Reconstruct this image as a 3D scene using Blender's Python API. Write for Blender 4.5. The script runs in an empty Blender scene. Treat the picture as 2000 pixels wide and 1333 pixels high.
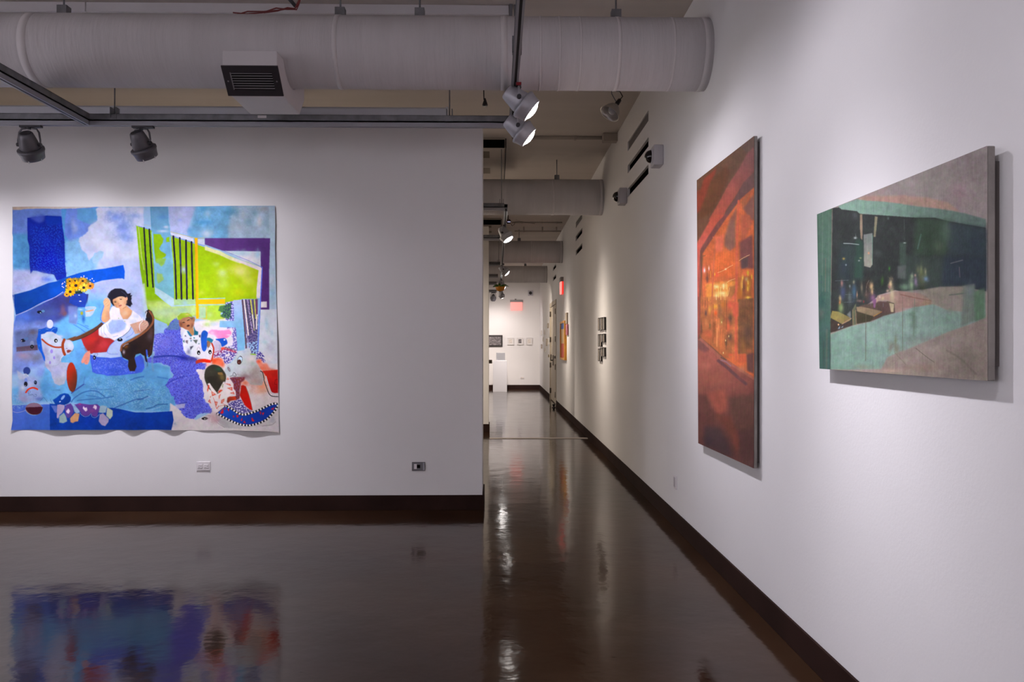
import bpy, math, random
import numpy as np
from mathutils import Vector, Matrix

S = bpy.context.scene
C = S.collection
random.seed(7)

# ------------------------------------------------------------------ camera (photo frame 2000 x 1333, focal 1600 px)
F, CX, CY, EYE = 1600.0, 1000.0, 674.0, 1.342
YAW = math.atan(30.0 / F)
cam_data = bpy.data.cameras.new('camera')
cam_data.sensor_width = 36.0
cam_data.lens = 36.0 * F / 2000.0
cam_data.shift_y = 7.5 / 2000.0
cam_data.clip_start, cam_data.clip_end = 0.05, 100.0
cam = bpy.data.objects.new('camera', cam_data)
cam.location = (0, 0, EYE)
cam.rotation_euler = (math.pi / 2, 0, -YAW)
C.objects.link(cam)
S.camera = cam

# ------------------------------------------------------------------ world, exposure
world = bpy.data.worlds.new('world')
S.world = world
world.use_nodes = True
world.node_tree.nodes['Background'].inputs[0].default_value = (0.9, 0.93, 1.0, 1)
world.node_tree.nodes['Background'].inputs[1].default_value = 0.02
S.view_settings.view_transform = 'Standard'
S.view_settings.look = 'None'
S.view_settings.exposure = 0.0
S.view_settings.gamma = 1.0
S.view_settings.use_curve_mapping = False

# ------------------------------------------------------------------ lamps: (position, aim point, watts, cone degrees, blend, colour)
COOL = (1.0, 0.955, 1.05)
WARM = (1.0, 0.86, 0.72)
MID = (1.0, 0.90, 0.885)
SPOTS = [
    # lamps on the same tracks outside the frame: painting wall further left, right wall nearer than the frame shows
    ((-4.6, 5.70, 2.70), (-4.8, 6.667, 1.30), 90, 130, 1.0, COOL),
    ((0.15, 3.10, 2.70), (1.315, 2.80, 0.85), 195, 150, 0.6, COOL, .115, 16),
    ((0.15, 1.00, 2.72), (1.315, 0.90, 0.90), 45, 130, 1.0, COOL),
    ((0.15, -0.90, 2.72), (1.315, -1.0, 1.3), 70, 140, 1.0, COOL),
    # unseen lamps added for ambient bounce off the front room's far left and rear walls
    ((-5.7, 3.6, 2.7), (-7.0, 3.6, 1.6), 350, 120, 0.8, COOL),
    ((-5.7, 0.8, 2.7), (-7.0, 0.8, 1.6), 350, 120, 0.8, COOL),
    ((-5.7, -2.0, 2.7), (-7.0, -2.0, 1.6), 350, 120, 0.8, COOL),
    ((-4.5, -3.2, 2.7), (-4.5, -4.5, 1.6), 350, 120, 0.8, COOL),
    ((-1.5, -3.2, 2.7), (-1.5, -4.5, 1.6), 350, 120, 0.8, COOL),
    ((0.06, 20.7, 2.75), (0.09, 23.4, 0.75), 330, 40, 0.9, MID),  # added lamp without a fixture, brightens the pedestal
    # unseen lamps added in the corridor gallery's hidden part for warm ambient light
    ((-1.6, 23.55, 2.70), (-1.6, 24.9, 1.3), 130, 100, 0.8, WARM),
    ((-2.2, 10.9, 2.70), (-2.2, 12.6, 1.4), 500, 120, 0.8, WARM),
    ((-4.8, 10.9, 2.70), (-4.8, 12.6, 1.4), 420, 120, 0.8, WARM),
    ((-2.6, 8.7, 2.70), (-2.6, 7.2, 1.2), 70, 130, 0.8, WARM),
    ((-5.4, 16.0, 2.70), (-7.0, 16.0, 1.6), 420, 130, 0.8, WARM),
    ((-5.4, 19.0, 2.70), (-7.0, 19.0, 1.6), 420, 130, 0.8, WARM),
    ((-5.4, 22.0, 2.70), (-7.0, 22.0, 1.6), 420, 130, 0.8, WARM),
]
def lamp(p, a, w, ang, bl, col, spill=None, power=31, soft=0.035):
    """spot lamp; with SPILL the reflector throws a narrow core (cos ^ POWER) over a faint wide field"""
    L = bpy.data.lights.new('spot_lamp', 'SPOT')
    L.energy, L.spot_size, L.spot_blend, L.color = w, math.radians(ang), bl, col
    L.shadow_soft_size = soft
    if spill is not None:
        L.use_nodes = True
        nt = L.node_tree; em = nt.nodes['Emission']; N = nt.nodes.new; K = nt.links.new
        tc = N('ShaderNodeTexCoord'); sp = N('ShaderNodeSeparateXYZ'); ab = N('ShaderNodeMath'); ab.operation = 'ABSOLUTE'
        pw = N('ShaderNodeMath'); pw.operation = 'POWER'; pw.inputs[1].default_value = power
        ma = N('ShaderNodeMath'); ma.operation = 'MULTIPLY_ADD'; ma.inputs[1].default_value = 1 - spill; ma.inputs[2].default_value = spill
        K(tc.outputs['Normal'], sp.inputs[0]); K(sp.outputs['Z'], ab.inputs[0]); K(ab.outputs[0], pw.inputs[0]); K(pw.outputs[0], ma.inputs[0]); K(ma.outputs[0], em.inputs['Strength'])
    o = bpy.data.objects.new('spot_lamp', L)
    o.location = p
    o.rotation_euler = (Vector(a) - Vector(p)).to_track_quat('-Z', 'Y').to_euler()
    C.objects.link(o)
for args in SPOTS: lamp(*args)

# beams of the visible track spotlights: (aim point, watts, cone degrees, blend, colour)
BEAM = {
    'left_a': ((-3.42, 6.667, 0.85), 150, 140, 0.6, COOL, .155, 13),
    'left_b': ((-2.18, 6.667, 0.85), 158, 140, 0.6, COOL, .155, 13),
    'right_a': ((1.315, 4.20, 0.80), 110, 140, 0.5, COOL, .16, 18),
    'right_b': ((1.315, 5.15, 1.10), 95, 130, 0.5, COOL, .16, 18),
    'hall_a': ((1.315, 10.0, 0.95), 170, 110, 0.9, WARM, .15, 14),
    'hall_b': ((1.315, 15.15, 1.05), 180, 110, 0.9, WARM, .15, 14),
    'hall_c': ((1.315, 20.8, 1.50), 130, 80, 1.0, WARM),
    'hall_d': ((0.55, 24.9, 1.2), 100, 110, 1.0, MID),
    'hall_e': ((-0.15, 24.9, 1.2), 72, 110, 1.0, MID),
}

# ------------------------------------------------------------------ pixel rays of the photograph, to place things where they stand
_f = Vector((math.sin(YAW), math.cos(YAW), 0)); _r = Vector((math.cos(YAW), -math.sin(YAW), 0)); _z = Vector((0, 0, 1))
EYEP = Vector((0, 0, EYE))
def ray(x, y): return _f + _r * ((x - CX) / F) + _z * ((CY - y) / F)
def on_x(x, y, X): d = ray(x, y); return EYEP + d * (X / d.x)
def on_y(x, y, Y): d = ray(x, y); return EYEP + d * (Y / d.y)
def on_z(x, y, Z): d = ray(x, y); return EYEP + d * ((Z - EYE) / d.z)

XR = 1.315                       # right wall plane
YW = 6.667                       # front face of the painting wall
XC = on_y(942, 900, YW).x        # its right corner
CEIL = 3.65
YE = 24.95                       # end wall
YP = 12.62                       # far partition

# ------------------------------------------------------------------ materials
def lin(c):
    c = c / 255.0
    return c / 12.92 if c <= 0.04045 else ((c + 0.055) / 1.055) ** 2.4
def srgb(r, g, b): return (lin(r), lin(g), lin(b), 1.0)

def mat(name, col, rough=0.6, metal=0.0, emit=None, strength=0.0, noise=0.0, nscale=8.0, bump=0.0, bscale=60.0, spec=0.5, alpha=1.0, trans=0.0, stretch=(1, 1, 1)):
    m = bpy.data.materials.new(name); m.use_nodes = True
    nt = m.node_tree; b = nt.nodes['Principled BSDF']
    col = tuple(col[:3]) + (1.0,)
    b.inputs['Base Color'].default_value = col
    b.inputs['Roughness'].default_value = rough
    b.inputs['Metallic'].default_value = metal
    b.inputs['Specular IOR Level'].default_value = spec
    if emit:
        b.inputs['Emission Color'].default_value = tuple(emit[:3]) + (1.0,)
        b.inputs['Emission Strength'].default_value = strength
    if trans: b.inputs['Transmission Weight'].default_value = trans
    if alpha < 1: b.inputs['Alpha'].default_value = alpha
    if noise or bump:
        tc = nt.nodes.new('ShaderNodeTexCoord'); mp = nt.nodes.new('ShaderNodeMapping')
        mp.inputs['Scale'].default_value = stretch
        nt.links.new(tc.outputs['Object'], mp.inputs['Vector'])
    if noise:
        n = nt.nodes.new('ShaderNodeTexNoise'); n.inputs['Scale'].default_value = nscale; n.inputs['Detail'].default_value = 5
        r = nt.nodes.new('ShaderNodeValToRGB')
        r.color_ramp.elements[0].position, r.color_ramp.elements[1].position = 0.3, 0.7
        r.color_ramp.elements[0].color = tuple(c * (1 - noise) for c in col[:3]) + (1,)
        r.color_ramp.elements[1].color = tuple(min(1, c * (1 + noise)) for c in col[:3]) + (1,)
        nt.links.new(mp.outputs[0], n.inputs['Vector']); nt.links.new(n.outputs['Fac'], r.inputs[0]); nt.links.new(r.outputs[0], b.inputs['Base Color'])
    if bump:
        n2 = nt.nodes.new('ShaderNodeTexNoise'); n2.inputs['Scale'].default_value = bscale; n2.inputs['Detail'].default_value = 3
        bp = nt.nodes.new('ShaderNodeBump'); bp.inputs['Strength'].default_value = bump; bp.inputs['Distance'].default_value = 0.01
        nt.links.new(mp.outputs[0], n2.inputs['Vector']); nt.links.new(n2.outputs['Fac'], bp.inputs['Height']); nt.links.new(bp.outputs[0], b.inputs['Normal'])
    return m

M = {}
M['wall'] = mat('wall_paint', (0.77, 0.76, 0.765), 0.75, noise=0.012, nscale=1.5, bump=0.05, bscale=90, spec=0.25)
M['wall_far'] = mat('wall_paint_far', (0.76, 0.735, 0.71), 0.75, noise=0.012, nscale=1.5, bump=0.05, bscale=90, spec=0.25)
M['ceiling'] = mat('ceiling_paint', (0.60, 0.545, 0.505), 0.85, noise=0.05, nscale=0.8, bump=0.1, bscale=18, spec=0.1, stretch=(0.4, 4, 1))
M['duct'] = mat('duct_wrap', (0.60, 0.575, 0.59), 0.75, noise=0.04, nscale=2.0, bump=0.35, bscale=9, spec=0.2, stretch=(6, 0.7, 0.7))
M['duct_metal'] = mat('duct_box', (0.66, 0.63, 0.65), 0.6, noise=0.03, nscale=3)
M['band'] = mat('duct_tape', (0.66, 0.63, 0.64), 0.7)
M['base'] = mat('baseboard_brown', (0.026, 0.0125, 0.010), 0.75, noise=0.25, nscale=3, spec=0.08)
M['strut'] = mat('galvanised_strut', (0.20, 0.20, 0.215), 0.5, metal=0.5, noise=0.25, nscale=14)
M['rail'] = mat('track_rail', (0.33, 0.33, 0.36), 0.45, metal=0.3)
M['slotdark'] = mat('track_slot', (0.012, 0.010, 0.011), 0.7)
M['black'] = mat('flat_black', (0.006, 0.005, 0.005), 0.9, spec=0.0)
M['fixture'] = mat('fixture_grey', (0.135, 0.13, 0.145), 0.42, metal=0.35, noise=0.06, nscale=20)
M['fixture_light'] = mat('fixture_silver', (0.44, 0.44, 0.48), 0.42, metal=0.35, noise=0.06, nscale=20)
M['fixture_dark'] = mat('fixture_dark', (0.05, 0.048, 0.055), 0.5, metal=0.3)
M['lens'] = mat('lit_lens', (1, 1, 1), 0.3, emit=(1.0, 0.96, 0.92), strength=24)
M['lens_off'] = mat('lens_glass', (0.5, 0.5, 0.52), 0.15, spec=0.8)
M['grille'] = mat('grille_dark', (0.030, 0.026, 0.030), 0.5)
M['slat'] = mat('grille_slat', (0.30, 0.28, 0.30), 0.4, metal=0.3)
M['white'] = mat('white_enamel', (0.62, 0.62, 0.66), 0.5)
M['plastic'] = mat('white_plastic', (0.72, 0.69, 0.71), 0.4)
M['greyplate'] = mat('grey_plate', (0.16, 0.155, 0.165), 0.4, metal=0.5)
M['red'] = mat('red_cable', (0.22, 0.03, 0.03), 0.5)
M['redplastic'] = mat('red_plastic', (0.30, 0.012, 0.02), 0.5)
M['alu'] = mat('aluminium_reflector', (0.55, 0.52, 0.50), 0.3, metal=0.85)
M['camera_body'] = mat('camera_housing', (0.50, 0.48, 0.51), 0.5)
M['dome'] = mat('smoked_dome', (0.010, 0.008, 0.009), 0.12, spec=0.7)
M['door'] = mat('door_beige', (0.56, 0.49, 0.39), 0.55)
M['hinge'] = mat('hinge_bronze', (0.10, 0.08, 0.06), 0.45, metal=0.6)
M['exit_glow'] = mat('exit_face_glow', (0.4, 0.05, 0.05), 0.4, emit=(1.0, 0.33, 0.28), strength=1.0)
M['exit_red'] = mat('exit_side_glow', (0.4, 0.02, 0.02), 0.4, emit=(1.0, 0.02, 0.012), strength=1.0)
M['exit_case'] = mat('exit_housing', (0.22, 0.20, 0.19), 0.5, metal=0.3)
M['edge'] = mat('raw_canvas_edge', (0.26, 0.235, 0.22), 0.85, noise=0.18, nscale=9, bump=0.3, bscale=40)
M['edge_dark'] = mat('stretcher_dark_wood', (0.10, 0.085, 0.08), 0.8)  # dark block filling the gap behind the stretched canvases
M['frame_black'] = mat('frame_black', (0.020, 0.014, 0.012), 0.5)
M['frame_white'] = mat('frame_white', (0.70, 0.67, 0.64), 0.5)
M['frame_tan'] = mat('frame_tan', (0.36, 0.29, 0.22), 0.55)
M['frame_orange'] = mat('frame_orange', (0.62, 0.27, 0.02), 0.5, noise=0.12, nscale=10)
M['paper'] = mat('drawing_paper', (0.66, 0.60, 0.53), 0.8, noise=0.2, nscale=30)
M['paper_dark'] = mat('dark_print', (0.18, 0.16, 0.16), 0.8, noise=0.7, nscale=30)
M['pedestal'] = mat('pedestal_white', (0.86, 0.85, 0.86), 0.5)
M['acrylic'] = mat('acrylic', (0.80, 0.80, 0.82), 0.05, trans=0.6, spec=0.5)
M['objgrey'] = mat('display_object', (0.42, 0.40, 0.40), 0.6, noise=0.3, nscale=12)
M['shelf'] = mat('table_edge_brown', (0.14, 0.11, 0.09), 0.6)
M['leaf'] = mat('glare_green', (0.06, 0.22, 0.015), 0.6)
M['pot'] = mat('glare_orange', (0.75, 0.28, 0.02), 0.4)
M['cassette'] = mat('ceiling_unit_beige', (0.40, 0.35, 0.31), 0.7, noise=0.08, nscale=3)
M['vent_brown'] = mat('unit_vent', (0.13, 0.10, 0.07), 0.7)
M['joint'] = mat('floor_strip', (0.62, 0.55, 0.50), 0.5)
M['led_red'] = mat('led_red', (0.5, 0, 0), 0.4, emit=(1, 0.03, 0.03), strength=2)
M['led_blue'] = mat('led_blue', (0.3, 0.3, 0.6), 0.4, emit=(0.6, 0.6, 1), strength=1.5)
M['brass'] = mat('brass_plate', (0.33, 0.25, 0.12), 0.4, metal=0.6)

# polished stained concrete
def floor_material():
    m = bpy.data.materials.new('polished_concrete'); m.use_nodes = True
    nt = m.node_tree; b = nt.nodes['Principled BSDF']; N = nt.nodes.new; K = nt.links.new
    tc = N('ShaderNodeTexCoord')
    n1 = N('ShaderNodeTexNoise'); n1.inputs['Scale'].default_value = 0.9; n1.inputs['Detail'].default_value = 7; n1.inputs['Roughness'].default_value = 0.62
    K(tc.outputs['Object'], n1.inputs['Vector'])
    r1 = N('ShaderNodeValToRGB'); e = r1.color_ramp.elements
    e[0].position, e[0].color = 0.32, (0.018, 0.0075, 0.0035, 1)
    e[1].position, e[1].color = 0.70, (0.060, 0.031, 0.017, 1)
    K(n1.outputs['Fac'], r1.inputs[0])
    # dark flecks
    n3 = N('ShaderNodeTexVoronoi'); n3.inputs['Scale'].default_value = 1.7
    mp3 = N('ShaderNodeMapping'); mp3.inputs['Scale'].default_value = (1.0, 2.6, 1)
    K(tc.outputs['Object'], mp3.inputs['Vector']); K(mp3.outputs[0], n3.inputs['Vector'])
    r3 = N('ShaderNodeValToRGB'); r3.color_ramp.elements[0].position, r3.color_ramp.elements[0].color = 0.012, (0.25, 0.25, 0.25, 1)
    r3.color_ramp.elements[1].position, r3.color_ramp.elements[1].color = 0.03, (1, 1, 1, 1)
    K(n3.outputs['Distance'], r3.inputs[0])
    mx = N('ShaderNodeMix'); mx.data_type = 'RGBA'; mx.blend_type = 'MULTIPLY'; mx.inputs[0].default_value = 1
    K(r1.outputs[0], mx.inputs[6]); K(r3.outputs[0], mx.inputs[7]); K(mx.outputs[2], b.inputs['Base Color'])
    sm = N('ShaderNodeMath'); sm.operation = 'MULTIPLY'; sm.inputs[1].default_value = 0.5
    K(r3.outputs[0], sm.inputs[0]); K(sm.outputs[0], b.inputs['Specular IOR Level'])
    # sealed gloss with uneven polish
    n2 = N('ShaderNodeTexNoise'); n2.inputs['Scale'].default_value = 2.2; n2.inputs['Detail'].default_value = 6
    K(tc.outputs['Object'], n2.inputs['Vector'])
    r2 = N('ShaderNodeMapRange'); r2.inputs[1].default_value, r2.inputs[2].default_value = 0.3, 0.75
    r2.inputs[3].default_value, r2.inputs[4].default_value = 0.075, 0.13
    K(n2.outputs['Fac'], r2.inputs[0]); K(r2.outputs[0], b.inputs['Roughness'])
    b.inputs['IOR'].default_value = 1.28
    b.inputs['Specular Tint'].default_value = (1.0, 0.80, 0.70, 1)
    nb = N('ShaderNodeTexNoise'); nb.inputs['Scale'].default_value = 5.0; nb.inputs['Detail'].default_value = 3
    K(tc.outputs['Object'], nb.inputs['Vector'])
    nc = N('ShaderNodeTexNoise'); nc.inputs['Scale'].default_value = 26.0; nc.inputs['Detail'].default_value = 2
    K(tc.outputs['Object'], nc.inputs['Vector'])
    ad = N('ShaderNodeMath'); ad.operation = 'MULTIPLY_ADD'; ad.inputs[1].default_value = 0.13
    K(nc.outputs['Fac'], ad.inputs[0]); K(nb.outputs['Fac'], ad.inputs[2])
    bp = N('ShaderNodeBump'); bp.inputs['Strength'].default_value = 0.35; bp.inputs['Distance'].default_value = 0.0055
    K(ad.outputs[0], bp.inputs['Height']); K(bp.outputs[0], b.inputs['Normal'])
    return m
M['floor'] = floor_material()

# ------------------------------------------------------------------ mesh building
class MB:
    def __init__(s): s.v, s.f, s.sm = [], [], []
    def add(s, vs, fs, smooth=False, mx=None):
        o = len(s.v)
        s.v += [tuple(mx @ Vector(p)) if mx else tuple(p) for p in vs]
        s.f += [tuple(i + o for i in f) for f in fs]; s.sm += [smooth] * len(fs)
        return s
    def box(s, a, b, mx=None):
        x0, y0, z0 = (min(a[i], b[i]) for i in range(3)); x1, y1, z1 = (max(a[i], b[i]) for i in range(3))
        return s.add([(x0,y0,z0),(x1,y0,z0),(x1,y1,z0),(x0,y1,z0),(x0,y0,z1),(x1,y0,z1),(x1,y1,z1),(x0,y1,z1)],
                     [(0,3,2,1),(4,5,6,7),(0,1,5,4),(1,2,6,5),(2,3,7,6),(3,0,4,7)], mx=mx)
    def lathe(s, prof, n=24, mx=None, cap0=True, cap1=True, smooth=True):
        vs = [(r * math.cos(2*math.pi*k/n), r * math.sin(2*math.pi*k/n), t) for r, t in prof for k in range(n)]
        fs = [(i*n+k, i*n+(k+1) % n, (i+1)*n+(k+1) % n, (i+1)*n+k) for i in range(len(prof)-1) for k in range(n)]
        s.add(vs, fs, smooth, mx)
        caps = []
        if cap0: caps.append(tuple(range(n))[::-1])
        if cap1: caps.append(tuple((len(prof)-1)*n + k for k in range(n)))
        if caps:
            o = len(s.v) - len(vs)
            s.f += [tuple(i + o for i in f) for f in caps]; s.sm += [False] * len(caps)
        return s
    def tube(s, pts, r, n=8, mx=None):
        pts = [Vector(p) for p in pts]; vs = []; up = None
        for i, p in enumerate(pts):
            t = (pts[min(i+1, len(pts)-1)] - pts[max(i-1, 0)]).normalized()
            if up is None:
                up = t.orthogonal().normalized()
            up = (up - t * up.dot(t)).normalized(); w = t.cross(up)
            rr = r[i] if isinstance(r, (list, tuple)) else r
            vs += [tuple(p + up * rr * math.cos(2*math.pi*k/n) + w * rr * math.sin(2*math.pi*k/n)) for k in range(n)]
        m = len(pts)
        fs = [(i*n+k, i*n+(k+1) % n, (i+1)*n+(k+1) % n, (i+1)*n+k) for i in range(m-1) for k in range(n)]
        fs += [tuple(range(n))[::-1], tuple((m-1)*n + k for k in range(n))]
        return s.add(vs, fs, True, mx)
    def prism(s, prof, a0, a1, axis='x', mx=None):
        """polygon PROF in the two other axes extruded from a0 to a1 along AXIS"""
        def P(p, a): return (a, p[0], p[1]) if axis == 'x' else ((p[0], a, p[1]) if axis == 'y' else (p[0], p[1], a))
        n = len(prof); vs = [P(p, a0) for p in prof] + [P(p, a1) for p in prof]
        fs = [(i, (i+1) % n, n+(i+1) % n, n+i) for i in range(n)] + [tuple(range(n))[::-1], tuple(range(n, 2*n))]
        return s.add(vs, fs, mx=mx)
    def build(s, name, m, parent=None, bevel=0.0):
        org = Vector((0, 0, 0)); p = parent
        while p is not None: org += p.location; p = p.parent
        me = bpy.data.meshes.new(name); me.from_pydata([tuple(Vector(q) - org) for q in s.v], [], s.f)   # world coordinates in, local out
        me.polygons.foreach_set('use_smooth', s.sm); me.update()
        import bmesh
        bm = bmesh.new(); bm.from_mesh(me); bmesh.ops.recalc_face_normals(bm, faces=bm.faces); bm.to_mesh(me); bm.free()
        me.materials.append(M[m] if isinstance(m, str) else m)
        o = bpy.data.objects.new(name, me); C.objects.link(o)
        if parent: o.parent = parent
        if bevel:
            b = o.modifiers.new('bevel', 'BEVEL'); b.width = bevel; b.segments = 2; b.limit_method = 'ANGLE'
        return o

def tag(o, label, cat, group=None):
    o['label'] = label; o['category'] = cat
    if group: o['group'] = group
    return o
def thing(name, label, cat, loc=(0, 0, 0), group=None):
    o = bpy.data.objects.new(name, None); o.empty_display_size = 0.1; C.objects.link(o); o.location = loc
    return tag(o, label, cat, group)
def struct(o, label=None):
    o['kind'] = 'structure'
    if label: o['label'] = label
    return o
def aim(direction):
    """matrix turning local +Z onto DIRECTION"""
    return Vector(direction).normalized().to_track_quat('Z', 'Y').to_matrix().to_4x4()
T = Matrix.Translation
# ================================================================== the room
X_L, Y_B = -7.0, -4.5
floor = struct(MB().box((X_L, Y_B, -0.1), (XR + 0.3, YE + 0.3, 0)).build('floor', 'floor'), 'dark brown polished concrete floor')
ceiling = struct(MB().box((X_L, Y_B, CEIL), (XR + 0.3, YE + 0.3, CEIL + 0.1)).build('ceiling', 'ceiling'), 'grey brown painted ceiling')

# right wall with three groups of slot vents, shallow recesses with black blocks standing in for their deep shade
SLOT_Z = [(3.285, 3.375), (3.062, 3.142), (2.825, 2.907)]
groups = [(on_x(1266.5, 300, XR).y, on_x(1226, 300, XR).y), (on_x(1137, 460, XR).y, on_x(1124.6, 460, XR).y), (on_x(1086, 530, XR).y, on_x(1080, 530, XR).y)]
DOOR = (on_x(1086.4, 700, XR).y, on_x(1074.6, 700, XR).y, 2.30)
holes = [(y0, y1, z0, z1) for y0, y1 in groups for z0, z1 in SLOT_Z]
def holed_wall(mb, holes, y0, y1, z0, z1, X):
    ys = sorted({y0, y1} | {h[0] for h in holes} | {h[1] for h in holes}); zs = sorted({z0, z1} | {h[2] for h in holes} | {h[3] for h in holes})
    for a, b in zip(ys, ys[1:]):
        for c, d in zip(zs, zs[1:]):
            if any(h[0] <= (a+b)/2 <= h[1] and h[2] <= (c+d)/2 <= h[3] for h in holes): continue
            mb.add([(X, a, c), (X, b, c), (X, b, d), (X, a, d)], [(0, 1, 2, 3)])
    return mb
me_r = holed_wall(MB(), holes + [(DOOR[0], DOOR[1], 0, DOOR[2])], Y_B, YE, 0, CEIL, XR)
wall_right = struct(me_r.build('wall_right', 'wall'), 'long white gallery wall running into the distance')
for gi, (y0, y1) in enumerate(groups):
    for k, (z0, z1) in enumerate(SLOT_Z):
        d = 0.012 if k == 0 else 0.022; m_ = 0 if k == 0 else .05
        mb = MB()
        A = [(XR, y0, z0), (XR, y1, z0), (XR, y1, z1), (XR, y0, z1)]; B = [(XR + d, p[1], p[2]) for p in A]
        mb.add(A + B, [(i, (i+1) % 4, 4+(i+1) % 4, 4+i) for i in range(4)])
        o = mb.build('vent_reveal', 'wall', wall_right)
        pm = MB().box((XR + d, y0 - m_, z0 - m_), (XR + d + (.02 if k == 0 else .2), y1 + m_, z1 + m_)).build('vent_cover' if k == 0 else 'vent_shade_block', 'greyplate' if k == 0 else 'black', wall_right)
        if k == 0: pm['label'] = 'grey filled slot'
wall_left = struct(MB().box((X_L, YW, 0), (XC, YW + 0.5, 3.17)).build('wall_left', 'wall'), 'white partition wall that carries the blue canvas')
xp = on_y(954.5, 700, YP).x
wall_partition = struct(MB().box((X_L, YP, 0), (xp, YP + 0.35, 3.17)).build('wall_middle', 'wall_far'), 'narrow end of a second white partition further back')
wall_far = struct(MB().box((X_L, YE, 0), (XR + 0.3, YE + 0.2, CEIL)).build('wall_far', 'wall_far'), 'white end wall of the gallery')
wall_back = struct(MB().box((X_L - 0.2, Y_B - 0.2, 0), (XR + 0.3, Y_B, CEIL)).build('wall_back', 'wall'))
wall_side = struct(MB().box((X_L - 0.2, Y_B, 0), (X_L, YE, CEIL)).build('wall_side', 'wall'))
wall_shell = struct(MB().box((XR + 0.3, Y_B, 0), (XR + 0.4, YE, CEIL)).build('wall_outer', 'wall'))

BH, BT = 0.121, 0.012
def base(name, a, b): return struct(MB().box(a, b).build(name, 'base', bevel=0.002))
base('baseboard_right', (XR - BT, Y_B, 0), (XR, DOOR[0] - 0.05, BH))
base('baseboard_right_far', (XR - BT, DOOR[1] + 0.05, 0), (XR, YE - BT, BH))
base('baseboard_left', (X_L, YW - BT, 0), (XC, YW, BH))
base('baseboard_left_end', (XC, YW - BT, 0), (XC + BT, YW + 0.5 + BT, BH))
base('baseboard_left_rear', (X_L, YW + 0.5, 0), (XC, YW + 0.5 + BT, BH))
base('baseboard_middle', (X_L, YP - BT, 0), (xp, YP, BH))
base('baseboard_middle_end', (xp, YP - BT, 0), (xp + BT, YP + 0.35, BH))
base('baseboard_far', (X_L, YE - BT, 0), (XR - BT, YE, BH))
base('baseboard_back', (X_L, Y_B, 0), (XR - BT, Y_B + BT, BH))
base('baseboard_side', (X_L, Y_B + BT, 0), (X_L + BT, YE - BT, BH))
yj = on_z(1040, 857, 0).y
struct(MB().box((xp + 0.02, yj - 0.055, 0), (XR - BT, yj + 0.055, 0.006)).build('trim_1', 'joint'), 'thin pale strip across the floor')

# double door in the right wall
door = MB().box((XR + 0.05, DOOR[0], 0), (XR + 0.3, DOOR[1], DOOR[2])).build('door_1', 'door'); struct(door, 'beige double door flush in the long right wall')
mid = (DOOR[0] + DOOR[1]) / 2
for a, b in ((DOOR[0] + 0.045, mid - 0.003), (mid + 0.003, DOOR[1] - 0.045)):
    MB().box((XR + 0.012, a, 0.02), (XR + 0.05, b, DOOR[2] - 0.05)).build('door_leaf', 'door', door, 0.003)
fr = MB()
fr.box((XR - 0.012, DOOR[0] - 0.05, 0), (XR + 0.05, DOOR[0] + 0.042, DOOR[2])); fr.box((XR - 0.012, DOOR[1] - 0.042, 0), (XR + 0.05, DOOR[1] + 0.05, DOOR[2]))
fr.box((XR - 0.012, DOOR[0] - 0.05, DOOR[2] - 0.045), (XR + 0.05, DOOR[1] + 0.05, DOOR[2] + 0.05)); fr.build('door_frame', 'door', door)
for yy in (DOOR[0] + 0.12, DOOR[1] - 0.12):
    for zz in (2.09, 1.47, 0.85, 0.23):
        h = MB().box((XR - 0.014, yy - 0.07, zz - 0.06), (XR + 0.013, yy + 0.07, zz + 0.06))
        h.lathe([(0.012, -0.062), (0.012, 0.062)], 10, T((XR - 0.012, yy, zz))); h.build('hinge', 'hinge', door)
hd = MB().box((XR - 0.005, mid + 0.05, 0.86), (XR + 0.013, mid + 0.12, 1.10))
hd.tube([(XR, mid + 0.085, 0.98), (XR - 0.05, mid + 0.085, 0.98), (XR - 0.055, mid + 0.0, 0.985), (XR - 0.055, mid - 0.08, 1.06), (XR - 0.055, mid - 0.08, 1.12)], 0.012)
hd.build('door_handle', 'hinge', door)

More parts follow.
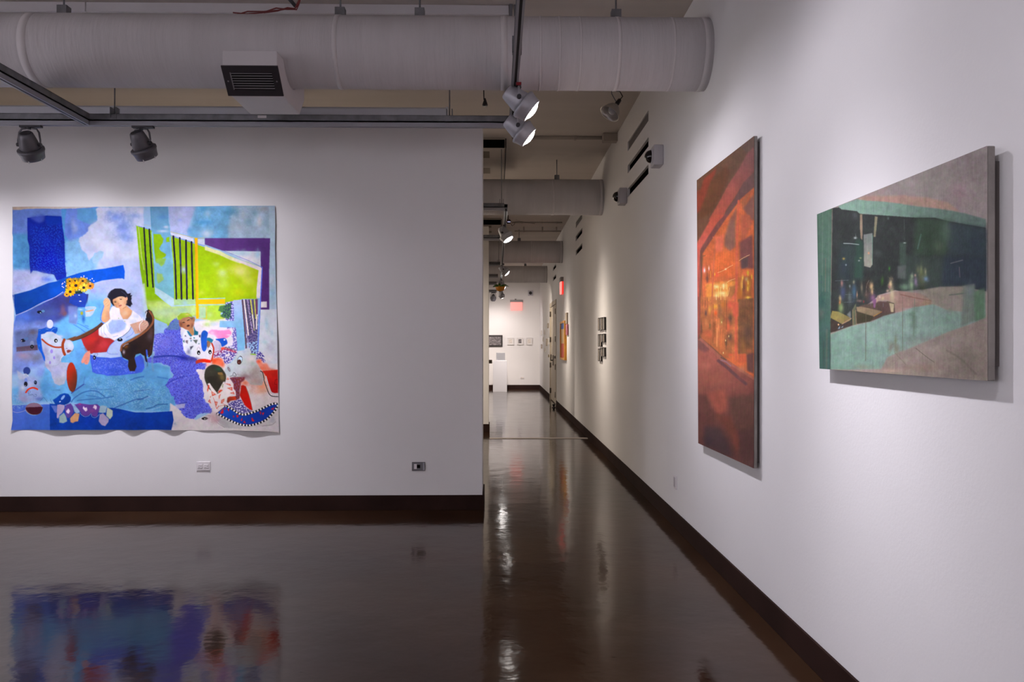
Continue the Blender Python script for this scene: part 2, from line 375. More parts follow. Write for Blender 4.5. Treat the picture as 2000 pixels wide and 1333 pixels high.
# ================================================================== air ducts across the ceiling
DUCTS = [(5.14, 1.828, 'pale wrapped round duct spanning the whole width in front'), (10.2, 1.84, 'round duct crossing the corridor behind the spotlights, second from the camera'),
         (16.4, 1.862, 'third round duct along the corridor, with a rod hanger on its face'), (21.42, 1.845, 'farthest and smallest round duct above the end wall')]
R_D = 0.22
def ring(mb, Y, Z, r0, r1, xa, xb, n=40):
    mx = T((xa, Y, Z)) @ Matrix.Rotation(math.pi/2, 4, 'Y')
    return mb.lathe([(r0, 0), (r1, 0), (r1, xb - xa), (r0, xb - xa)], n, mx, False, False)
for i, (Y, h, lab) in enumerate(DUCTS):
    Z = EYE + h
    t = thing('air_duct', lab, 'duct', (0, Y, Z), 'round ceiling ducts')
    mx = T((X_L, Y, Z)) @ Matrix.Rotation(math.pi/2, 4, 'Y')
    L = XR - X_L
    prof = [(R_D, L * k / 60) for k in range(61)]
    MB().lathe(prof, 48, mx).build('pipe', 'duct', t)
    if i == 0: bands = [(on_y(x, 100, Y - R_D).x, w) for x, w in ((40, 0.05), (652, 0.03), (985, 0.04), (1057, 0.012), (1095, 0.012), (1136, 0.012), (1212, 0.02), (1320, 0.015), (1384, 0.03))]
    else: bands = [(XR - 0.03, 0.03), (XR - 0.62, 0.03), (-0.4, 0.03), (-1.6, 0.03)]
    for xb, w in bands:
        ring(MB(), Y, Z, R_D - 0.002, R_D + 0.0025, xb - w/2, xb + w/2).build('seam_band', 'band', t)
    hx = [on_y(x, 20, Y).x for x in (125, 665, 820, 1203)] if i == 0 else [0.45 if i == 2 else 0.75, -1.2]
    for xh in hx:
        hb = MB().box((xh - 0.03, Y - 0.03, Z + R_D - 0.003), (xh + 0.03, Y + 0.03, Z + R_D + 0.055)); hb.build('hanger_clip', 'strut', t)
        MB().tube([(xh, Y, Z + R_D + 0.05), (xh, Y, CEIL)], 0.006).build('hanger_rod', 'strut', t)

# double sided diffuser box under the first duct
Yd = 5.14
x0, x1 = on_y(434, 132, 4.80).x, on_y(541, 132, 4.80).x
prof = [(4.80, EYE + 1.716), (4.80, EYE + 1.626), (4.93, EYE + 1.498), (5.35, EYE + 1.498), (5.48, EYE + 1.626), (5.48, EYE + 1.716)] + [(5.14 + .2235 * math.sin(a), EYE + 1.828 - .2235 * math.cos(a)) for a in [1.045 - .209 * k for k in range(11)]]
t = thing('air_diffuser', 'white air outlet box with a dark grille under the front duct', 'air vent', ((x0 + x1)/2, Yd, EYE + 1.6))
MB().prism(prof, x0, x1).build('outlet_box', 'duct_metal', t, 0.004)
pa, pb = Vector((0, 4.80, EYE + 1.626)), Vector((0, 4.93, EYE + 1.498))
ev = (pb - pa).normalized(); nv = Vector((0, -ev.z * -1, 0)); nv = Vector((0, ev.z, -ev.y)); LN = (pb - pa).length
def on_face(x, s, out): return Vector((x, 0, 0)) + Vector((0, pa.y, pa.z)) + ev * s + nv * out
def slab(mb, xa, xb, s0, s1, o0, o1):
    vs = [on_face(x, s, o) for o in (o0, o1) for x, s in ((xa, s0), (xb, s0), (xb, s1), (xa, s1))]
    return mb.add(vs, [(0, 1, 2, 3), (7, 6, 5, 4), (0, 4, 5, 1), (1, 5, 6, 2), (2, 6, 7, 3), (3, 7, 4, 0)])
g = MB(); fw = 0.036
slab(g, x0 - .006, x1 + .006, -.004, fw, .001, .010); slab(g, x0 - .006, x1 + .006, LN - fw, LN + .004, .001, .010)
slab(g, x0 - .006, x0 + fw, fw, LN - fw, .001, .010); slab(g, x1 - fw, x1 + .006, fw, LN - fw, .001, .010)
g.build('grille_frame', 'grille', t)
slab(MB(), x0 + fw, x1 - fw, fw, LN - fw, .0005, .002).build('grille_back', 'black', t)
for k in range(7):
    s = fw + (k + 0.5) * (LN - 2*fw) / 7
    slab(MB(), x0 + fw, x1 - fw, s - .0025, s + .0025, .003, .008).build('slat', 'slat', t)
slab(MB(), x0 + fw, x0 + fw + .004, fw, LN - fw, .003, .010).build('grille_lip', 'slat', t)
slab(MB(), x0 + .012, x0 + .020, LN/2 - .004, LN/2 + .004, .010, .012).build('screw', 'slat', t)
slab(MB(), x1 - .020, x1 - .012, LN/2 - .004, LN/2 + .004, .010, .012).build('screw', 'slat', t)

# ================================================================== lighting tracks
ZT = EYE + 1.51                 # underside of the rails
def track(name, a, b, label, rods=(), rod_offset=0.0):
    """strut channel above a lighting rail from a to b (x, y), hung on rods"""
    a, b = Vector((a[0], a[1], 0)), Vector((b[0], b[1], 0)); d = (b - a).normalized(); w = Vector((-d.y, d.x, 0)); LL = (b - a).length
    mx = T(a) @ Matrix(((d.x, w.x, 0, 0), (d.y, w.y, 0, 0), (0, 0, 1, 0), (0, 0, 0, 1)))
    t = thing(name, label, 'track', (a.x, a.y, ZT), 'ceiling lighting tracks')
    st = MB()
    st.box((0, -.020, ZT + .042), (LL, -.017, ZT + .080), mx); st.box((0, .017, ZT + .042), (LL, .020, ZT + .080), mx); st.box((0, -.020, ZT + .077), (LL, .020, ZT + .080), mx)
    st.box((0, -.020, ZT + .040), (LL, .020, ZT + .043), mx); st.build('strut_channel', 'strut', t)
    rl = MB()
    rl.box((0, -.018, ZT), (LL, -.007, ZT + .038), mx); rl.box((0, .007, ZT), (LL, .018, ZT + .038), mx); rl.box((0, -.018, ZT + .030), (LL, .018, ZT + .038), mx); rl.build('rail', 'rail', t)
    MB().box((0, -.0068, ZT + .004), (LL, .0068, ZT + .0295), mx).build('conductor_slot', 'slotdark', t)
    for s in rods:
        p = a + d * s
        MB().tube([(p.x, p.y, ZT + .06), (p.x, p.y, CEIL)], 0.005).build('hanger_rod', 'strut', t)
        c = MB().box((s - .022, -.025, ZT + .038), (s + .022, .025, ZT + .052), mx); c.box((s - .022, -.026, ZT + .05), (s - .016, .026, ZT + .125), mx); c.box((s + .016, -.026, ZT + .05), (s + .022, .026, ZT + .125), mx)
        c.build('hanger_clamp', 'strut', t)
    return t
YT = 5.70
XRT = 0.108
xl = on_y(172, 240, YT).x
xe = XRT - 0.02
rods1 = [on_y(x, 230, YT).x - X_L for x in (224, 878)]
tr = track('light_track', (X_L, YT), (xe, YT), 'long grey track and strut running across above the blue canvas', rods1)
lab_x = on_y(505, 231, YT).x
o = MB().box((lab_x, YT - .0215, ZT + .055), (lab_x + .06, YT - .0203, ZT + .073)).build('white_sticker', 'plastic', tr); o['label'] = 'small white sticker on the strut'
jx = on_y(180, 245, YT).x
track('light_track', (xl, 2.0), (xl, YT - .022), 'track running toward the camera at upper left', [2.2])
track('light_track', (XRT, 2.0), (XRT, YT - .022), 'track running toward the camera above the two lit spotlights', [2.35])
for yy, xx, lab in ((9.2, 0.085, 'nearest short cross track beyond the front wall end'), (11.85, 0.06, 'cross track behind the first corridor spotlight'), (15.7, 0.07, 'cross track with an end clamp above the second corridor spotlight'),
                (18.4, 0.03, 'dim cross track just above the orange glare shape'), (20.6, 0.0, 'small cross track level with the orange glare shape'), (23.6, 0.0, 'farthest cross track, close to the end wall')):
    track('light_track', (-4.0, yy), (xx, yy), lab, [4.0 + xx - 0.03] if yy in (9.2, 15.7) else [1.0])
track('light_track', (0.105, 9.25), (0.105, 23.4), 'dark track running away down the corridor ceiling', [2.3, 9.0])

# white fluorescent strip behind the front track and raceway on the ceiling
xs1 = on_y(872, 218, 5.86).x
t = thing('strip_light', 'unlit white strip fitting above the long front track', 'light', (-3.5, 5.86, EYE + 1.6))
MB().prism([(5.83, EYE + 1.60), (5.89, EYE + 1.60), (5.90, EYE + 1.675), (5.875, EYE + 1.692), (5.845, EYE + 1.692), (5.82, EYE + 1.675)], X_L, xs1, 'x').build('housing', 'white', t)
MB().box((xs1, 5.822, EYE + 1.599), (xs1 + .012, 5.898, EYE + 1.692)).build('end_cap', 'white', t)
xs2 = on_y(995, 18, 5.58).x
t = thing('cable_raceway', 'flat white raceway on the ceiling above the front duct', 'raceway', (-3.0, 5.6, CEIL))
seg = [X_L, on_y(167, 18, 5.56).x, xs2]
for a, b in zip(seg, seg[1:]): MB().box((a + .003, 5.56, CEIL - .065), (b - .003, 5.66, CEIL)).build('cover', 'duct_metal', t, 0.004)
e = MB().box((xs2, 5.54, CEIL - .085), (xs2 + .02, 5.67, CEIL)); e.box((xs2 + .03, 5.55, CEIL - .07), (xs2 + .045, 5.60, CEIL)); e.build('end_bracket', 'strut', t)
# red cable bundle
t = thing('red_cables', 'bundle of thin red cables lying over the front duct', 'cable', (-1.6, 5.40, EYE + 2.05))
base_p = [on_y(x, y, 5.36) for x, y in ((455, 27), (480, 25), (512, 23), (540, 19), (560, 18), (575, 17), (580, 8), (586, -6))]
for k in range(3):
    MB().tube([p + Vector((0.006 * k, 0.01 * math.sin(1.3 * i + k), 0.008 * math.cos(2.1 * i + 2 * k))) for i, p in enumerate(base_p[(k % 2) * 2:])], 0.0045, 6).build('cable', 'red', t)
pa2, pb2 = on_y(577, 12, 5.42), on_y(560, -8, 5.42)
tag(MB().tube([pa2, pb2, pb2 + (pb2 - pa2) * 1.2], 0.012).build('brace_rod', 'fixture_dark'), 'thin dark diagonal rod beside the red cables', 'rod')

# ================================================================== track spotlights
def spotlight(loc, direction, label, lit=True, dark=False, yaw=0.0, track_z=ZT, beam=None, group='track spotlights'):
    """LOC is the swivel centre of the head; DIRECTION the beam"""
    x, y, z = loc
    t = thing('track_spotlight', label, 'spotlight', (x, y, track_z), group)
    fm = 'fixture' if dark else 'fixture_light'
    A = T(Vector(loc)) @ aim(direction) @ T((0, 0, -0.085))
    MB().lathe([(.0, 0), (.040, .000), (.046, .006), (.052, .030), (.066, .095), (.066, .108), (.060, .118), (.060, .135)], 28, A, False, True).build('lamp_body', fm, t)
    MB().lathe([(.0605, .112), (.080, .112), (.088, .117), (.088, .130), (.083, .137), (.077, .160), (.073, .185), (.069, .187), (.067, .175), (.060, .14)], 32, A, False, False).build('lamp_ring', fm, t)
    MB().lathe([(.067, .172), (.050, .176), (.030, .179), (.001, .180)] if dark else [(.067, .174), (.058, .186), (.040, .197), (.020, .203), (.001, .205)], 24, A, False, True).build('lamp_lens', 'lens' if lit else 'lens_off', t)
    MB().lathe([(.030, -.002), (.038, -.002), (.038, .004), (.030, .004)], 20, A, True, True).build('rear_cap', 'fixture_dark', t)
    if beam:
        lamp(Vector(loc) + Vector(direction).normalized() * .150, *BEAM[beam])
    if dark:       # white nubs added on the rim to imitate small lamp glints
        e1 = Vector((1, 0, 0)); vd = Vector(direction).normalized(); e1 = (e1 - vd * e1.dot(vd)).normalized(); e2 = vd.cross(e1)
        if e2.z > 0: e2 = -e2
        for q in ((e2 * .070 + vd * .098), (e1 * .064 + e2 * .028 + vd * .098)):
            MB().lathe([(.001, -.012), (.005, -.010), (.006, .006), (.001, .012)], 8, T(Vector(loc) + q) @ aim(vd), False, False).build('rim_glint', 'plastic', t)
    # yoke: two arms from a pivot plate down to the sides of the body
    d = Vector(direction); sd = Vector((d.y, -d.x, 0))
    sd = sd.normalized() if sd.length > 1e-4 else Vector((1, 0, 0))
    P = Vector(loc); top = Vector((x, y, track_z - .018))
    for s in (1, -1):
        q = P + sd * (.074 * s)
        MB().tube([top + sd * (.012 * s), top + sd * (.050 * s) + Vector((0, 0, -.006)), top + sd * (.066 * s) + Vector((0, 0, -.03)), q + Vector((0, 0, .03)), q + Vector((0, 0, -.006))], 0.0065, 8).build('yoke_arm', fm if not dark else 'fixture', t)
        MB().lathe([(.013, -.012), (.013, .012)], 14, T(P + sd * (.070 * s)) @ aim(sd)).build('pivot_knob', 'fixture_dark', t)
    ad = MB().box((-.060, -.017, -.014), (.085, .017, .0), T((x, y, track_z)) @ Matrix.Rotation(yaw, 4, 'Z')); ad.lathe([(.012, -.026), (.02, -.012)], 14, T((x, y, track_z))); ad.build('track_adapter', 'fixture_dark', t)
    return t
p1 = on_y(57, 283, YT); p2 = on_y(276, 281, YT)
spotlight((p1.x, YT, p1.z), (-0.02, .60, -.80), 'grey spotlight above the top left corner of the blue canvas', dark=True, beam='left_a')
spotlight((p2.x, YT, p2.z), (0.18, .56, -.80), 'grey spotlight above the middle of the blue canvas', dark=True, beam='left_b')
p3 = on_y(1012, 196, 4.76); p4 = on_y(1010, 250, 5.36)
h = spotlight((p3.x, 4.76, p3.z), (.79, .04, -.61), 'glowing silver spotlight just under the front duct', yaw=math.pi/2, beam='right_a')
o = MB().box((p3.x - .013, 4.70, ZT - .016), (p3.x + .015, 4.71, ZT - .001)).build('red_tab', 'redplastic', h); o['label'] = 'red tab on the adapter'
spotlight((p4.x, 5.36, p4.z), (.78, .04, -.62), 'glowing silver spotlight at the end of the long front track', yaw=math.pi/2, beam='right_b')
p5 = on_y(985, 456, 10.35)
spotlight((p5.x, 10.35, p5.z), (.5, -.2, -.8), 'lit grey spotlight under the second duct', yaw=math.pi/2, beam='hall_a')
p6 = on_y(983, 527, 15.25); spotlight((p6.x, 15.25, p6.z), (.72, .0, -.69), 'lit spotlight just above the orange glare shape', yaw=math.pi/2, beam='hall_b')
p7 = on_y(979, 557, 18.9); spotlight((p7.x, 18.9, p7.z), (.3, -.55, -.75), 'lit spotlight partly hidden by the orange glare shape', yaw=math.pi/2, beam='hall_c')
p8 = on_y(979, 575, 22.75); spotlight((p8.x, 22.75, p8.z), (.3, .3, -.88), 'lit spotlight hanging below the orange glare shape', yaw=math.pi/2, beam='hall_d')
p9 = on_y(963.5, 581, 23.6); spotlight((p9.x, 23.6, p9.z), (-.05, .60, -.80), 'small grey spotlight left of the others, close to the end wall', dark=True, beam='hall_e')

# orange and green lamp glare, modelled as a hanging bowl with leaves
yp = 17.2; pc = on_y(977, 560, yp)
t = thing('hanging_glare', 'orange and green lamp glare shaped as a leafy hanging pot', 'lamp glare', tuple(pc))
MB().lathe([(.03, -.10), (.075, -.085), (.10, -.03), (.108, .01), (.10, .012), (.092, -.02), (.06, -.06), (.0, -.065)], 20, T(pc), True, False).build('pot', 'pot', t)
rnd = random.Random(3)
for k in range(16):
    a = k * 2.4; L = .10 + .06 * rnd.random(); up = .05 * rnd.random()
    d = Vector((math.cos(a), math.sin(a), 0)); w = Vector((-d.y, d.x, 0))
    c = pc + d * .05
    pts = [c + Vector((0, 0, 0)), c + d * L * .5 + w * .028 + Vector((0, 0, up)), c + d * L + Vector((0, 0, up * .4 - .02)), c + d * L * .5 - w * .028 + Vector((0, 0, up)), c + d * L * .5 + Vector((0, 0, up + .012))]
    MB().add(pts, [(0, 1, 4), (1, 2, 4), (2, 3, 4), (3, 0, 4), (0, 3, 2, 1)]).build('leaf', 'leaf', t)
for k in range(3):
    a = 2.09 * k; MB().tube([pc + Vector((.1 * math.cos(a), .1 * math.sin(a), 0)), Vector((pc.x + (.105 - pc.x) * .5, yp, pc.z + .2)), Vector((.105, yp, ZT))], 0.003, 5).build('hanging_wire', 'fixture_dark', t)

# unlit clamp lamp hanging on its cord
yl = 7.2; pl = on_y(1197, 214, yl)
t = thing('clamp_lamp', 'unlit aluminium reflector lamp hanging on a black cord by the right wall', 'lamp', tuple(pl))
dirv = Vector((-.55, -.26, -.79)); A = T(pl) @ aim(dirv)
MB().lathe([(.020, -.055), (.026, -.05), (.045, -.035), (.068, .0), (.082, .035), (.092, .052), (.094, .056), (.088, .054), (.078, .034), (.064, .0), (.040, -.032), (.018, -.05)], 28, A, False, False).build('reflector', 'alu', t)
MB().lathe([(.018, -.05), (.034, -.015), (.040, .012), (.030, .034), (.012, .044), (.001, .045)], 18, A, True, True).build('bulb', 'lens_off', t)
MB().lathe([(.010, -.125), (.018, -.118), (.020, -.075), (.016, -.05)], 14, A).build('socket', 'dome', t)
back = A @ Vector((0, 0, -.12))
c0 = on_y(1188, 172, yl)
MB().tube([back, back + Vector((.025, 0, .03)), back + Vector((.0, 0, .075)), c0 + Vector((.03, 0, -.02)), c0 + Vector((-.005, 0, .04)), (c0.x - .03, yl, CEIL)], 0.005, 6).build('cord', 'dome', t)
cl = MB().tube([A @ Vector((0, -.0, -.06)), A @ Vector((-.03, -.02, -.09)), (c0.x + .03, yl, c0.z - .05), (c0.x + .03, yl, CEIL)], 0.004, 6); cl.build('clamp', 'fixture', t)

# dangling plug
yq = 6.3; q0, q1, q2 = on_y(944.5, 160, yq), on_y(945, 190, yq), on_y(947.3, 205, yq)
t = thing('power_cord', 'short black cord with a plug dangling above the front wall end', 'cord', tuple(q2))
MB().tube([(q0.x, yq, CEIL), q0, q1, q1 + Vector((.002, 0, -.02))], 0.0045, 6).build('cord', 'dome', t)
MB().lathe([(.006, .05), (.012, .03), (.022, .0), (.018, -.012)], 12, T(q2)).build('plug', 'dome', t)

# ceiling units and conduits in the corridor
def ceiling_unit(xr, y0, y1, z, label, name='ceiling_unit'):
    t = thing(name, label, 'ceiling unit', (xr - .7, (y0 + y1)/2, CEIL), 'ceiling units')
    MB().box((xr - 1.5, y0 + .012, z + .004), (xr - .012, y1, CEIL)).build('casing', 'cassette', t)
    MB().box((xr - 1.5, y0, z - .004), (xr - .02, y0 + .012, z + .085)).build('front_slot', 'black', t)
    MB().box((xr - .012, y0, z - .01), (xr, y1, z + .1)).build('side_trim', 'slotdark', t)
    for a, b in ((.12, .30), (.62, .80)):
        MB().box((xr - 1.2, y0 + (y1 - y0) * a, z + .001), (xr - .19, y0 + (y1 - y0) * b, z + .004)).build('vent_panel', 'vent_brown', t)
ceiling_unit(on_y(989, 280, 9.1).x, 9.1, 10.85, EYE + 2.195, 'ceiling unit with a black front slot right of the wall end')
ceiling_unit(on_y(980, 436, 14.9).x, 14.9, 16.3, EYE + 2.19, 'smaller looking ceiling unit with a black slot beyond the second duct')
def conduit(y, px0, px1, py, r, label, name='conduit'):
    a, b = on_y(px0, py, y), on_y(px1, py, y)
    t = thing(name, label, 'conduit', tuple(a), 'ceiling conduits')
    MB().tube([a, (a + b)/2, b], r, 10).build('pipe', 'cassette', t)
    for f in (.2, .6, .9):
        p = a.lerp(b, f); MB().box((p.x - .012, y - r - .004, p.z - r - .004), (p.x + .012, y + r + .004, CEIL)).build('strap', 'cassette', t)
    return t
conduit(9.05, 1000, 1206, 269, .022, 'pipe along the ceiling in front of the second duct')
conduit(15.1, 984, 1108, 428, .014, 'upper thin pipe just beyond the second duct')
conduit(15.35, 1000, 1098, 435, .012, 'lower thin pipe just beyond the second duct')
conduit(16.0, 1005, 1096, 452, .014, 'thin pipe just in front of the third duct')
pj = on_y(1192, 273, 8.95)
tag(MB().box((pj.x - .085, 8.88, pj.z - .03), (pj.x + .085, 8.99, CEIL)).build('junction_box', 'cassette', bevel=.004), 'pale box where the ceiling pipe meets the right wall', 'box')
ps = on_y(992.5, 432, 14.4)
t = thing('ceiling_sensor', 'tiny black ceiling device with a red light', 'sensor', tuple(ps))
MB().lathe([(.03, -.045), (.045, -.03), (.05, .01), (.03, .03)], 16, T(ps)).build('housing', 'dome', t)
MB().tube([ps + Vector((0, 0, .025)), (ps.x, ps.y, CEIL)], .008).build('stem', 'dome', t)
MB().lathe([(.0105, -.008), (.0105, .008)], 10, T(ps + Vector((-.035, -.045, .005)))).build('red_led', 'led_red', t)
for k in (-1, 1): MB().lathe([(.007, -.006), (.007, .006)], 10, T(ps + Vector((.012 + .014 * k, -.052, -.022)))).build('blue_led', 'led_blue', t)
MB().tube([ps + Vector((.03, 0, -.02)), ps + Vector((.07, 0, -.085)), ps + Vector((.11, 0, -.06)), ps + Vector((.12, .1, .0)), ps + Vector((.2, .4, .055)), ps + Vector((.5, .7, .06))], .004, 6).build('lead', 'dome', t)

# ================================================================== dome cameras, exit signs, outlets
def dome_camera(y, z, label):
    t = thing('dome_camera', label, 'camera', (XR, y, z), 'dome cameras on brackets')
    MB().box((XR - .078, y - .075, z - .08), (XR, y + .075, z + .08)).build('housing', 'camera_body', t, .008)
    A = T((XR - .078, y, z)) @ Matrix.Rotation(-math.pi/2, 4, 'Y')
    MB().lathe([(.062, 0), (.062, .008), (.054, .012)], 24, A, False, False).build('bezel', 'camera_body', t)
    MB().lathe([(.052 * math.cos(a), .008 + .052 * math.sin(a)) for a in [k * math.pi / 2 / 8 for k in range(8)]] + [(.0005, .06)], 24, A, False, True).build('dome', 'dome', t)
dome_camera(6.50, EYE + 1.50, 'larger looking dome camera on the right wall, nearest the camera')
dome_camera(8.30, EYE + 1.506, 'second dome camera just below the lowest near wall slot')
pe = on_y(1036, 573, YE)
t = thing('dome_camera', 'tiny square dome camera high on the end wall', 'camera', tuple(pe))
MB().box((pe.x - .075, YE - .06, pe.z - .08), (pe.x + .075, YE, pe.z + .08)).build('housing', 'camera_body', t, .008)
MB().lathe([(.05 * math.cos(k * math.pi/16), .05 * math.sin(k * math.pi/16)) for k in range(8)] + [(.0005, .05)], 20, T((pe.x, YE - .06, pe.z)) @ Matrix.Rotation(math.pi/2, 4, 'X'), False, True).build('dome', 'dome', t)

pe = on_y(1008.7, 599, YE)
t = thing('exit_sign', 'glowing pink red exit sign on the end wall', 'exit sign', tuple(pe))
MB().box((pe.x - .195, YE - .07, pe.z + .13), (pe.x + .195, YE, pe.z + .20)).build('sign_housing', 'exit_case', t, .006)
MB().box((pe.x - .178, YE - .055, pe.z - .125), (pe.x + .178, YE - .02, pe.z + .13)).build('lit_panel', 'exit_glow', t)
MB().lathe([(.02, 0), (.028, .03)], 12, T((pe.x - .03, YE - .04, pe.z + .20))).build('lamp_head', 'exit_case', t)
yx = on_x(1099.5, 570, XR).y; zx = on_x(1099.5, 562, XR).z
t = thing('exit_sign', 'bright red exit sign jutting from the right wall', 'exit sign', (XR, yx, zx))
MB().box((XR - .06, yx - .15, zx + .11), (XR, yx + .15, zx + .20)).build('sign_housing', 'exit_case', t, .006)
o = MB().box((XR - .055, yx - .15, zx - .13), (XR - .03, yx + .15, zx + .11)).build('lit_panel', 'exit_glow', t)
MB().box((XR - .03, yx - .152, zx - .13), (XR - .002, yx + .152, zx + .11)).build('lit_edge', 'exit_red', t)

pq = on_y(397.5, 911, YW)
t = thing('outlet', 'white horizontal power outlet below the blue canvas', 'outlet', tuple(pq))
MB().box((pq.x - .056, YW - .007, pq.z - .037), (pq.x + .056, YW, pq.z + .037)).build('cover_plate', 'plastic', t, .003)
for s in (-1, 1):
    r = MB().box((pq.x + s * .025 - .019, YW - .010, pq.z - .017), (pq.x + s * .025 + .019, YW - .006, pq.z + .017)).build('receptacle', 'plastic', t, .004)
    for dx, dz, w, h in ((-.006, .007, .007, .002), (-.006, -.007, .009, .002), (.009, 0, .0045, .0045)):
        MB().box((pq.x + s * .025 + dx - w/2, YW - .0106, pq.z + dz - h/2), (pq.x + s * .025 + dx + w/2, YW - .0098, pq.z + dz + h/2)).build('pin_hole', 'slotdark', r)
pq = on_y(817.5, 911.5, YW)
t = thing('data_plate', 'grey metal data plate with a black jack near the wall corner', 'outlet', tuple(pq))
MB().box((pq.x - .054, YW - .006, pq.z - .036), (pq.x + .054, YW, pq.z + .036)).build('cover_plate', 'greyplate', t, .003)
MB().box((pq.x - .036, YW - .010, pq.z - .02), (pq.x - .014, YW - .005, pq.z + .02)).build('white_port', 'plastic', t)
MB().box((pq.x - .013, YW - .0085, pq.z - .013), (pq.x + .014, YW - .0055, pq.z + .013)).build('black_jack', 'black', t)
MB().box((pq.x + .036, YW - .009, pq.z - .03), (pq.x + .050, YW - .005, pq.z + .03)).build('end_strip', 'rail', t)
pq = on_x(1319.5, 942, XR)
t = thing('outlet', 'small white outlet low on the right wall left of the orange painting', 'outlet', tuple(pq))
MB().box((XR - .007, pq.y - .048, pq.z - .048), (XR, pq.y + .048, pq.z + .048)).build('cover_plate', 'plastic', t, .003)
MB().box((XR - .010, pq.y - .028, pq.z - .036), (XR - .006, pq.y + .028, pq.z + .036)).build('receptacle', 'camera_body', t, .003)
pq = on_y(1020, 738, YE)
t = thing('outlet', 'tiny pale outlet low on the end wall', 'outlet', tuple(pq))
MB().box((pq.x - .06, YE - .01, pq.z - .035), (pq.x + .06, YE, pq.z + .035)).build('cover_plate', 'plastic', t, .003)
MB().box((pq.x - .045, YE - .014, pq.z - .02), (pq.x + .045, YE - .009, pq.z + .02)).build('receptacle', 'paper', t)
pq = on_x(1085.2, 698, XR + .012)
tag(MB().box((XR - .03, DOOR[0] + .16, pq.z - .03), (XR + .012, DOOR[0] + .32, pq.z + .03)).build('card_reader', 'exit_case', bevel=.004), 'small grey box on the near leaf of the double door', 'card reader')
yy = on_x(1072.3, 697, XR).y
tag(MB().box((XR - .02, yy - .09, 1.03), (XR, yy + .09, 1.10)).build('wall_plate', 'brass', bevel=.003), 'small brass coloured plate beyond the double door', 'wall plate')
pz = on_z(1081.5, 797, 0)
t = thing('door_stop', 'small dark door stop on the floor before the double door', 'door stop', (pz.x, pz.y, 0))
MB().lathe([(.045, 0), (.045, .006), (.022, .012), (.022, .05), (.030, .055), (.030, .075), (.0, .08)], 16, T((pz.x, pz.y, 0)), True, False).build('stop_post', 'slotdark', t)

# ================================================================== small framed works and the far room
def framed_wall_x(name, y0, y1, z0, z1, depth, fw, fm, pm, label, cat, group=None, paint=None, out=0.0):
    t = thing(name, label, cat, (XR, (y0 + y1)/2, (z0 + z1)/2), group)
    f = MB(); X0 = XR - depth
    f.box((X0, y0, z0), (XR, y0 + fw, z1)); f.box((X0, y1 - fw, z0), (XR, y1, z1)); f.box((X0, y0 + fw, z0), (XR, y1 - fw, z0 + fw)); f.box((X0, y0 + fw, z1 - fw), (XR, y1 - fw, z1)); f.build('frame', fm, t)
    MB().box((X0 + depth * .25, y0 + fw, z0 + fw), (XR - .001, y1 - fw, z1 - fw)).build('picture', pm, t)
    return t
cols = [on_x(x, 650, XR).y for x in (1184.0, 1180.4, 1177.2, 1174.0)]      # near edge of each column
rows = {0: [(1.512, 1.685)] * 4, 1: [(1.395, 1.482), (1.395, 1.482), (1.318, 1.478), (1.318, 1.478)], 2: [(1.218, 1.308), (1.218, 1.308), (1.130, 1.290), (1.130, 1.290)]}
zpx = lambda y, k: on_x((1184.0, 1180.4, 1177.2, 1174.0)[k], y, XR).z
rows = {0: [(619.5, 645), (620, 645), (620.5, 646), (621, 646)], 1: [(652, 669.5), (652.5, 669), (652.5, 677.5), (653, 677.5)], 2: [(679, 697), (680, 697), (681, 706.5), (681.5, 706)]}
rn = {0: 'top', 1: 'middle', 2: 'bottom'}; cn = ['nearest the camera', 'second from the camera', 'third from the camera', 'farthest from the camera']
for r in range(3):
    for k in range(4):
        ya = cols[k]; yb = ya + (.118 if k else .125)
        zt, zb = zpx(rows[r][k][0], k), zpx(rows[r][k][1], k)
        framed_wall_x('framed_print', ya, yb, zb, zt, .026, .009, 'frame_black', 'paper' if (r + k) % 2 else 'frame_white',
                      'narrow black framed print, %s row of the small cluster, %s' % (rn[r], cn[k]), 'picture', 'cluster of twelve narrow black framed prints')

# orange framed painting and its two neighbours
ya, yb = on_x(1107, 660, XR).y, on_x(1097.6, 660, XR).y
za, zb = on_x(1102, 703, XR).z, on_x(1102, 628, XR).z
t = thing('framed_painting', 'tall painting in a thick orange frame on the right wall by the door', 'painting', (XR, (ya+yb)/2, (za+zb)/2))
f = MB(); fw, dp = .12, .045
f.box((XR - dp, ya, za), (XR, ya + fw, zb)); f.box((XR - dp, yb - fw, za), (XR, yb, zb)); f.box((XR - dp, ya + fw, za), (XR, yb - fw, za + .04)); f.box((XR - dp, ya + fw, zb - .04), (XR, yb - fw, zb)); f.build('frame', 'frame_orange', t)
for nm, c, a, b in (('blue_field', (70, 110, 190), .80, .97), ('pale_field', (225, 190, 140), .42, .80), ('red_field', (205, 80, 60), .06, .42)):
    m = mat(nm, srgb(*c), .6, noise=.2, nscale=7)
    MB().box((XR - dp * .6, ya + fw, za + (zb - za) * a), (XR - .004, yb - fw, za + (zb - za) * b)).build(nm, m, t)
def slab_x(name, xa, xb, yt, yb_, d, m, label):
    y0, y1 = on_x(xb, 640, XR).y, on_x(xa, 640, XR).y
    z1, z0 = on_x((xa+xb)/2, yt, XR).z, on_x((xa+xb)/2, yb_, XR).z
    return tag(MB().box((XR - d, y0, z0), (XR, y1, z1)).build(name, m, bevel=.003), label, 'painting')
slab_x('small_canvas', 1107.3, 1109.8, 611.5, 633, .03, 'frame_tan', 'narrow tan panel above the small pink canvas')
slab_x('small_canvas', 1108.0, 1110.8, 634, 655, .03, mat('pink_canvas', srgb(178, 110, 125), .7, noise=.4, nscale=8), 'small pink canvas right of the orange frame')
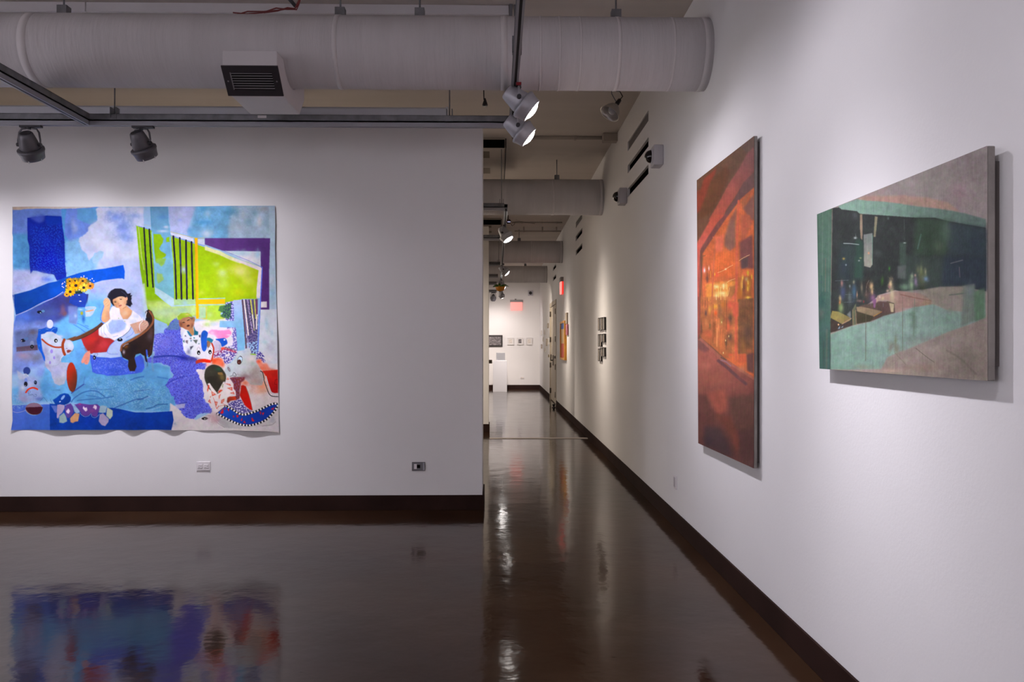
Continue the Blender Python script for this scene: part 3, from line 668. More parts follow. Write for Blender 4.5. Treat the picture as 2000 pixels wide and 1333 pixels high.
# loose cluster of small drawings beyond the door
CL = [(1058.2, 645, 655, 1), (1064.6, 644, 654, 1), (1071.2, 632, 641, 0), (1061.6, 659, 668, 1), (1068.4, 662, 676, 0), (1071.6, 661, 673, 1), (1058.4, 673, 681, 0), (1065.2, 679, 689, 1)]
names = ['upper left of the cluster', 'upper middle of the cluster', 'topmost of the cluster', 'left of its centre', 'tallest, right of its centre', 'right edge of the cluster', 'lower left of the cluster', 'lowest of the cluster']
for (x, yt, yb_, c), nm in zip(CL, names):
    y0, y1 = on_x(x + .9, 660, XR).y, on_x(x - .9, 660, XR).y
    framed_wall_x('small_drawing', y0, y1, on_x(x, yb_, XR).z, on_x(x, yt, XR).z, .02, .02, 'frame_white' if c else 'frame_tan', 'paper', 'tiny framed drawing beyond the double door, ' + nm, 'drawing', 'small drawings beyond the double door')

# end wall pictures
def framed_wall_y(name, x0, x1, y0, y1, fw, fm, pm, label, group=None, mat_board=0.0):
    a, b = on_y(x0, y1, YE), on_y(x1, y0, YE)
    t = thing(name, label, 'picture', ((a.x + b.x)/2, YE, (a.z + b.z)/2), group)
    f = MB(); d = .03
    f.box((a.x, YE - d, a.z), (a.x + fw, YE, b.z)); f.box((b.x - fw, YE - d, a.z), (b.x, YE, b.z)); f.box((a.x + fw, YE - d, a.z), (b.x - fw, YE, a.z + fw)); f.box((a.x + fw, YE - d, b.z - fw), (b.x - fw, YE, b.z)); f.build('frame', fm, t)
    if mat_board: MB().box((a.x + fw, YE - .018, a.z + fw), (b.x - fw, YE - .001, b.z - fw)).build('mat_board', 'frame_white', t)
    g = fw + mat_board
    MB().box((a.x + g, YE - .020, a.z + g), (b.x - g, YE - .002, b.z - g)).build('print', pm, t)
    return t
framed_wall_y('dark_picture', 941, 981.5, 655, 677.5, .045, 'frame_black', 'paper_dark', 'dark framed picture on the end wall, partly behind the partition')
framed_wall_y('framed_drawing', 991, 1003.5, 660, 674, .012, 'frame_white', 'paper', 'left of three small pale drawings on the end wall', 'three small drawings on the end wall', .035)
framed_wall_y('framed_drawing', 1009.5, 1021.5, 660, 674, .012, 'frame_white', 'paper_dark', 'darker middle one of three small drawings on the end wall', 'three small drawings on the end wall', .035)
framed_wall_y('framed_drawing', 1027.5, 1039.5, 660, 674, .012, 'frame_white', 'paper', 'right of three small pale drawings on the end wall', 'three small drawings on the end wall', .035)

# pedestal with an acrylic case, brown table edge
pg = on_z(976.5, 766, 0)
w = 27.5 / F * pg.y / 2; ph = EYE + (CY - 705) / F * pg.y
t = thing('pedestal', 'tall white display pedestal before the end wall', 'pedestal', (pg.x, pg.y, 0))
MB().box((pg.x - w, pg.y, 0), (pg.x + w, pg.y + 2*w, ph)).build('plinth', 'pedestal', t, .004)
t = thing('display_case', 'small clear case holding a grey object on the white pedestal', 'display case', (pg.x, pg.y + w, ph))
cw = .125
MB().box((pg.x + .02 - cw, pg.y + w - cw, ph), (pg.x + .02 + cw, pg.y + w + cw, ph + .012)).build('case_base', 'pedestal', t)
g = MB(); xa, xb, ya_, yb2 = pg.x + .02 - cw, pg.x + .02 + cw, pg.y + w - cw, pg.y + w + cw
for a, b in (((xa, ya_, ph + .012), (xb, ya_ + .006, ph + .22)), ((xa, yb2 - .006, ph + .012), (xb, yb2, ph + .22)), ((xa, ya_ + .006, ph + .012), (xa + .006, yb2 - .006, ph + .22)), ((xb - .006, ya_ + .006, ph + .012), (xb, yb2 - .006, ph + .22)), ((xa, ya_, ph + .22), (xb, yb2, ph + .226))): g.box(a, b)
g.build('acrylic_cover', 'acrylic', t)
tag(MB().lathe([(.06, 0), (.085, .02), (.095, .07), (.075, .13), (.04, .16), (.001, .17)], 20, T((pg.x + .02, pg.y + w, ph + .013)), True, False).build('grey_vessel', 'objgrey'), 'small grey vessel inside the clear case', 'vessel')
yt_ = 20.5; pt = on_y(961, 704, yt_); pb_ = on_y(961, 710.5, yt_)
t = thing('display_table', 'brown table edge peeking out behind the second partition', 'table', (pt.x - .6, yt_, 0))
MB().box((pt.x - 1.2, yt_, pb_.z), (pt.x, yt_ + .6, pt.z)).build('table_top', 'shelf', t, .004)
for sx in (pt.x - 1.14, pt.x - .30):
    for sy in (yt_ + .06, yt_ + .54): MB().box((sx - .025, sy - .025, 0), (sx + .025, sy + .025, pb_.z)).build('leg', 'shelf', t)
# ================================================================== large paintings: brush work laid down shape by shape into colour attributes
RNG = np.random.default_rng(11)
def _up(a, h, w):
    gy = np.linspace(0, a.shape[0] - 1.001, h); gx = np.linspace(0, a.shape[1] - 1.001, w)
    y0 = gy.astype(int); x0 = gx.astype(int); fy = (gy - y0)[:, None]; fx = (gx - x0)[None]
    fy = fy * fy * (3 - 2 * fy); fx = fx * fx * (3 - 2 * fx)
    A = a[y0][:, x0]; B = a[y0][:, x0 + 1]; Cc = a[y0 + 1][:, x0]; D = a[y0 + 1][:, x0 + 1]
    return (A * (1 - fx) + B * fx) * (1 - fy) + (Cc * (1 - fx) + D * fx) * fy
def box_blur(m, ry, rx):
    for ax, r in ((0, ry), (1, rx)):
        r = int(round(r))
        if r < 1: continue
        for _ in range(2):
            p = np.pad(m, [(r + 1, r) if a == ax else (0, 0) for a in (0, 1)], mode='edge'); c = np.cumsum(p, axis=ax)
            m = (np.take(c, np.arange(2*r + 1, c.shape[ax]), axis=ax) - np.take(c, np.arange(0, c.shape[ax] - 2*r - 1), axis=ax)) / (2*r + 1)
    return m

class Painter:
    def __init__(s, x0, y0, x1, y1, sx, sy, base):
        s.x0, s.y0, s.sx, s.sy = x0, y0, sx, sy
        s.W, s.H = int((x1 - x0) * sx), int((y1 - y0) * sy)
        s.img = np.empty((s.H, s.W, 3), np.float32); s.img[:] = base
        s.n1 = sum(_up(RNG.random((max(3, int(s.H / s.sy / p)) + 2, max(3, int(s.W / s.sx / p)) + 2)), s.H, s.W) * a for p, a in ((22, .5), (9, .3), (3.5, .2))) - .5
        s.n2 = sum(_up(RNG.random((max(3, int(s.H / s.sy / p)) + 2, max(3, int(s.W / s.sx / p)) + 2)), s.H, s.W) * a for p, a in ((8, .5), (3, .3), (1.3, .2))) - .5
        w = RNG.standard_normal((s.H, s.W)); g = 1.05
        d = box_blur(w, .8 * sy, .8 * sx) - box_blur(w, 1.9 * sy, 1.9 * sx)
        s.maze = d / d.std()
        s.speck = box_blur(w[::-1], .45 * sy, .45 * sx); s.speck /= s.speck.std()
    def _win(s, xa, ya, xb, yb, pad):
        i0 = max(0, int((ya - pad - s.y0) * s.sy)); i1 = min(s.H, int((yb + pad - s.y0) * s.sy) + 2)
        j0 = max(0, int((xa - pad - s.x0) * s.sx)); j1 = min(s.W, int((xb + pad - s.x0) * s.sx) + 2)
        if i1 <= i0 or j1 <= j0: return None
        X = s.x0 + (np.arange(j0, j1) + .5) / s.sx; Y = s.y0 + (np.arange(i0, i1) + .5) / s.sy
        return i0, i1, j0, j1, X[None, :], Y[:, None]
    def _lay(s, w, m, col, a, var):
        i0, i1, j0, j1, X, Y = w
        if isinstance(col, tuple) and isinstance(col[0], tuple):           # gradient (c0, c1, (x, y), (x, y))
            c0, c1, p, q = col; dx, dy = q[0] - p[0], q[1] - p[1]
            t = np.clip(((X - p[0]) * dx + (Y - p[1]) * dy) / (dx * dx + dy * dy), 0, 1)[..., None]
            c = np.array(c0) * (1 - t) + np.array(c1) * t
        else: c = np.array(col, float)[None, None]
        if var: c = c * (1 + var * 2 * (s.n1[i0:i1, j0:j1] + .6 * s.n2[i0:i1, j0:j1]))[..., None]
        k = (m * a)[..., None]
        s.img[i0:i1, j0:j1] = s.img[i0:i1, j0:j1] * (1 - k) + np.clip(c, 0, 255) * k
    def poly_mask(s, pts, soft, rough, smooth):
        P = np.array(pts, float)
        if smooth:
            Q = []; n = len(P)
            for i in range(n):
                a, b, c, d = P[i-1], P[i], P[(i+1) % n], P[(i+2) % n]
                for t in (0, .25, .5, .75):
                    Q.append(.5 * ((2*b) + (c - a)*t + (2*a - 5*b + 4*c - d)*t*t + (3*b - a - 3*c + d)*t**3))
            P = np.array(Q)
        w = s._win(P[:, 0].min(), P[:, 1].min(), P[:, 0].max(), P[:, 1].max(), 1 + soft * 2.5 + rough * 2)
        if w is None: return None, None
        i0, i1, j0, j1, X, Y = w
        if rough:
            X = X + rough * 3 * s.n2[i0:i1, j0:j1]; Y = Y + rough * 3 * s.n2[i0:i1, j0:j1][::-1]
        else: X, Y = np.broadcast_arrays(X, Y)
        ins = np.zeros(X.shape, bool)
        for (xa, ya), (xb, yb) in zip(P, np.roll(P, -1, 0)):
            if ya == yb: continue
            ins ^= ((ya > Y) != (yb > Y)) & (X < (xb - xa) * (Y - ya) / (yb - ya) + xa)
        m = ins.astype(np.float32)
        m = box_blur(m, max(soft, .22) * s.sy, max(soft, .22) * s.sx)
        return w, m
    def poly(s, pts, col, a=1, soft=0, rough=0, smooth=False, var=.05):
        w, m = s.poly_mask(pts, soft, rough, smooth)
        if w: s._lay(w, m, col, a, var)
    def weave(s, pts, col, thr=0.0, a=1, soft=.3, rough=0, smooth=False, kind='maze'):
        w, m = s.poly_mask(pts, soft, rough, smooth)
        if not w: return
        i0, i1, j0, j1 = w[:4]
        t = getattr(s, kind)[i0:i1, j0:j1]
        s._lay(w, m * np.clip((t - thr) * 2.2 + .5, 0, 1), col, a, 0)
    def ell(s, cx, cy, rx, ry, col, a=1, soft=.3, rot=0, var=.04):
        R = max(rx, ry) + soft * 2
        w = s._win(cx - R, cy - R, cx + R, cy + R, 1)
        if w is None: return
        X, Y = w[4] - cx, w[5] - cy; c, n = math.cos(rot), math.sin(rot)
        d = np.sqrt(((X * c + Y * n) / rx) ** 2 + ((-X * n + Y * c) / ry) ** 2)
        m = np.clip((1 - d) * min(rx, ry) / max(soft, .2) + .5, 0, 1)
        s._lay(w, m, col, a, var)
    def blob(s, cx, cy, rx, ry, col, a=.8, rot=0):
        w = s._win(cx - 2.4*rx - 2.4*ry, cy - 2.4*rx - 2.4*ry, cx + 2.4*rx + 2.4*ry, cy + 2.4*rx + 2.4*ry, 1)
        if w is None: return
        X, Y = w[4] - cx, w[5] - cy; c, n = math.cos(rot), math.sin(rot)
        nz = s.n2[w[0]:w[1], w[2]:w[3]]
        s._lay(w, np.exp(-(((X * c + Y * n) / rx) ** 2 + ((-X * n + Y * c) / ry) ** 2) * (1 + 1.6 * nz)), col, a, .04)
    def line(s, pts, width, col, a=1, soft=.25, smooth=True, taper=False, dash=0):
        P = np.array(pts, float)
        if smooth and len(P) > 2:
            Q = []; E = np.vstack([2*P[0] - P[1], P, 2*P[-1] - P[-2]])
            for i in range(1, len(E) - 2):
                aa, b, c, d = E[i-1:i+3]
                for t in (0, .2, .4, .6, .8): Q.append(.5 * ((2*b) + (c - aa)*t + (2*aa - 5*b + 4*c - d)*t*t + (3*b - aa - 3*c + d)*t**3))
            Q.append(P[-1]); P = np.array(Q)
        w = s._win(P[:, 0].min(), P[:, 1].min(), P[:, 0].max(), P[:, 1].max(), width + soft + 1)
        if w is None: return
        X, Y = np.broadcast_arrays(w[4], w[5]); best = np.full(X.shape, 1e9); n = len(P) - 1; along = np.zeros(X.shape); acc = 0
        for i in range(n):
            ax, ay = P[i]; dx, dy = P[i+1] - P[i]; L2 = dx*dx + dy*dy
            if L2 == 0: continue
            t = np.clip(((X - ax)*dx + (Y - ay)*dy) / L2, 0, 1); d = np.hypot(X - ax - t*dx, Y - ay - t*dy)
            if taper: d = d / max(.12, 1 - abs((i + .5) / n - .35) * 1.2)
            near = d < best; best = np.where(near, d, best)
            if dash: along = np.where(near, acc + t * math.sqrt(L2), along); acc += math.sqrt(L2)
        m = np.clip((width / 2 - best) / max(soft, .15) + .5, 0, 1)
        if dash: m = m * np.clip((np.sin(along / dash * math.pi) - 0.05) * 3 + .5, 0, 1)
        s._lay(w, m, col, a, .04)
    def finish(s, brush=.05, tint=.025, vert=0.0):
        """uneven paint film: brush density, slight hue drift, vertical drag"""
        m = 1 + brush * (1.6 * s.n2 + s.n1)
        if vert:
            st = box_blur(RNG.standard_normal((s.H, s.W)), 9 * s.sy, .35 * s.sx); m = m + vert * st / st.std()
        h = [_up(RNG.random((int(s.H / s.sy / 5) + 2, int(s.W / s.sx / 5) + 2)), s.H, s.W) - .5 for _ in range(3)]
        s.img = np.clip(s.img * m[..., None] * (1 + tint * 2 * np.stack(h, -1)) + 255 * tint * .5 * np.stack(h[::-1], -1), 0, 255).astype(np.float32)
    def sample(s, X, Y):
        gx = np.clip((X - s.x0) * s.sx - .5, 0, s.W - 1.001); gy = np.clip((Y - s.y0) * s.sy - .5, 0, s.H - 1.001)
        j, i = gx.astype(int), gy.astype(int); fx, fy = (gx - j)[..., None], (gy - i)[..., None]; I = s.img
        return (I[i, j] * (1 - fx) + I[i, j+1] * fx) * (1 - fy) + (I[i+1, j] * (1 - fx) + I[i+1, j+1] * fx) * fy

def TL(ox, oy, k): return lambda *p: [(ox + p[i] / k, oy + p[i+1] / k) for i in range(0, len(p), 2)]
def one(t): return lambda x, y: t(x, y)[0]

def paint_material(name, rough, gain, bump=.08):
    m = bpy.data.materials.new(name); m.use_nodes = True; nt = m.node_tree; b = nt.nodes['Principled BSDF']
    at = nt.nodes.new('ShaderNodeVertexColor'); at.layer_name = 'paint'
    nt.links.new(at.outputs['Color'], b.inputs['Base Color']); b.inputs['Roughness'].default_value = rough; b.inputs['Specular IOR Level'].default_value = .12
    tc = nt.nodes.new('ShaderNodeTexCoord'); n = nt.nodes.new('ShaderNodeTexNoise'); n.inputs['Scale'].default_value = 130; bp = nt.nodes.new('ShaderNodeBump')
    bp.inputs['Strength'].default_value = bump; bp.inputs['Distance'].default_value = .004
    nt.links.new(tc.outputs['Object'], n.inputs['Vector']); nt.links.new(n.outputs['Fac'], bp.inputs['Height']); nt.links.new(bp.outputs[0], b.inputs['Normal'])
    return m

def canvas_mesh(name, painter, PX, PY, XYZ, m, parent, gain):
    """grid of points XYZ (h, w, 3) coloured with the painter's colour at photo position PX, PY"""
    h, w = PX.shape; org = parent.location
    me = bpy.data.meshes.new(name); nv = h * w; nf = (h - 1) * (w - 1)
    me.vertices.add(nv); me.loops.add(nf * 4); me.polygons.add(nf)
    me.vertices.foreach_set('co', (XYZ - np.array(org)).astype(np.float32).ravel())
    i = (np.arange(h - 1)[:, None] * w + np.arange(w - 1)[None]).ravel()
    me.loops.foreach_set('vertex_index', np.stack([i, i + w, i + w + 1, i + 1], 1).ravel().astype(np.int32))
    me.polygons.foreach_set('loop_start', np.arange(nf, dtype=np.int32) * 4)
    me.polygons.foreach_set('use_smooth', np.ones(nf, bool))
    me.update(calc_edges=True)
    c = painter.sample(PX, PY) / 255.0
    l = np.where(c <= .04045, c / 12.92, ((c + .055) / 1.055) ** 2.4) * np.array(gain)
    col = np.ones((nv, 4), np.float32); col[:, :3] = np.clip(l.reshape(-1, 3), 0.001, .88)
    a = me.color_attributes.new('paint', 'FLOAT_COLOR', 'POINT'); a.data.foreach_set('color', col.ravel())
    me.materials.append(m)
    o = bpy.data.objects.new(name, me); C.objects.link(o); o.parent = parent
    return o

# ------------------------------------------------------------------ the blue canvas
K = 11.107
t11, t12, t13, t14 = TL(10, 395, K), TL(140, 395, K), TL(270, 395, K), TL(400, 395, K)
t21, t22, t23, t24 = TL(10, 505, K), TL(140, 505, K), TL(270, 505, K), TL(400, 505, K)
t31, t32, t33, t34 = TL(10, 620, K), TL(140, 620, K), TL(270, 620, K), TL(400, 620, K)
t41, t42, t43, t44 = TL(10, 735, K), TL(140, 735, K), TL(270, 735, K), TL(400, 735, K)
b0 = TL(0, 380, 2.721)
P = Painter(20, 399, 549, 852, 2.5, 2.5, (150, 186, 222))
poly, line, ell, blob, weave = P.poly, P.line, P.ell, P.blob, P.weave
def E(t, cx, cy, rx, ry, col, k=K, **kw):
    (x, y), = t(cx, cy); ell(x, y, rx / k, ry / k, col, **kw)
def Bl(t, cx, cy, rx, ry, col, a=.8, k=K, rot=0):
    (x, y), = t(cx, cy); blob(x, y, rx / k, ry / k, col, a, rot)
# sky, left to right
poly(b0(60, 60, 330, 60, 330, 240, 60, 240), (98, 128, 203), soft=2, var=.09)
poly(b0(60, 210, 175, 210, 175, 430, 60, 430), (78, 145, 198), soft=3, var=.10)
poly(b0(60, 400, 160, 400, 220, 440, 250, 480, 60, 540), (165, 172, 215), soft=3, var=.08)
poly(b0(320, 60, 530, 60, 560, 260, 430, 300, 330, 280), (104, 136, 218), soft=2.5, var=.09)
poly(t11(1215, 150, 1330, 150, 1300, 340, 1290, 700, 1420, 900, 1555, 980, 1555, 1333, 1290, 1333), (80, 148, 210), soft=1, var=.07)
poly(b0(345, 250, 560, 200, 640, 330, 660, 380, 520, 395, 350, 440), (128, 182, 226), soft=3, var=.08)
poly(t12(120, 150, 590, 110, 570, 350, 540, 410, 400, 480, 230, 420, 120, 350), (90, 150, 204), soft=.8, rough=1)
Bl(t12, 80, 560, 60, 90, (150, 170, 222)); Bl(t11, 1480, 500, 60, 160, (150, 168, 220)); Bl(t11, 1400, 620, 50, 120, (80, 110, 205), .6)
poly(t12(600, 115, 1555, 100, 1555, 1333, 600, 1333, 660, 1200, 680, 1080, 620, 1060, 500, 1120, 440, 1210, 370, 1280, 330, 1130, 200, 1020, 180, 900, 130, 850, 200, 750, 350, 640, 340, 560, 400, 490, 560, 390, 540, 250, 530, 150), (190, 198, 226), soft=.7, rough=1.6, var=.05)
poly(t22(560, 0, 1555, 0, 1555, 1333, 1000, 1333, 700, 640, 500, 600, 540, 200), (176, 188, 228), soft=3, var=.06)
for c in ((950, 330, 160, 110, (112, 142, 222)), (1120, 560, 190, 190, (112, 144, 222)), (1180, 770, 150, 110, (130, 158, 226)), (820, 240, 60, 60, (128, 154, 222)), (1350, 300, 160, 60, (130, 158, 215)), (430, 1000, 110, 70, (168, 184, 228)), (1180, 1010, 130, 90, (176, 192, 226))): Bl(t12, *c)
for c in ((500, 830, 150, 110, (205, 210, 230)), (700, 960, 210, 120, (208, 210, 228)), (620, 180, 60, 110, (198, 200, 222)), (1200, 1150, 260, 120, (202, 208, 230)), (560, 500, 120, 90, (196, 202, 228)), (1500, 200, 50, 60, (205, 206, 222))): Bl(t12, *c)
poly(t12(690, 1080, 620, 1065, 500, 1120, 440, 1240, 460, 1333, 560, 1333, 600, 1230, 660, 1190), (152, 190, 220), soft=.6)
Bl(t22, 1000, 560, 230, 80, (164, 178, 234)); Bl(t22, 1100, 300, 60, 160, (170, 196, 226)); Bl(t22, 1330, 620, 110, 160, (160, 184, 226)); Bl(t22, 640, 700, 170, 90, (160, 168, 232))
Bl(t22, 420, 850, 220, 120, (128, 176, 224)); Bl(t22, 470, 700, 70, 60, (150, 140, 220), .6)
# sky above the green building
poly(t13(650, 80, 1260, 80, 1100, 500, 1060, 700, 700, 640), (166, 176, 216), soft=1, var=.07)
poly(b0(1040, 60, 1250, 60, 1250, 240, 1000, 250), (108, 166, 206), soft=3, var=.12)
poly(b0(1230, 55, 1470, 55, 1470, 240, 1210, 240), (160, 184, 204), soft=3, var=.10)
for t, c in ((t13, (1400, 140, 90, 60, (74, 148, 190))), (t13, (1400, 440, 130, 50, (72, 150, 200))), (t13, (1480, 680, 140, 80, (180, 196, 214))), (t13, (1110, 620, 50, 70, (92, 156, 214))), (t13, (900, 390, 60, 40, (140, 156, 220))), (t13, (920, 260, 150, 90, (176, 184, 218))),
              (t14, (560, 200, 170, 100, (88, 152, 188))), (t14, (60, 430, 130, 40, (84, 150, 200))), (t14, (1080, 230, 90, 90, (120, 156, 176))), (t14, (960, 440, 90, 80, (124, 162, 182))), (t14, (1190, 420, 60, 130, (205, 198, 204))), (t14, (830, 270, 50, 90, (176, 186, 200))), (t14, (1350, 450, 90, 90, (138, 172, 190))), (t14, (1280, 150, 150, 60, (162, 164, 172))), (t14, (720, 560, 170, 80, (170, 184, 200))), (t14, (1280, 620, 120, 80, (158, 184, 200))), (t14, (60, 250, 60, 70, (150, 184, 206))), (t14, (40, 690, 60, 60, (182, 200, 214)))): Bl(t, *c)
poly(b0(1430, 60, 1490, 60, 1490, 900, 1385, 900, 1390, 600, 1430, 600), (172, 196, 212), soft=.6, var=.06)
poly(b0(1380, 610, 1480, 610, 1482, 960, 1375, 900), (203, 209, 217), soft=1, var=.03)
for c in ((1460, 760, 60, 90, (140, 184, 208)), (1450, 470, 70, 110, (196, 204, 216)), (1320, 80, 60, 60, (160, 196, 214))): Bl(t24, *c)
for c in ((1340, 150, 40, 120, (160, 198, 214)), (1300, 540, 60, 40, (176, 208, 216)), (1440, 640, 80, 120, (192, 194, 210)), (1460, 330, 30, 80, (176, 204, 218)), (1340, 900, 160, 100, (220, 212, 212))): Bl(t34, *c)
# deep blue column, left
poly(t11(480, 340, 880, 292, 1218, 310, 1255, 600, 1285, 850, 1300, 1333) + t21(1330, 440, 1120, 480, 1050, 350, 830, 320, 690, 272, 600, 262, 545, 340) + t11(525, 1330, 520, 960, 485, 810), (12, 34, 150), soft=.5, rough=.4, var=.14)
poly(t11(880, 300, 1215, 315, 1230, 480, 900, 520), (8, 52, 172), soft=1.5, a=.8)
Bl(t11, 900, 1150, 230, 230, (4, 16, 176), .7); Bl(t21, 900, 120, 260, 140, (4, 16, 178), .7)
weave(t11(560, 520, 1230, 460, 1270, 1333, 560, 1333), (24, 70, 196), thr=.45, a=.7, soft=3); weave(t21(560, 0, 1300, 0, 1310, 380, 900, 300, 560, 240), (26, 72, 205), thr=.45, a=.7, soft=3)
poly(t11(490, 320, 860, 260, 850, 400, 740, 460, 640, 400), (70, 92, 190), soft=2, a=.8, rough=1)
Bl(t21, 700, 380, 220, 90, (176, 180, 214)); Bl(t21, 920, 460, 120, 50, (92, 120, 225)); Bl(t21, 560, 480, 130, 90, (170, 176, 212)); Bl(t21, 280, 640, 160, 60, (150, 168, 224))
# blue sash
poly(b0(65, 535, 130, 518, 160, 510, 210, 490, 260, 470, 300, 462, 350, 440, 420, 418, 480, 404, 560, 394, 655, 375, 663, 408, 660, 452, 650, 446, 625, 447, 540, 458, 480, 478, 400, 508, 345, 518, 300, 545, 220, 580, 150, 618, 85, 645, 77, 600), ((0, 58, 146), (2, 84, 212), b0(80, 600)[0], b0(560, 420)[0]), var=.06)
Bl(t21, 480, 900, 140, 90, (0, 70, 150), .6); Bl(t21, 1080, 720, 120, 90, (0, 82, 205), .7)
line(b0(83, 643, 150, 615, 225, 575, 290, 548, 335, 518), .9, (205, 200, 240), soft=.4)
# table zone with faded horses
poly(b0(83, 648, 150, 619, 230, 578, 300, 545, 345, 522, 470, 530, 455, 640, 420, 690, 300, 690, 180, 700, 68, 720), ((72, 108, 200), (52, 58, 130), b0(90, 680)[0], b0(300, 570)[0]), soft=.5, var=.12)
poly(b0(65, 690, 200, 680, 420, 680, 520, 700, 520, 860, 240, 900, 65, 960), (118, 142, 214), soft=4, var=.10)
Bl(t21, 900, 1180, 260, 90, (72, 88, 150)); Bl(t21, 1250, 1120, 60, 120, (120, 84, 110), .8); Bl(t21, 1300, 1200, 40, 60, (130, 74, 70), .7); Bl(t21, 1430, 1120, 80, 90, (120, 136, 190), .7); Bl(t21, 1400, 900, 130, 90, (60, 54, 96), .8); Bl(t21, 400, 1280, 180, 60, (76, 112, 205))
poly(t31(200, 300, 680, 240, 740, 320, 700, 720, 240, 740), (86, 98, 140), soft=2.5, a=.85, var=.10)
Bl(t31, 600, 330, 90, 50, (96, 88, 100), .8); poly(t31(240, 650, 700, 600, 700, 710, 245, 742), (84, 62, 78), soft=.4, a=.9); line(t31(245, 742, 700, 706), 1.0, (60, 40, 54), a=.7)
Bl(t31, 470, 850, 230, 110, (150, 140, 168), .8); Bl(t31, 350, 830, 110, 60, (176, 140, 160), .7); Bl(t31, 680, 880, 110, 80, (112, 114, 130), .8); Bl(t31, 240, 900, 90, 120, (140, 154, 214), .6)
Bl(t31, 800, 1180, 170, 130, (130, 150, 226), .9); Bl(t31, 1380, 330, 150, 130, (136, 158, 236), .9); Bl(t31, 300, 120, 120, 60, (112, 140, 220), .7); Bl(t31, 720, 120, 130, 60, (96, 110, 170), .8)
E(t21, 745, 1165, 56, 32, (16, 22, 40)); E(t21, 820, 1145, 38, 26, (96, 150, 200), a=.8); E(t21, 765, 1180, 13, 13, (150, 190, 205))
E(t31, 385, 505, 52, 36, (18, 20, 36)); E(t31, 450, 470, 50, 34, (78, 118, 170), a=.7, rot=-.3); E(t31, 352, 512, 10, 10, (200, 200, 220))
E(t31, 578, 570, 44, 60, (128, 140, 176), a=.7); E(t31, 578, 640, 40, 42, (20, 20, 30)); E(t31, 578, 640, 12, 14, (90, 92, 100))
# middle blue water and cloth
poly(b0(290, 690, 480, 560, 620, 560, 560, 680, 830, 880, 910, 960, 930, 1100, 900, 1155, 560, 1140, 400, 1110, 250, 1100, 65, 1120, 65, 1030, 220, 1000, 250, 880), (98, 168, 220), soft=3, var=.07)
poly(b0(410, 800, 500, 780, 480, 960, 420, 1010, 400, 960), (92, 158, 214), soft=3)
poly(b0(440, 940, 820, 900, 905, 920, 890, 1010, 950, 1110, 900, 1152, 700, 1150, 540, 1130, 400, 1105, 380, 1060), (84, 150, 202), soft=1.5, var=.08)
Bl(t33, 500, 1180, 230, 110, (98, 164, 212)); Bl(t32, 180, 820, 160, 160, (88, 150, 210)); Bl(t41, 900, 250, 220, 180, (80, 148, 208)); Bl(t32, 60, 330, 130, 90, (118, 178, 228)); Bl(t32, 300, 1150, 120, 120, (84, 160, 214))
weave(t42(380, 60, 1150, 0, 1555, 200, 1500, 700, 950, 700, 560, 540, 430, 400), (150, 196, 222), thr=.55, a=.5, soft=6, kind='speck'); weave(t43(0, 20, 560, 200, 760, 460, 640, 720, 0, 700), (146, 200, 220), thr=.4, a=.45, soft=6, kind='speck')
for pts, w, col, a in ((t42(0, 370, 120, 280, 260, 180), 2.4, (48, 66, 150), .8), (t42(290, 20, 262, 150, 300, 190), 1.2, (60, 90, 170), .5), (t42(0, 560, 60, 480, 220, 370, 400, 320, 540, 330, 640, 390, 720, 450), 2.2, (44, 92, 160), .75), (t42(130, 530, 330, 510, 700, 478, 900, 440), 1.8, (40, 92, 160), .7), (t42(320, 420, 480, 440, 640, 480), 2.2, (52, 108, 176), .6), (t42(420, 270, 760, 290, 1000, 250), 2.2, (70, 128, 190), .6),
                       (t42(930, 690, 1180, 590, 1400, 510, 1555, 490), 2.4, (48, 92, 160), .75), (t42(1280, 90, 1400, 40, 1555, 10), 2.6, (44, 98, 170), .7), (t42(1370, 330, 1555, 310), 1.4, (60, 100, 160), .6), (t43(0, 510, 80, 500, 200, 440), 2.6, (50, 96, 158), .8), (t43(180, 715, 330, 670, 430, 620, 640, 610), 2.4, (42, 90, 150), .75), (t43(0, 325, 240, 290), 1.4, (58, 100, 160), .6), (t43(420, 20, 640, 60), 3, (52, 110, 180), .6), (t43(180, 740, 300, 730, 470, 670), 1.2, (150, 196, 220), .7), (t43(130, 500, 250, 450), 1.4, (150, 176, 216), .7)): line(pts, w, col, a, soft=1.2)
for pts in (t32(40, 160, 160, 230, 280, 320), t32(120, 130, 230, 180, 360, 250), t32(290, 180, 360, 200), t32(140, 100, 200, 60, 290, 50)): line(pts, 1.6, (48, 104, 205), .6, soft=1)
# white lower right ground
poly(b0(905, 1110, 960, 1140, 1040, 1200, 1140, 1150, 1480, 1120, 1490, 1270, 905, 1260), (211, 203, 203), soft=.8, rough=.6, var=.03)
poly(b0(1010, 930, 1050, 890, 1200, 900, 1480, 900, 1484, 1130, 1130, 1160, 1080, 1080), (222, 213, 213), soft=1, var=.03)
poly(b0(930, 700, 1300, 620, 1270, 840, 1210, 900, 1020, 900, 970, 820), (224, 218, 224), soft=1.5, var=.03)
Bl(t43, 950, 690, 110, 50, (196, 192, 214), .6); Bl(t33, 980, 420, 70, 90, (186, 200, 226), .9)
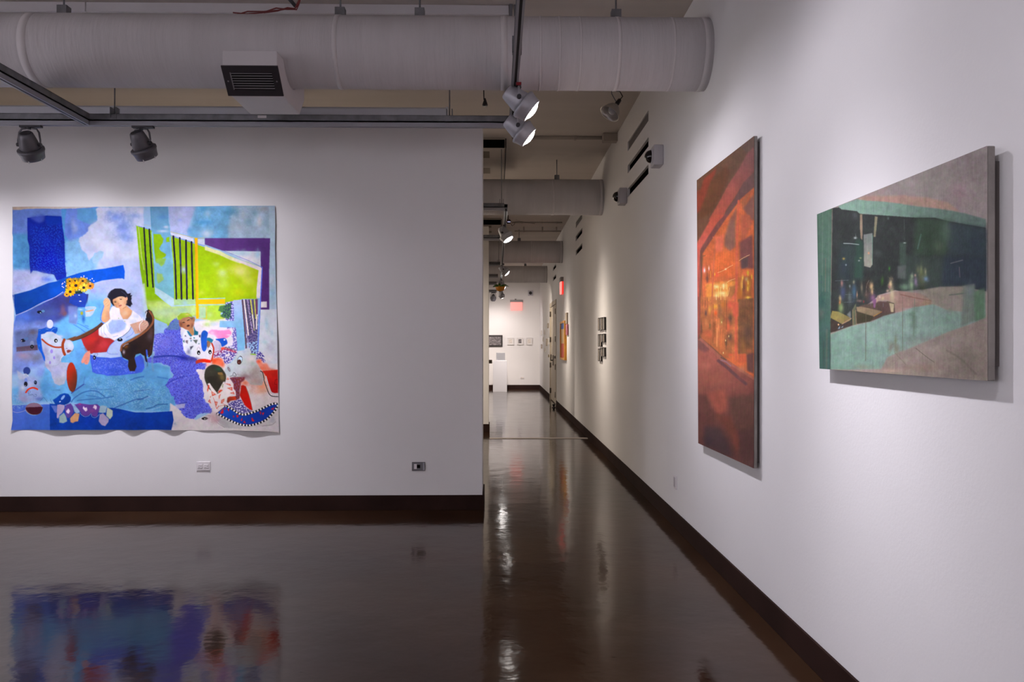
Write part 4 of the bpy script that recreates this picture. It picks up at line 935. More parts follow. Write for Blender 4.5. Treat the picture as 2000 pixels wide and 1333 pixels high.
# bottom band
poly(b0(62, 1122, 285, 1115, 285, 1258, 62, 1258), ((78, 112, 214), (58, 100, 196), b0(100, 1130)[0], b0(200, 1240)[0]), soft=.3, var=.05)
poly(b0(265, 1112, 300, 1115, 420, 1130, 600, 1135, 640, 1142, 720, 1158, 800, 1160, 918, 1152, 926, 1200, 915, 1252, 270, 1252), ((0, 58, 160), (0, 50, 150), b0(280, 1180)[0], b0(900, 1180)[0]), var=.15)
Bl(t42, 1320, 1050, 160, 110, (0, 44, 130), .7); Bl(t43, 560, 980, 140, 90, (2, 64, 172), .8); Bl(t42, 380, 980, 140, 110, (0, 48, 160), .7)
line(b0(62, 1150, 90, 1160, 130, 1150, 150, 1132), 1.1, (170, 174, 220), .8, soft=.6); weave(b0(62, 1050, 120, 1080, 140, 1120, 90, 1150, 62, 1130), (140, 180, 220), thr=.6, a=.6)
# green building
gb = b0(723, 166, 800, 190, 905, 222, 1034, 262, 1190, 318, 1300, 362, 1378, 398, 1366, 556, 1290, 556, 1222, 572, 1190, 590, 1100, 660, 1010, 640, 960, 655, 905, 700, 860, 690, 815, 655, 790, 630, 770, 560, 745, 400)
poly(gb, ((128, 178, 0), (158, 192, 0), b0(760, 400)[0], b0(1150, 420)[0]), soft=.25, var=.07)
poly(b0(770, 560, 1010, 570, 1190, 590, 1110, 665, 1000, 640, 900, 690, 815, 655), (176, 204, 120), soft=2.5, var=.07)
Bl(t23, 560, 1180, 230, 90, (172, 204, 160)); Bl(t23, 300, 870, 110, 90, (132, 178, 10), .8); Bl(t23, 330, 1000, 120, 60, (178, 206, 90), .8); Bl(t33, 560, 80, 120, 70, (150, 200, 110), .8); Bl(t23, 950, 1130, 200, 60, (156, 192, 160), .9)
for c in ((800, 200, 260, 130, (206, 214, 74)), (780, 300, 160, 110, (220, 218, 140)), (370, 320, 120, 110, (196, 216, 160)), (380, 560, 150, 140, (182, 212, 84)), (950, 480, 170, 130, (206, 214, 80)), (740, 740, 170, 90, (188, 200, 10)), (1100, 360, 60, 90, (176, 186, 10)), (60, 120, 110, 130, (150, 192, 0)), (250, 120, 90, 60, (176, 208, 96)), (160, 420, 120, 170, (160, 196, 0)), (1080, 700, 60, 100, (190, 204, 40))): Bl(t24, *c)
for c in ((1380, 740, 80, 60, (186, 208, 60)), (1440, 330, 100, 130, (146, 192, 0)), (1440, 520, 60, 160, (166, 200, 0))): Bl(t23, *c)
poly(t24(60, 1020, 460, 1020, 440, 1100, 330, 1200, 440, 1310, 100, 1333, 30, 1300), (172, 208, 60), soft=1, var=.06); Bl(t24, 110, 1240, 60, 70, (184, 212, 140)); Bl(t34, 190, 30, 140, 60, (180, 212, 70), .9); Bl(t34, 60, 150, 80, 50, (190, 214, 120), .9); Bl(t34, 200, 150, 120, 40, (190, 200, 214), .8)
# pale lines left of the building, window pieces
line(b0(735, 175, 752, 330, 765, 400), 2.2, (178, 200, 110), .85, soft=.6, smooth=False); poly(b0(752, 480, 768, 470, 785, 640, 762, 620), (190, 206, 220), soft=1.2, a=.8)
for pts, w, col in ((t13(0, 520, 130, 560, 290, 605, 400, 645, 700, 720, 900, 785, 1200, 880, 1440, 945, 1555, 985), .9, (96, 112, 214)),): line(pts, w, col, smooth=False)
poly(t13(700, 660, 1000, 730, 1200, 790, 1205, 870, 900, 775, 710, 715), (206, 210, 234), soft=.3); poly(t13(1290, 800, 1440, 800, 1440, 940, 1290, 895), (196, 206, 222), soft=.4)
line(t13(130, 490, 270, 520), .7, (190, 186, 120), .7, smooth=False); line(t13(540, 600, 660, 635, 760, 660, 980, 718, 1210, 775, 1430, 780), .9, (212, 186, 90), .9, smooth=False)
poly(t13(290, 605, 400, 640, 520, 690, 700, 720, 770, 760, 760, 800, 600, 760, 500, 720, 300, 680), (176, 206, 110), a=.7, soft=.4)
poly(t14(0, 945, 180, 1020, 330, 1060, 460, 1130, 900, 1333, 760, 1333, 560, 1260, 300, 1140, 0, 1040), (222, 224, 160), soft=.4)
# cyan glass column
poly(t13(255, 95, 645, 90, 655, 400, 690, 700, 730, 1100, 755, 1333, 340, 1333, 300, 800, 275, 500), ((104, 156, 196), (110, 172, 206), t13(400, 100)[0], t13(500, 1300)[0]), soft=.2, var=.05)
poly(t23(325, 0, 750, 0, 765, 300, 780, 880, 740, 870, 350, 625, 345, 300), ((118, 178, 206), (112, 176, 190), t23(500, 0)[0], t23(600, 700)[0]), soft=.2, var=.05)
Bl(t13, 520, 330, 120, 70, (92, 146, 206), .8)
poly(t13(325, 690, 480, 700, 540, 800, 530, 880, 450, 1000, 500, 1080, 600, 1130, 590, 1180, 480, 1240, 370, 1300, 340, 1000), (134, 180, 8), soft=.5, rough=1)
poly(t13(600, 780, 680, 750, 680, 860, 610, 870), (132, 182, 10), soft=.5, rough=.8); poly(t23(375, 0, 600, 0, 560, 120, 500, 180, 440, 110, 385, 100), (140, 186, 60), soft=.6, rough=1, a=.9); poly(t23(400, 320, 520, 340, 550, 460, 430, 550, 400, 450), (146, 186, 90), soft=.8, rough=1, a=.9)
line(t13(300, 660, 320, 1000, 350, 1333), 3.2, (128, 186, 206), smooth=False, a=.9); line(t13(690, 720, 710, 1000, 740, 1333), 3.2, (128, 186, 206), smooth=False, a=.9); line(t13(265, 110, 290, 560), 1.2, (84, 148, 190), a=.8, smooth=False); line(t13(665, 480, 690, 720), 1.5, (96, 164, 206), a=.8, smooth=False)
for c in ((600, 540, 60, 30, (196, 204, 226)), (540, 630, 120, 30, (188, 204, 228))): Bl(t13, *c, a=.9)
poly(t23(350, 620, 480, 690, 640, 790, 775, 880, 780, 1050, 725, 1045, 560, 930, 360, 755), (172, 204, 214), soft=.3, var=.04); line(t23(360, 755, 560, 925, 730, 1045), .9, (150, 196, 226), smooth=False)
poly(t23(780, 880, 1240, 880, 1240, 1010, 780, 1020), (162, 200, 140), soft=.6, var=.06); line(t23(780, 1030, 1000, 1020, 1240, 1005), 2.4, (160, 200, 216), a=.9); Bl(t23, 1010, 970, 60, 50, (160, 196, 220))
# black bars
for a, b in (((120, 560), (200, 603)), ((235, 592), (318, 620))):
    line(t13(*a, a[0] + 50, 1333) + t23(b[0], b[1]), 3.3, (32, 30, 38), smooth=False)
for p in (t13(760, 740, 800, 1333) + t23(825, 875), t13(900, 780, 918, 1333) + t23(938, 880), t13(1035, 830, 1040, 1333) + t23(1055, 880), t13(1155, 865, 1163, 1333) + t23(1187, 875)): line(p, 3.6, (34, 30, 46), smooth=False)
line(t13(908, 900, 915, 1333), 2.4, (44, 62, 112), smooth=False, a=.8); Bl(t23, 985, 240, 60, 70, (170, 190, 224), .9); line(t23(1040, 150, 1055, 640), 3.4, (40, 36, 70), smooth=False)
# orange post and arm, purple frame
poly(b0(1034, 232, 1050, 232, 1054, 555, 1195, 557, 1195, 583, 1056, 583, 1056, 660, 1042, 662, 1040, 500), ((236, 176, 0), (255, 178, 0), b0(1040, 300)[0], b0(1040, 600)[0]), var=.03)
line(b0(1040, 280, 1042, 600), .8, (206, 120, 10), a=.7, smooth=False)
for p in (b0(1056, 556, 1195, 552), b0(1056, 588, 1200, 585)): line(p, 1.8, (150, 200, 200), smooth=False, a=.9)
poly(b0(1062, 600, 1092, 600, 1092, 655, 1062, 655), (168, 204, 160), soft=.4)
line(b0(1096, 598, 1097, 662, 1056, 661), 1, (220, 186, 20), smooth=False)
poly(b0(1088, 232, 1437, 233, 1431, 420, 1431, 612, 1386, 612, 1387, 400, 1385, 304, 1185, 300, 1088, 266), ((92, 56, 128), (80, 40, 110), b0(1100, 250)[0], b0(1420, 600)[0]), var=.06)
poly(b0(1186, 302, 1384, 304, 1384, 382, 1280, 340), (212, 214, 222), soft=.2); Bl(t14, 800, 1110, 220, 60, (170, 204, 220), .8); Bl(t14, 1150, 1140, 60, 90, (150, 194, 216), .8); Bl(t14, 900, 1240, 160, 50, (222, 214, 218), .8)
poly(b0(1387, 571, 1418, 569, 1418, 601, 1387, 602), (222, 212, 212), soft=.2)
poly(t24(560, 0, 700, 20, 1200, 185, 1245, 215, 1220, 500, 1200, 860, 1120, 860, 1125, 650, 1168, 260, 900, 150), (226, 214, 214), soft=.25)
line(b0(1184, 298, 1280, 336, 1330, 356, 1394, 388), .9, (108, 118, 216), smooth=False); line(b0(1394, 388, 1388, 500, 1380, 640, 1370, 850), 2.0, (88, 112, 216), smooth=False)
# pale blue panels, weave and curtains at right
poly(b0(1200, 575, 1246, 566, 1246, 680, 1200, 665), (190, 190, 226), soft=.3); weave(b0(1196, 575, 1250, 566, 1250, 680, 1200, 668), (92, 88, 178), thr=-.3, a=.9)
poly(b0(1168, 595, 1190, 590, 1228, 575, 1226, 645, 1215, 662, 1170, 650, 1186, 630, 1160, 618), (66, 116, 70), soft=.3, rough=1, a=.95); weave(b0(1190, 590, 1232, 575, 1230, 660, 1180, 655), (40, 60, 84), thr=.1, a=.8)
poly(b0(1240, 562, 1292, 562, 1305, 860, 1262, 850, 1252, 712, 1166, 706, 1168, 672, 1245, 672), ((168, 184, 222), (120, 182, 220), b0(1260, 570)[0], b0(1260, 720)[0]), soft=.2, var=.04)
poly(b0(1205, 708, 1252, 708, 1262, 840, 1205, 830, 1190, 770), (206, 200, 226), soft=.4); weave(b0(1208, 706, 1254, 708, 1264, 850, 1190, 840, 1196, 800, 1225, 770, 1205, 745), (104, 96, 180), thr=-.35, a=.95)
poly(b0(1286, 560, 1372, 556, 1368, 780, 1310, 790), (110, 100, 140), soft=.2); weave(b0(1300, 740, 1370, 720, 1368, 850, 1300, 850), (188, 180, 214), thr=.4); weave(b0(1305, 660, 1372, 640, 1368, 850, 1330, 850), (58, 50, 110), thr=.2, a=.9)
for x0, y0, x1, y1, w, col in ((1288, 562, 1312, 850, 3.0, (92, 72, 88)), (1297, 562, 1320, 748, 2.6, (226, 214, 210)), (1306, 562, 1330, 740, 3.2, (84, 78, 104)), (1316, 562, 1342, 735, 2.6, (160, 140, 180)), (1324, 562, 1345, 700, 2.4, (78, 72, 110)), (1332, 562, 1352, 720, 2.4, (214, 214, 90)), (1341, 640, 1352, 715, 2.2, (226, 216, 214)), (1344, 560, 1356, 720, 2.6, (84, 78, 108)), (1352, 560, 1360, 660, 2.2, (196, 200, 80)), (1362, 560, 1364, 640, 3.0, (112, 58, 90)), (1366, 640, 1362, 715, 2.4, (228, 214, 212))): line(b0(x0, y0, x1, y1), w, col, smooth=False)
weave(b0(1305, 565, 1330, 565, 1350, 730, 1330, 740), (56, 50, 70), thr=.5, a=.7)
# violet woven field
poly(b0(818, 660, 890, 690, 880, 720, 818, 770), (146, 186, 222), soft=.5)
vp = b0(820, 742, 850, 735, 875, 745, 880, 715, 905, 685, 940, 655, 960, 700, 955, 730, 975, 790, 985, 850, 1030, 860, 1060, 890, 1100, 905, 1090, 930, 1040, 935, 1070, 990, 1085, 1060, 1080, 1090, 1125, 1140, 1118, 1165, 1085, 1160, 1050, 1175, 1022, 1195, 985, 1180, 965, 1160, 940, 1120, 925, 1080, 880, 1020, 895, 985, 920, 960, 900, 915, 860, 900, 800, 895, 775, 890, 760, 880, 815, 860)
poly(vp, (84, 94, 212), soft=.3, rough=2.6, var=.05); weave(vp, (158, 162, 238), thr=.15, a=.8, rough=2.6); weave(vp[3:], (48, 44, 176), thr=-.9 + 1.5, a=.8, rough=2.6)
Bl(t33, 560, 560, 170, 170, (130, 130, 224), .6); poly(b0(880, 720, 905, 688, 940, 658, 955, 700, 950, 720), (84, 130, 140), a=.6, soft=1)
line(t33(330, 870, 500, 850, 700, 840, 900, 860, 1050, 900), 3.4, (36, 52, 150), .8, soft=1.6); Bl(t33, 980, 890, 110, 50, (24, 30, 140), .8); Bl(t33, 1180, 900, 130, 60, (66, 66, 140), .8); line(t43(600, 200, 760, 90, 1000, 10), 2.4, (40, 48, 160), .6, soft=1.4); line(t43(900, 600, 1050, 570), 2.2, (44, 48, 160), .6, soft=1.2)
poly(b0(935, 1118, 985, 1112, 980, 1135, 940, 1140), (190, 190, 216), a=.8, soft=1)
# flowers, vase and bowl
poly(t22(30, 760, 270, 740, 315, 790, 332, 850, 310, 980, 285, 1060, 130, 1060, 60, 1020, -60, 960, -40, 830), (30, 62, 168), soft=.4, var=.14)
E(t22, 185, 930, 26, 13, (206, 220, 240)); E(t22, 160, 800, 20, 9, (180, 200, 236)); poly(t22(-80, 1040, 120, 1040, 130, 1300, 100, 1440, -60, 1400), (110, 124, 184), soft=1.2, a=.8); Bl(t22, 80, 1250, 30, 40, (160, 180, 216))
poly(t22(130, 1060, 290, 1060, 290, 1390, 240, 1430, 150, 1420), (92, 160, 212), soft=.4, var=.10); E(t22, 215, 1190, 30, 40, (156, 166, 50)); Bl(t22, 250, 1320, 30, 60, (30, 80, 180)); Bl(t22, 190, 1110, 40, 16, (190, 220, 236))
poly(t22(285, 1140, 510, 1110, 450, 1220, 400, 1260, 300, 1270), (170, 190, 216), soft=.5); E(t22, 405, 1085, 118, 42, (156, 186, 222)); line(t22(290, 1060, 400, 1048, 500, 1052, 520, 1085, 440, 1130, 300, 1150), .7, (206, 206, 220)); poly(t22(300, 1142, 470, 1108, 480, 1125, 380, 1155, 305, 1160), (226, 150, 90), soft=.4)
poly(t22(-130, 440, 60, 430, 200, 420, 330, 440, 480, 560, 440, 640, 330, 640, 300, 740, 200, 730, 40, 780, -40, 800, -140, 700), (112, 112, 44), soft=.8, rough=1, a=.9)
poly(t22(40, 730, 220, 700, 240, 760, 50, 770), (28, 50, 54), soft=.5)
def flower(t, cx, cy, r, c=(236, 168, 8), core=(50, 34, 36), squash=.85):
    (x, y), = t(cx, cy); r /= K
    for k in range(11):
        a = k * 2 * math.pi / 11 + .3; ell(x + math.cos(a) * r * .58, y + math.sin(a) * r * .58 * squash, r * .46, r * .2, tuple(v * f for v, f in zip(c, ((1, 1, 1), (.93, .86, 1), (1, 1.08, 1.5))[k % 3])), rot=math.atan2(math.sin(a) * squash, math.cos(a)), soft=.3)
    ell(x, y, r * .3, r * .28, core, soft=.3)
for f in ((t22, -40, 490, 80, (190, 140, 20)), (t22, 70, 490, 80, (176, 140, 30)), (t22, 240, 490, 90, (206, 150, 30)), (t22, -30, 590, 90, (226, 150, 20)), (t22, 330, 570, 70, (150, 130, 40)), (t22, -40, 700, 70, (196, 150, 30)), (t22, 400, 600, 90, (236, 150, 40)), (t22, 90, 590, 120, (240, 170, 6)), (t22, 260, 635, 105, (226, 200, 50)), (t21, 1410, 725, 110, (240, 176, 10)), (t21, 1335, 785, 60, (230, 160, 30)), (t21, 1400, 495, 70, (200, 150, 20))): flower(*f)
for t, pts in ((t21, (1290, 515, 1250, 540, 1240, 610, 1320, 600, 1235, 560, 1265, 630)), (t22, (205, 405, 265, 385, 330, 430, 445, 440, 400, 465, 160, 680, 480, 490, 395, 530))):
    for k in range(0, len(pts), 2): E(t, pts[k], pts[k+1], 12, 12, (226, 214, 226))
# little girl
hair = (30, 28, 42)
poly(t22(770, 835, 800, 760, 850, 700, 930, 655, 1070, 655, 1150, 690, 1210, 770, 1285, 750, 1265, 800, 1310, 795, 1285, 850, 1300, 860, 1285, 920, 1318, 1005, 1295, 1000, 1270, 1055, 1200, 1020, 1100, 1000, 900, 1030, 850, 960, 830, 890), hair, soft=.3, var=.10)
poly(t22(1030, 1085, 1180, 1015, 1310, 1140, 1290, 1225, 1210, 1320, 1110, 1320, 1050, 1210), ((222, 168, 124), (200, 132, 84), t22(1170, 1190)[0], t22(1290, 1290)[0]), soft=.3); Bl(t22, 1160, 1190, 60, 50, (228, 190, 160)); line(t22(1110, 1090, 1160, 1060, 1190, 1030), 1.2, (170, 110, 80), .6, soft=.8)
poly(t22(885, 900, 920, 878, 1000, 838, 1080, 822, 1150, 838, 1188, 920, 1172, 1000, 1130, 1055, 1060, 1098, 980, 1078, 930, 1025, 897, 965), ((226, 180, 140), (206, 142, 96), t22(1050, 940)[0], t22(900, 1000)[0]), soft=.3, smooth=True, var=.03)
E(t22, 1186, 872, 24, 42, (226, 164, 130), rot=-.1); Bl(t22, 1150, 950, 40, 60, (222, 158, 118), .7); Bl(t22, 960, 1010, 40, 40, (206, 146, 100), .6)
poly(t22(828, 900, 830, 860, 860, 760, 960, 690, 1150, 720, 1210, 800, 1180, 850, 1090, 820, 1010, 826, 950, 850, 920, 872, 888, 886, 880, 960, 900, 1020, 850, 960), hair, soft=.3); line(t22(1080, 720, 1160, 780, 1200, 830), 1.4, (74, 84, 120), .5, soft=.8); line(t22(800, 820, 830, 750), 1.5, (60, 66, 96), .5, soft=.8)
E(t22, 942, 946, 27, 11, (66, 46, 40)); E(t22, 1062, 886, 27, 11, (66, 46, 40)); line(t22(900, 930, 940, 918, 975, 925), .6, (120, 80, 60), .7); line(t22(1020, 868, 1060, 850, 1100, 855), .6, (120, 80, 60), .7)
Bl(t22, 1010, 990, 20, 22, (186, 130, 100), .8); E(t22, 1048, 1026, 36, 20, (188, 112, 98), rot=-.35); line(t22(1015, 1035, 1050, 1026, 1080, 1012), .5, (120, 60, 56))
poly(t22(640, 1300, 655, 1200, 700, 1060, 690, 990, 678, 940, 715, 870, 770, 852, 830, 910, 846, 1000, 832, 1060, 815, 1180, 836, 1333) + t32(840, 10, 790, 80, 720, 122, 660, 92, 640, 30), ((226, 176, 132), (208, 150, 112), t22(740, 1000)[0], t32(740, 80)[0]), soft=.3, var=.05)
Bl(t22, 700, 1230, 30, 90, (234, 180, 120), .7); Bl(t22, 800, 1260, 20, 110, (206, 140, 120), .6)
for p in (t22(700, 960, 740, 930, 760, 905), t22(720, 1000, 780, 950, 790, 900), t22(760, 1040, 815, 990), t22(690, 930, 730, 895)): line(p, .6, (176, 112, 84), .8)
line(t22(702, 1020, 660, 1130, 632, 1230, 622, 1333) + t32(630, 60, 680, 120, 740, 140), .9, (70, 90, 232))
shirt = t22(895, 1035, 855, 1065, 815, 1165, 838, 1333) + t32(830, 40, 780, 100, 690, 150, 600, 220, 580, 300, 590, 400, 640, 430, 700, 445, 770, 440, 830, 460, 930, 512, 1000, 455, 1100, 410, 1240, 300, 1300, 190, 1370, 195, 1460, 180, 1480, 120, 1555, 40) + t22(1545, 1333, 1470, 1240, 1320, 1130, 1292, 1230, 1210, 1322, 1110, 1322, 1045, 1200, 1030, 1080, 960, 1070)
poly(shirt, (230, 226, 234), soft=.3, var=.03)
poly(t32(780, 150, 870, 60, 1100, 55, 1190, 150, 1150, 260, 1010, 330, 860, 370, 800, 300), (160, 182, 234), soft=1.2, var=.06); Bl(t22, 1400, 1270, 60, 50, (196, 206, 236)); Bl(t32, 1300, 90, 110, 50, (204, 212, 236))
for p in (t32(750, 160, 790, 280, 850, 350), t32(640, 220, 640, 300, 660, 380), t32(700, 200, 700, 320, 740, 390), t32(880, 60, 885, 110), t32(900, 430, 1000, 400)): line(p, 1.3, (150, 172, 232), .7, soft=.8)
for p in (t32(720, 160, 740, 300, 800, 380), t32(680, 250, 670, 380), t32(780, 150, 800, 220)): line(p, .9, (236, 232, 238), .9, soft=.5)
E(t32, 1150, 85, 14, 10, (170, 200, 130)); E(t32, 1015, 22, 12, 10, (150, 196, 120))
# red trousers, foot, tub, seat
poly(t32(205, 470, 580, 245, 585, 390, 700, 446, 830, 458, 935, 515, 840, 600, 760, 755, 600, 772, 430, 802, 340, 722, 262, 610), (168, 40, 42), soft=.3, var=.07)
Bl(t32, 450, 480, 130, 90, (196, 42, 34), .8); Bl(t32, 690, 600, 130, 90, (206, 62, 70), .7); Bl(t32, 560, 560, 60, 160, (136, 32, 36), .7, rot=.5); Bl(t32, 380, 660, 90, 60, (150, 40, 30), .8)
poly(t32(400, 728, 345, 738, 280, 800, 235, 890, 205, 965, 225, 1005, 275, 985, 285, 1022, 350, 1025, 385, 950, 405, 810), ((222, 140, 120), (232, 150, 130), t32(380, 760)[0], t32(270, 960)[0]), soft=.3); 
for p in (t32(275, 985, 300, 940, 330, 930), t32(300, 1015, 310, 960), t32(330, 1020, 335, 960)): line(p, .6, (190, 96, 84), .8)
poly(t32(1300, 182, 1370, 210, 1425, 330, 1330, 430, 1150, 520, 1090, 600, 1060, 700, 1055, 860, 850, 885, 550, 862, 405, 815, 470, 775, 620, 772, 760, 758, 830, 612, 930, 522, 1070, 445, 1250, 300), (172, 192, 234), soft=.3, var=.03)
line(t32(1300, 182, 1240, 300, 1100, 420, 1000, 470), .7, (84, 62, 110)); line(t32(930, 520, 830, 620, 770, 750, 840, 800, 1000, 800), .9, (96, 120, 226), .8); line(t32(1370, 240, 1310, 370, 1180, 450), 1, (110, 136, 226), .8); line(t32(1290, 180, 1330, 210, 1370, 205), .8, (60, 70, 150))
poly(t32(405, 818, 560, 866, 850, 885, 1090, 858, 1150, 920, 1230, 950, 1400, 860, 1500, 810) + b0(765, 880, 768, 920, 755, 945) + t32(1400, 1222, 1000, 1265, 760, 1272, 700, 1245, 560, 1232, 450, 1190, 410, 960), (62, 92, 214), soft=.3, rough=.3, var=.06)
weave(t32(440, 900, 1050, 920, 1250, 1000, 1400, 1200, 760, 1240, 470, 1180), (120, 140, 230), thr=.7, a=.7, kind='speck'); Bl(t32, 900, 1150, 160, 70, (48, 82, 206), .7)
E(t32, 1045, 490, 60, 38, (26, 26, 38)); E(t32, 1048, 470, 15, 12, (200, 216, 236)); E(t32, 495, 875, 32, 48, (28, 28, 52)); E(t32, 492, 880, 10, 12, (206, 214, 240)); line(t32(470, 830, 520, 800, 570, 790, 550, 830, 520, 855), .5, (60, 70, 110))
# bentwood chair
poly(t31(1310, 488, 1555, 402) + t32(60, 440, 230, 368, 450, 250, 560, 180, 640, 108, 692, 140, 640, 200, 480, 322, 230, 455, 20, 522) + t31(1470, 520), ((104, 62, 36), (84, 50, 34), t32(60, 440)[0], t32(600, 160)[0]), soft=.3); line(t32(20, 518, 230, 450, 480, 320, 685, 145), 1.2, (40, 22, 28), .8, soft=.6)
poly(b0(772, 625, 788, 611, 806, 622, 820, 655, 820, 745, 815, 790, 808, 850, 795, 862, 780, 850, 775, 890, 765, 860, 745, 845, 722, 852, 715, 870, 726, 915, 716, 940, 690, 940, 680, 915, 683, 882, 650, 866, 640, 835, 648, 800, 690, 772, 742, 742, 775, 712, 790, 685, 778, 660), (44, 30, 28), soft=.3, var=.14)
line(b0(642, 830, 652, 800, 700, 775, 750, 745, 790, 712, 812, 680, 812, 650, 795, 622), 3.8, (136, 82, 52), soft=.8); line(b0(648, 800, 700, 770, 750, 738, 782, 705), 1.0, (176, 120, 84), .7, soft=.6); Bl(t33, 280, 330, 50, 120, (92, 62, 56), .7); Bl(t33, 240, 420, 60, 90, (96, 88, 100), .45)
Bl(t32, 1180, 640, 60, 40, (130, 74, 24), .8, rot=-.5); line(t32(1120, 640, 1160, 600, 1230, 575), 1.2, (214, 196, 206), .8, soft=.8); Bl(t32, 1130, 760, 26, 40, (206, 196, 214), .8); Bl(t32, 1350, 690, 90, 110, (30, 22, 28), .8)
poly(t33(160, 20, 250, 0, 260, 80, 190, 160, 160, 120), (26, 24, 34), soft=.4); line(t33(150, 780, 160, 860, 180, 960), 2.6, (38, 28, 24), soft=.5); line(t33(280, 620, 250, 780, 230, 850), 3.4, (62, 38, 28), soft=.6); line(t33(180, 720, 190, 840), 3, (60, 92, 220), a=.9); line(t33(120, 850, 140, 1000, 160, 1100), 3, (116, 150, 200), .7, soft=1.2); line(t33(195, 900, 195, 1060), 1.6, (80, 96, 120), .7, soft=1); line(t33(310, 800, 300, 1000, 320, 1150), 4, (110, 150, 184), .6, soft=2)
poly(b0(690, 692, 720, 682, 742, 676, 765, 666, 785, 676, 790, 695, 776, 715, 745, 738, 718, 742, 706, 715), (206, 160, 138), soft=.4, var=.06); Bl(t33, 150, 150, 70, 50, (216, 176, 156)); Bl(t32, 1480, 290, 50, 40, (176, 110, 84), .7)
for p in (t33(60, 130, 120, 100), t33(110, 160, 170, 120), t33(140, 190, 200, 150)): line(p, .7, (150, 96, 80), .7)
line(t33(105, 0, 90, 80, 40, 140, 25, 200, 40, 295), 1.5, (230, 222, 222), soft=.3); line(b0(779, 625, 772, 650, 766, 670), 1.3, (226, 224, 232), smooth=False)
# boy with green hair
poly(t33(1000, 300, 1060, 285, 1160, 410, 1290, 380, 1350, 380, 1370, 600, 1320, 800, 1240, 870, 1120, 850, 1060, 760, 1010, 720, 960, 560, 965, 420), (224, 227, 236), soft=.6, var=.03)
poly(t33(880, 60, 900, 20, 1180, 20, 1205, 60, 1215, 130, 1180, 220, 1120, 290, 1040, 270, 960, 225, 895, 190), ((176, 118, 84), (150, 90, 62), t33(1050, 150)[0], t33(920, 180)[0]), soft=.4, smooth=True, var=.06)
poly(t23(890, 1300, 960, 1240, 1080, 1250, 1160, 1300) + t33(1180, 40, 1190, 130, 1100, 60, 900, 120, 890, 60), (170, 116, 86), soft=.5)
poly(t23(880, 1333, 850, 1260, 930, 1190, 1060, 1180, 1150, 1220, 1200, 1290, 1100, 1260, 980, 1290, 910, 1333) + t33(890, 60, 860, 30), (146, 178, 40), soft=.5, rough=.6); Bl(t23, 1060, 1220, 50, 20, (214, 196, 110)); Bl(t23, 1170, 1300, 40, 30, (86, 60, 50), .8)
E(t33, 1207, 50, 22, 52, (150, 104, 76)); Bl(t33, 1080, 130, 60, 40, (206, 140, 100), .6); E(t33, 1082, 185, 34, 22, (74, 40, 38), rot=-.3); E(t33, 985, 112, 30, 10, (60, 40, 36), rot=-.1); E(t33, 1085, 62, 32, 10, (64, 44, 40), rot=-.4); line(t33(950, 95, 985, 88, 1015, 98), .6, (226, 190, 150), .7); line(t33(1055, 50, 1085, 35, 1115, 35), .6, (226, 190, 150), .7)
Bl(t33, 930, 160, 30, 60, (104, 64, 48), .7); Bl(t33, 1170, 190, 24, 60, (110, 66, 50), .6); line(t33(1040, 20, 1030, 90, 1050, 120), .9, (206, 160, 120), .6)
poly(t33(1085, 285, 1190, 220, 1215, 380, 1160, 405, 1110, 330), (182, 134, 84), soft=.4); poly(t33(1050, 295, 1090, 300, 1170, 405, 1130, 425, 1085, 370), (34, 112, 150), soft=.3); poly(t33(1200, 180, 1240, 290, 1300, 315, 1295, 385, 1205, 392, 1210, 300), (16, 104, 130), soft=.3)
for tri, c in (((1000, 415, 1020, 385, 1045, 420), (70, 72, 90)), ((1100, 460, 1150, 440, 1150, 480), (110, 84, 90)), ((1120, 490, 1170, 500, 1140, 540), (110, 140, 160)), ((1180, 490, 1290, 492, 1255, 580, 1240, 560), (90, 104, 96)), ((1190, 450, 1210, 430, 1230, 455, 1210, 470), (20, 120, 130)), ((1310, 390, 1350, 380, 1350, 440, 1320, 435), (78, 70, 96)), ((970, 520, 1000, 490, 1000, 560), (30, 80, 90)), ((1030, 500, 1080, 500, 1070, 580, 1020, 540), (120, 110, 118)), ((1120, 640, 1200, 620, 1130, 720), (70, 72, 88)), ((1290, 580, 1330, 560, 1330, 590), (60, 120, 120))): poly(t33(*tri), c, soft=.3)
Bl(t33, 1090, 750, 50, 70, (90, 96, 140), .7); Bl(t33, 1040, 640, 50, 40, (206, 214, 230), .8)
# toy horse before him
poly(t33(1240, 660, 1360, 560, 1500, 620, 1555, 640) + t34(150, 570, 190, 700, 170, 850, 130, 945) + t33(1540, 920, 1380, 905, 1270, 860), (226, 223, 231), soft=.6, var=.02)
poly(t34(90, 300, 150, 262, 400, 270, 600, 230, 620, 300, 580, 400, 620, 500, 600, 620, 420, 650, 330, 560, 200, 470, 40, 430), (228, 222, 230), soft=.6)
poly(t34(80, 330, 150, 270, 300, 285, 420, 280, 520, 268, 575, 330, 560, 390, 480, 450, 380, 470, 280, 460, 200, 390, 130, 370), (246, 136, 194), soft=.6, smooth=True, rough=.4); Bl(t34, 150, 340, 70, 50, (250, 190, 216), .8); Bl(t34, 520, 385, 50, 14, (250, 214, 226), .9); Bl(t34, 160, 420, 90, 40, (226, 224, 236), .9)
poly(t34(230, 480, 300, 465, 440, 458, 492, 560, 440, 610, 370, 640, 330, 560), (20, 82, 196), soft=.4, smooth=True, var=.08); E(t34, 425, 490, 18, 22, (190, 206, 236), rot=.5)
E(t34, 262, 632, 95, 132, (198, 190, 214), rot=-.15, soft=.5); Bl(t34, 250, 680, 50, 60, (206, 184, 208), .8); Bl(t34, 330, 640, 24, 90, (150, 156, 190), .5)
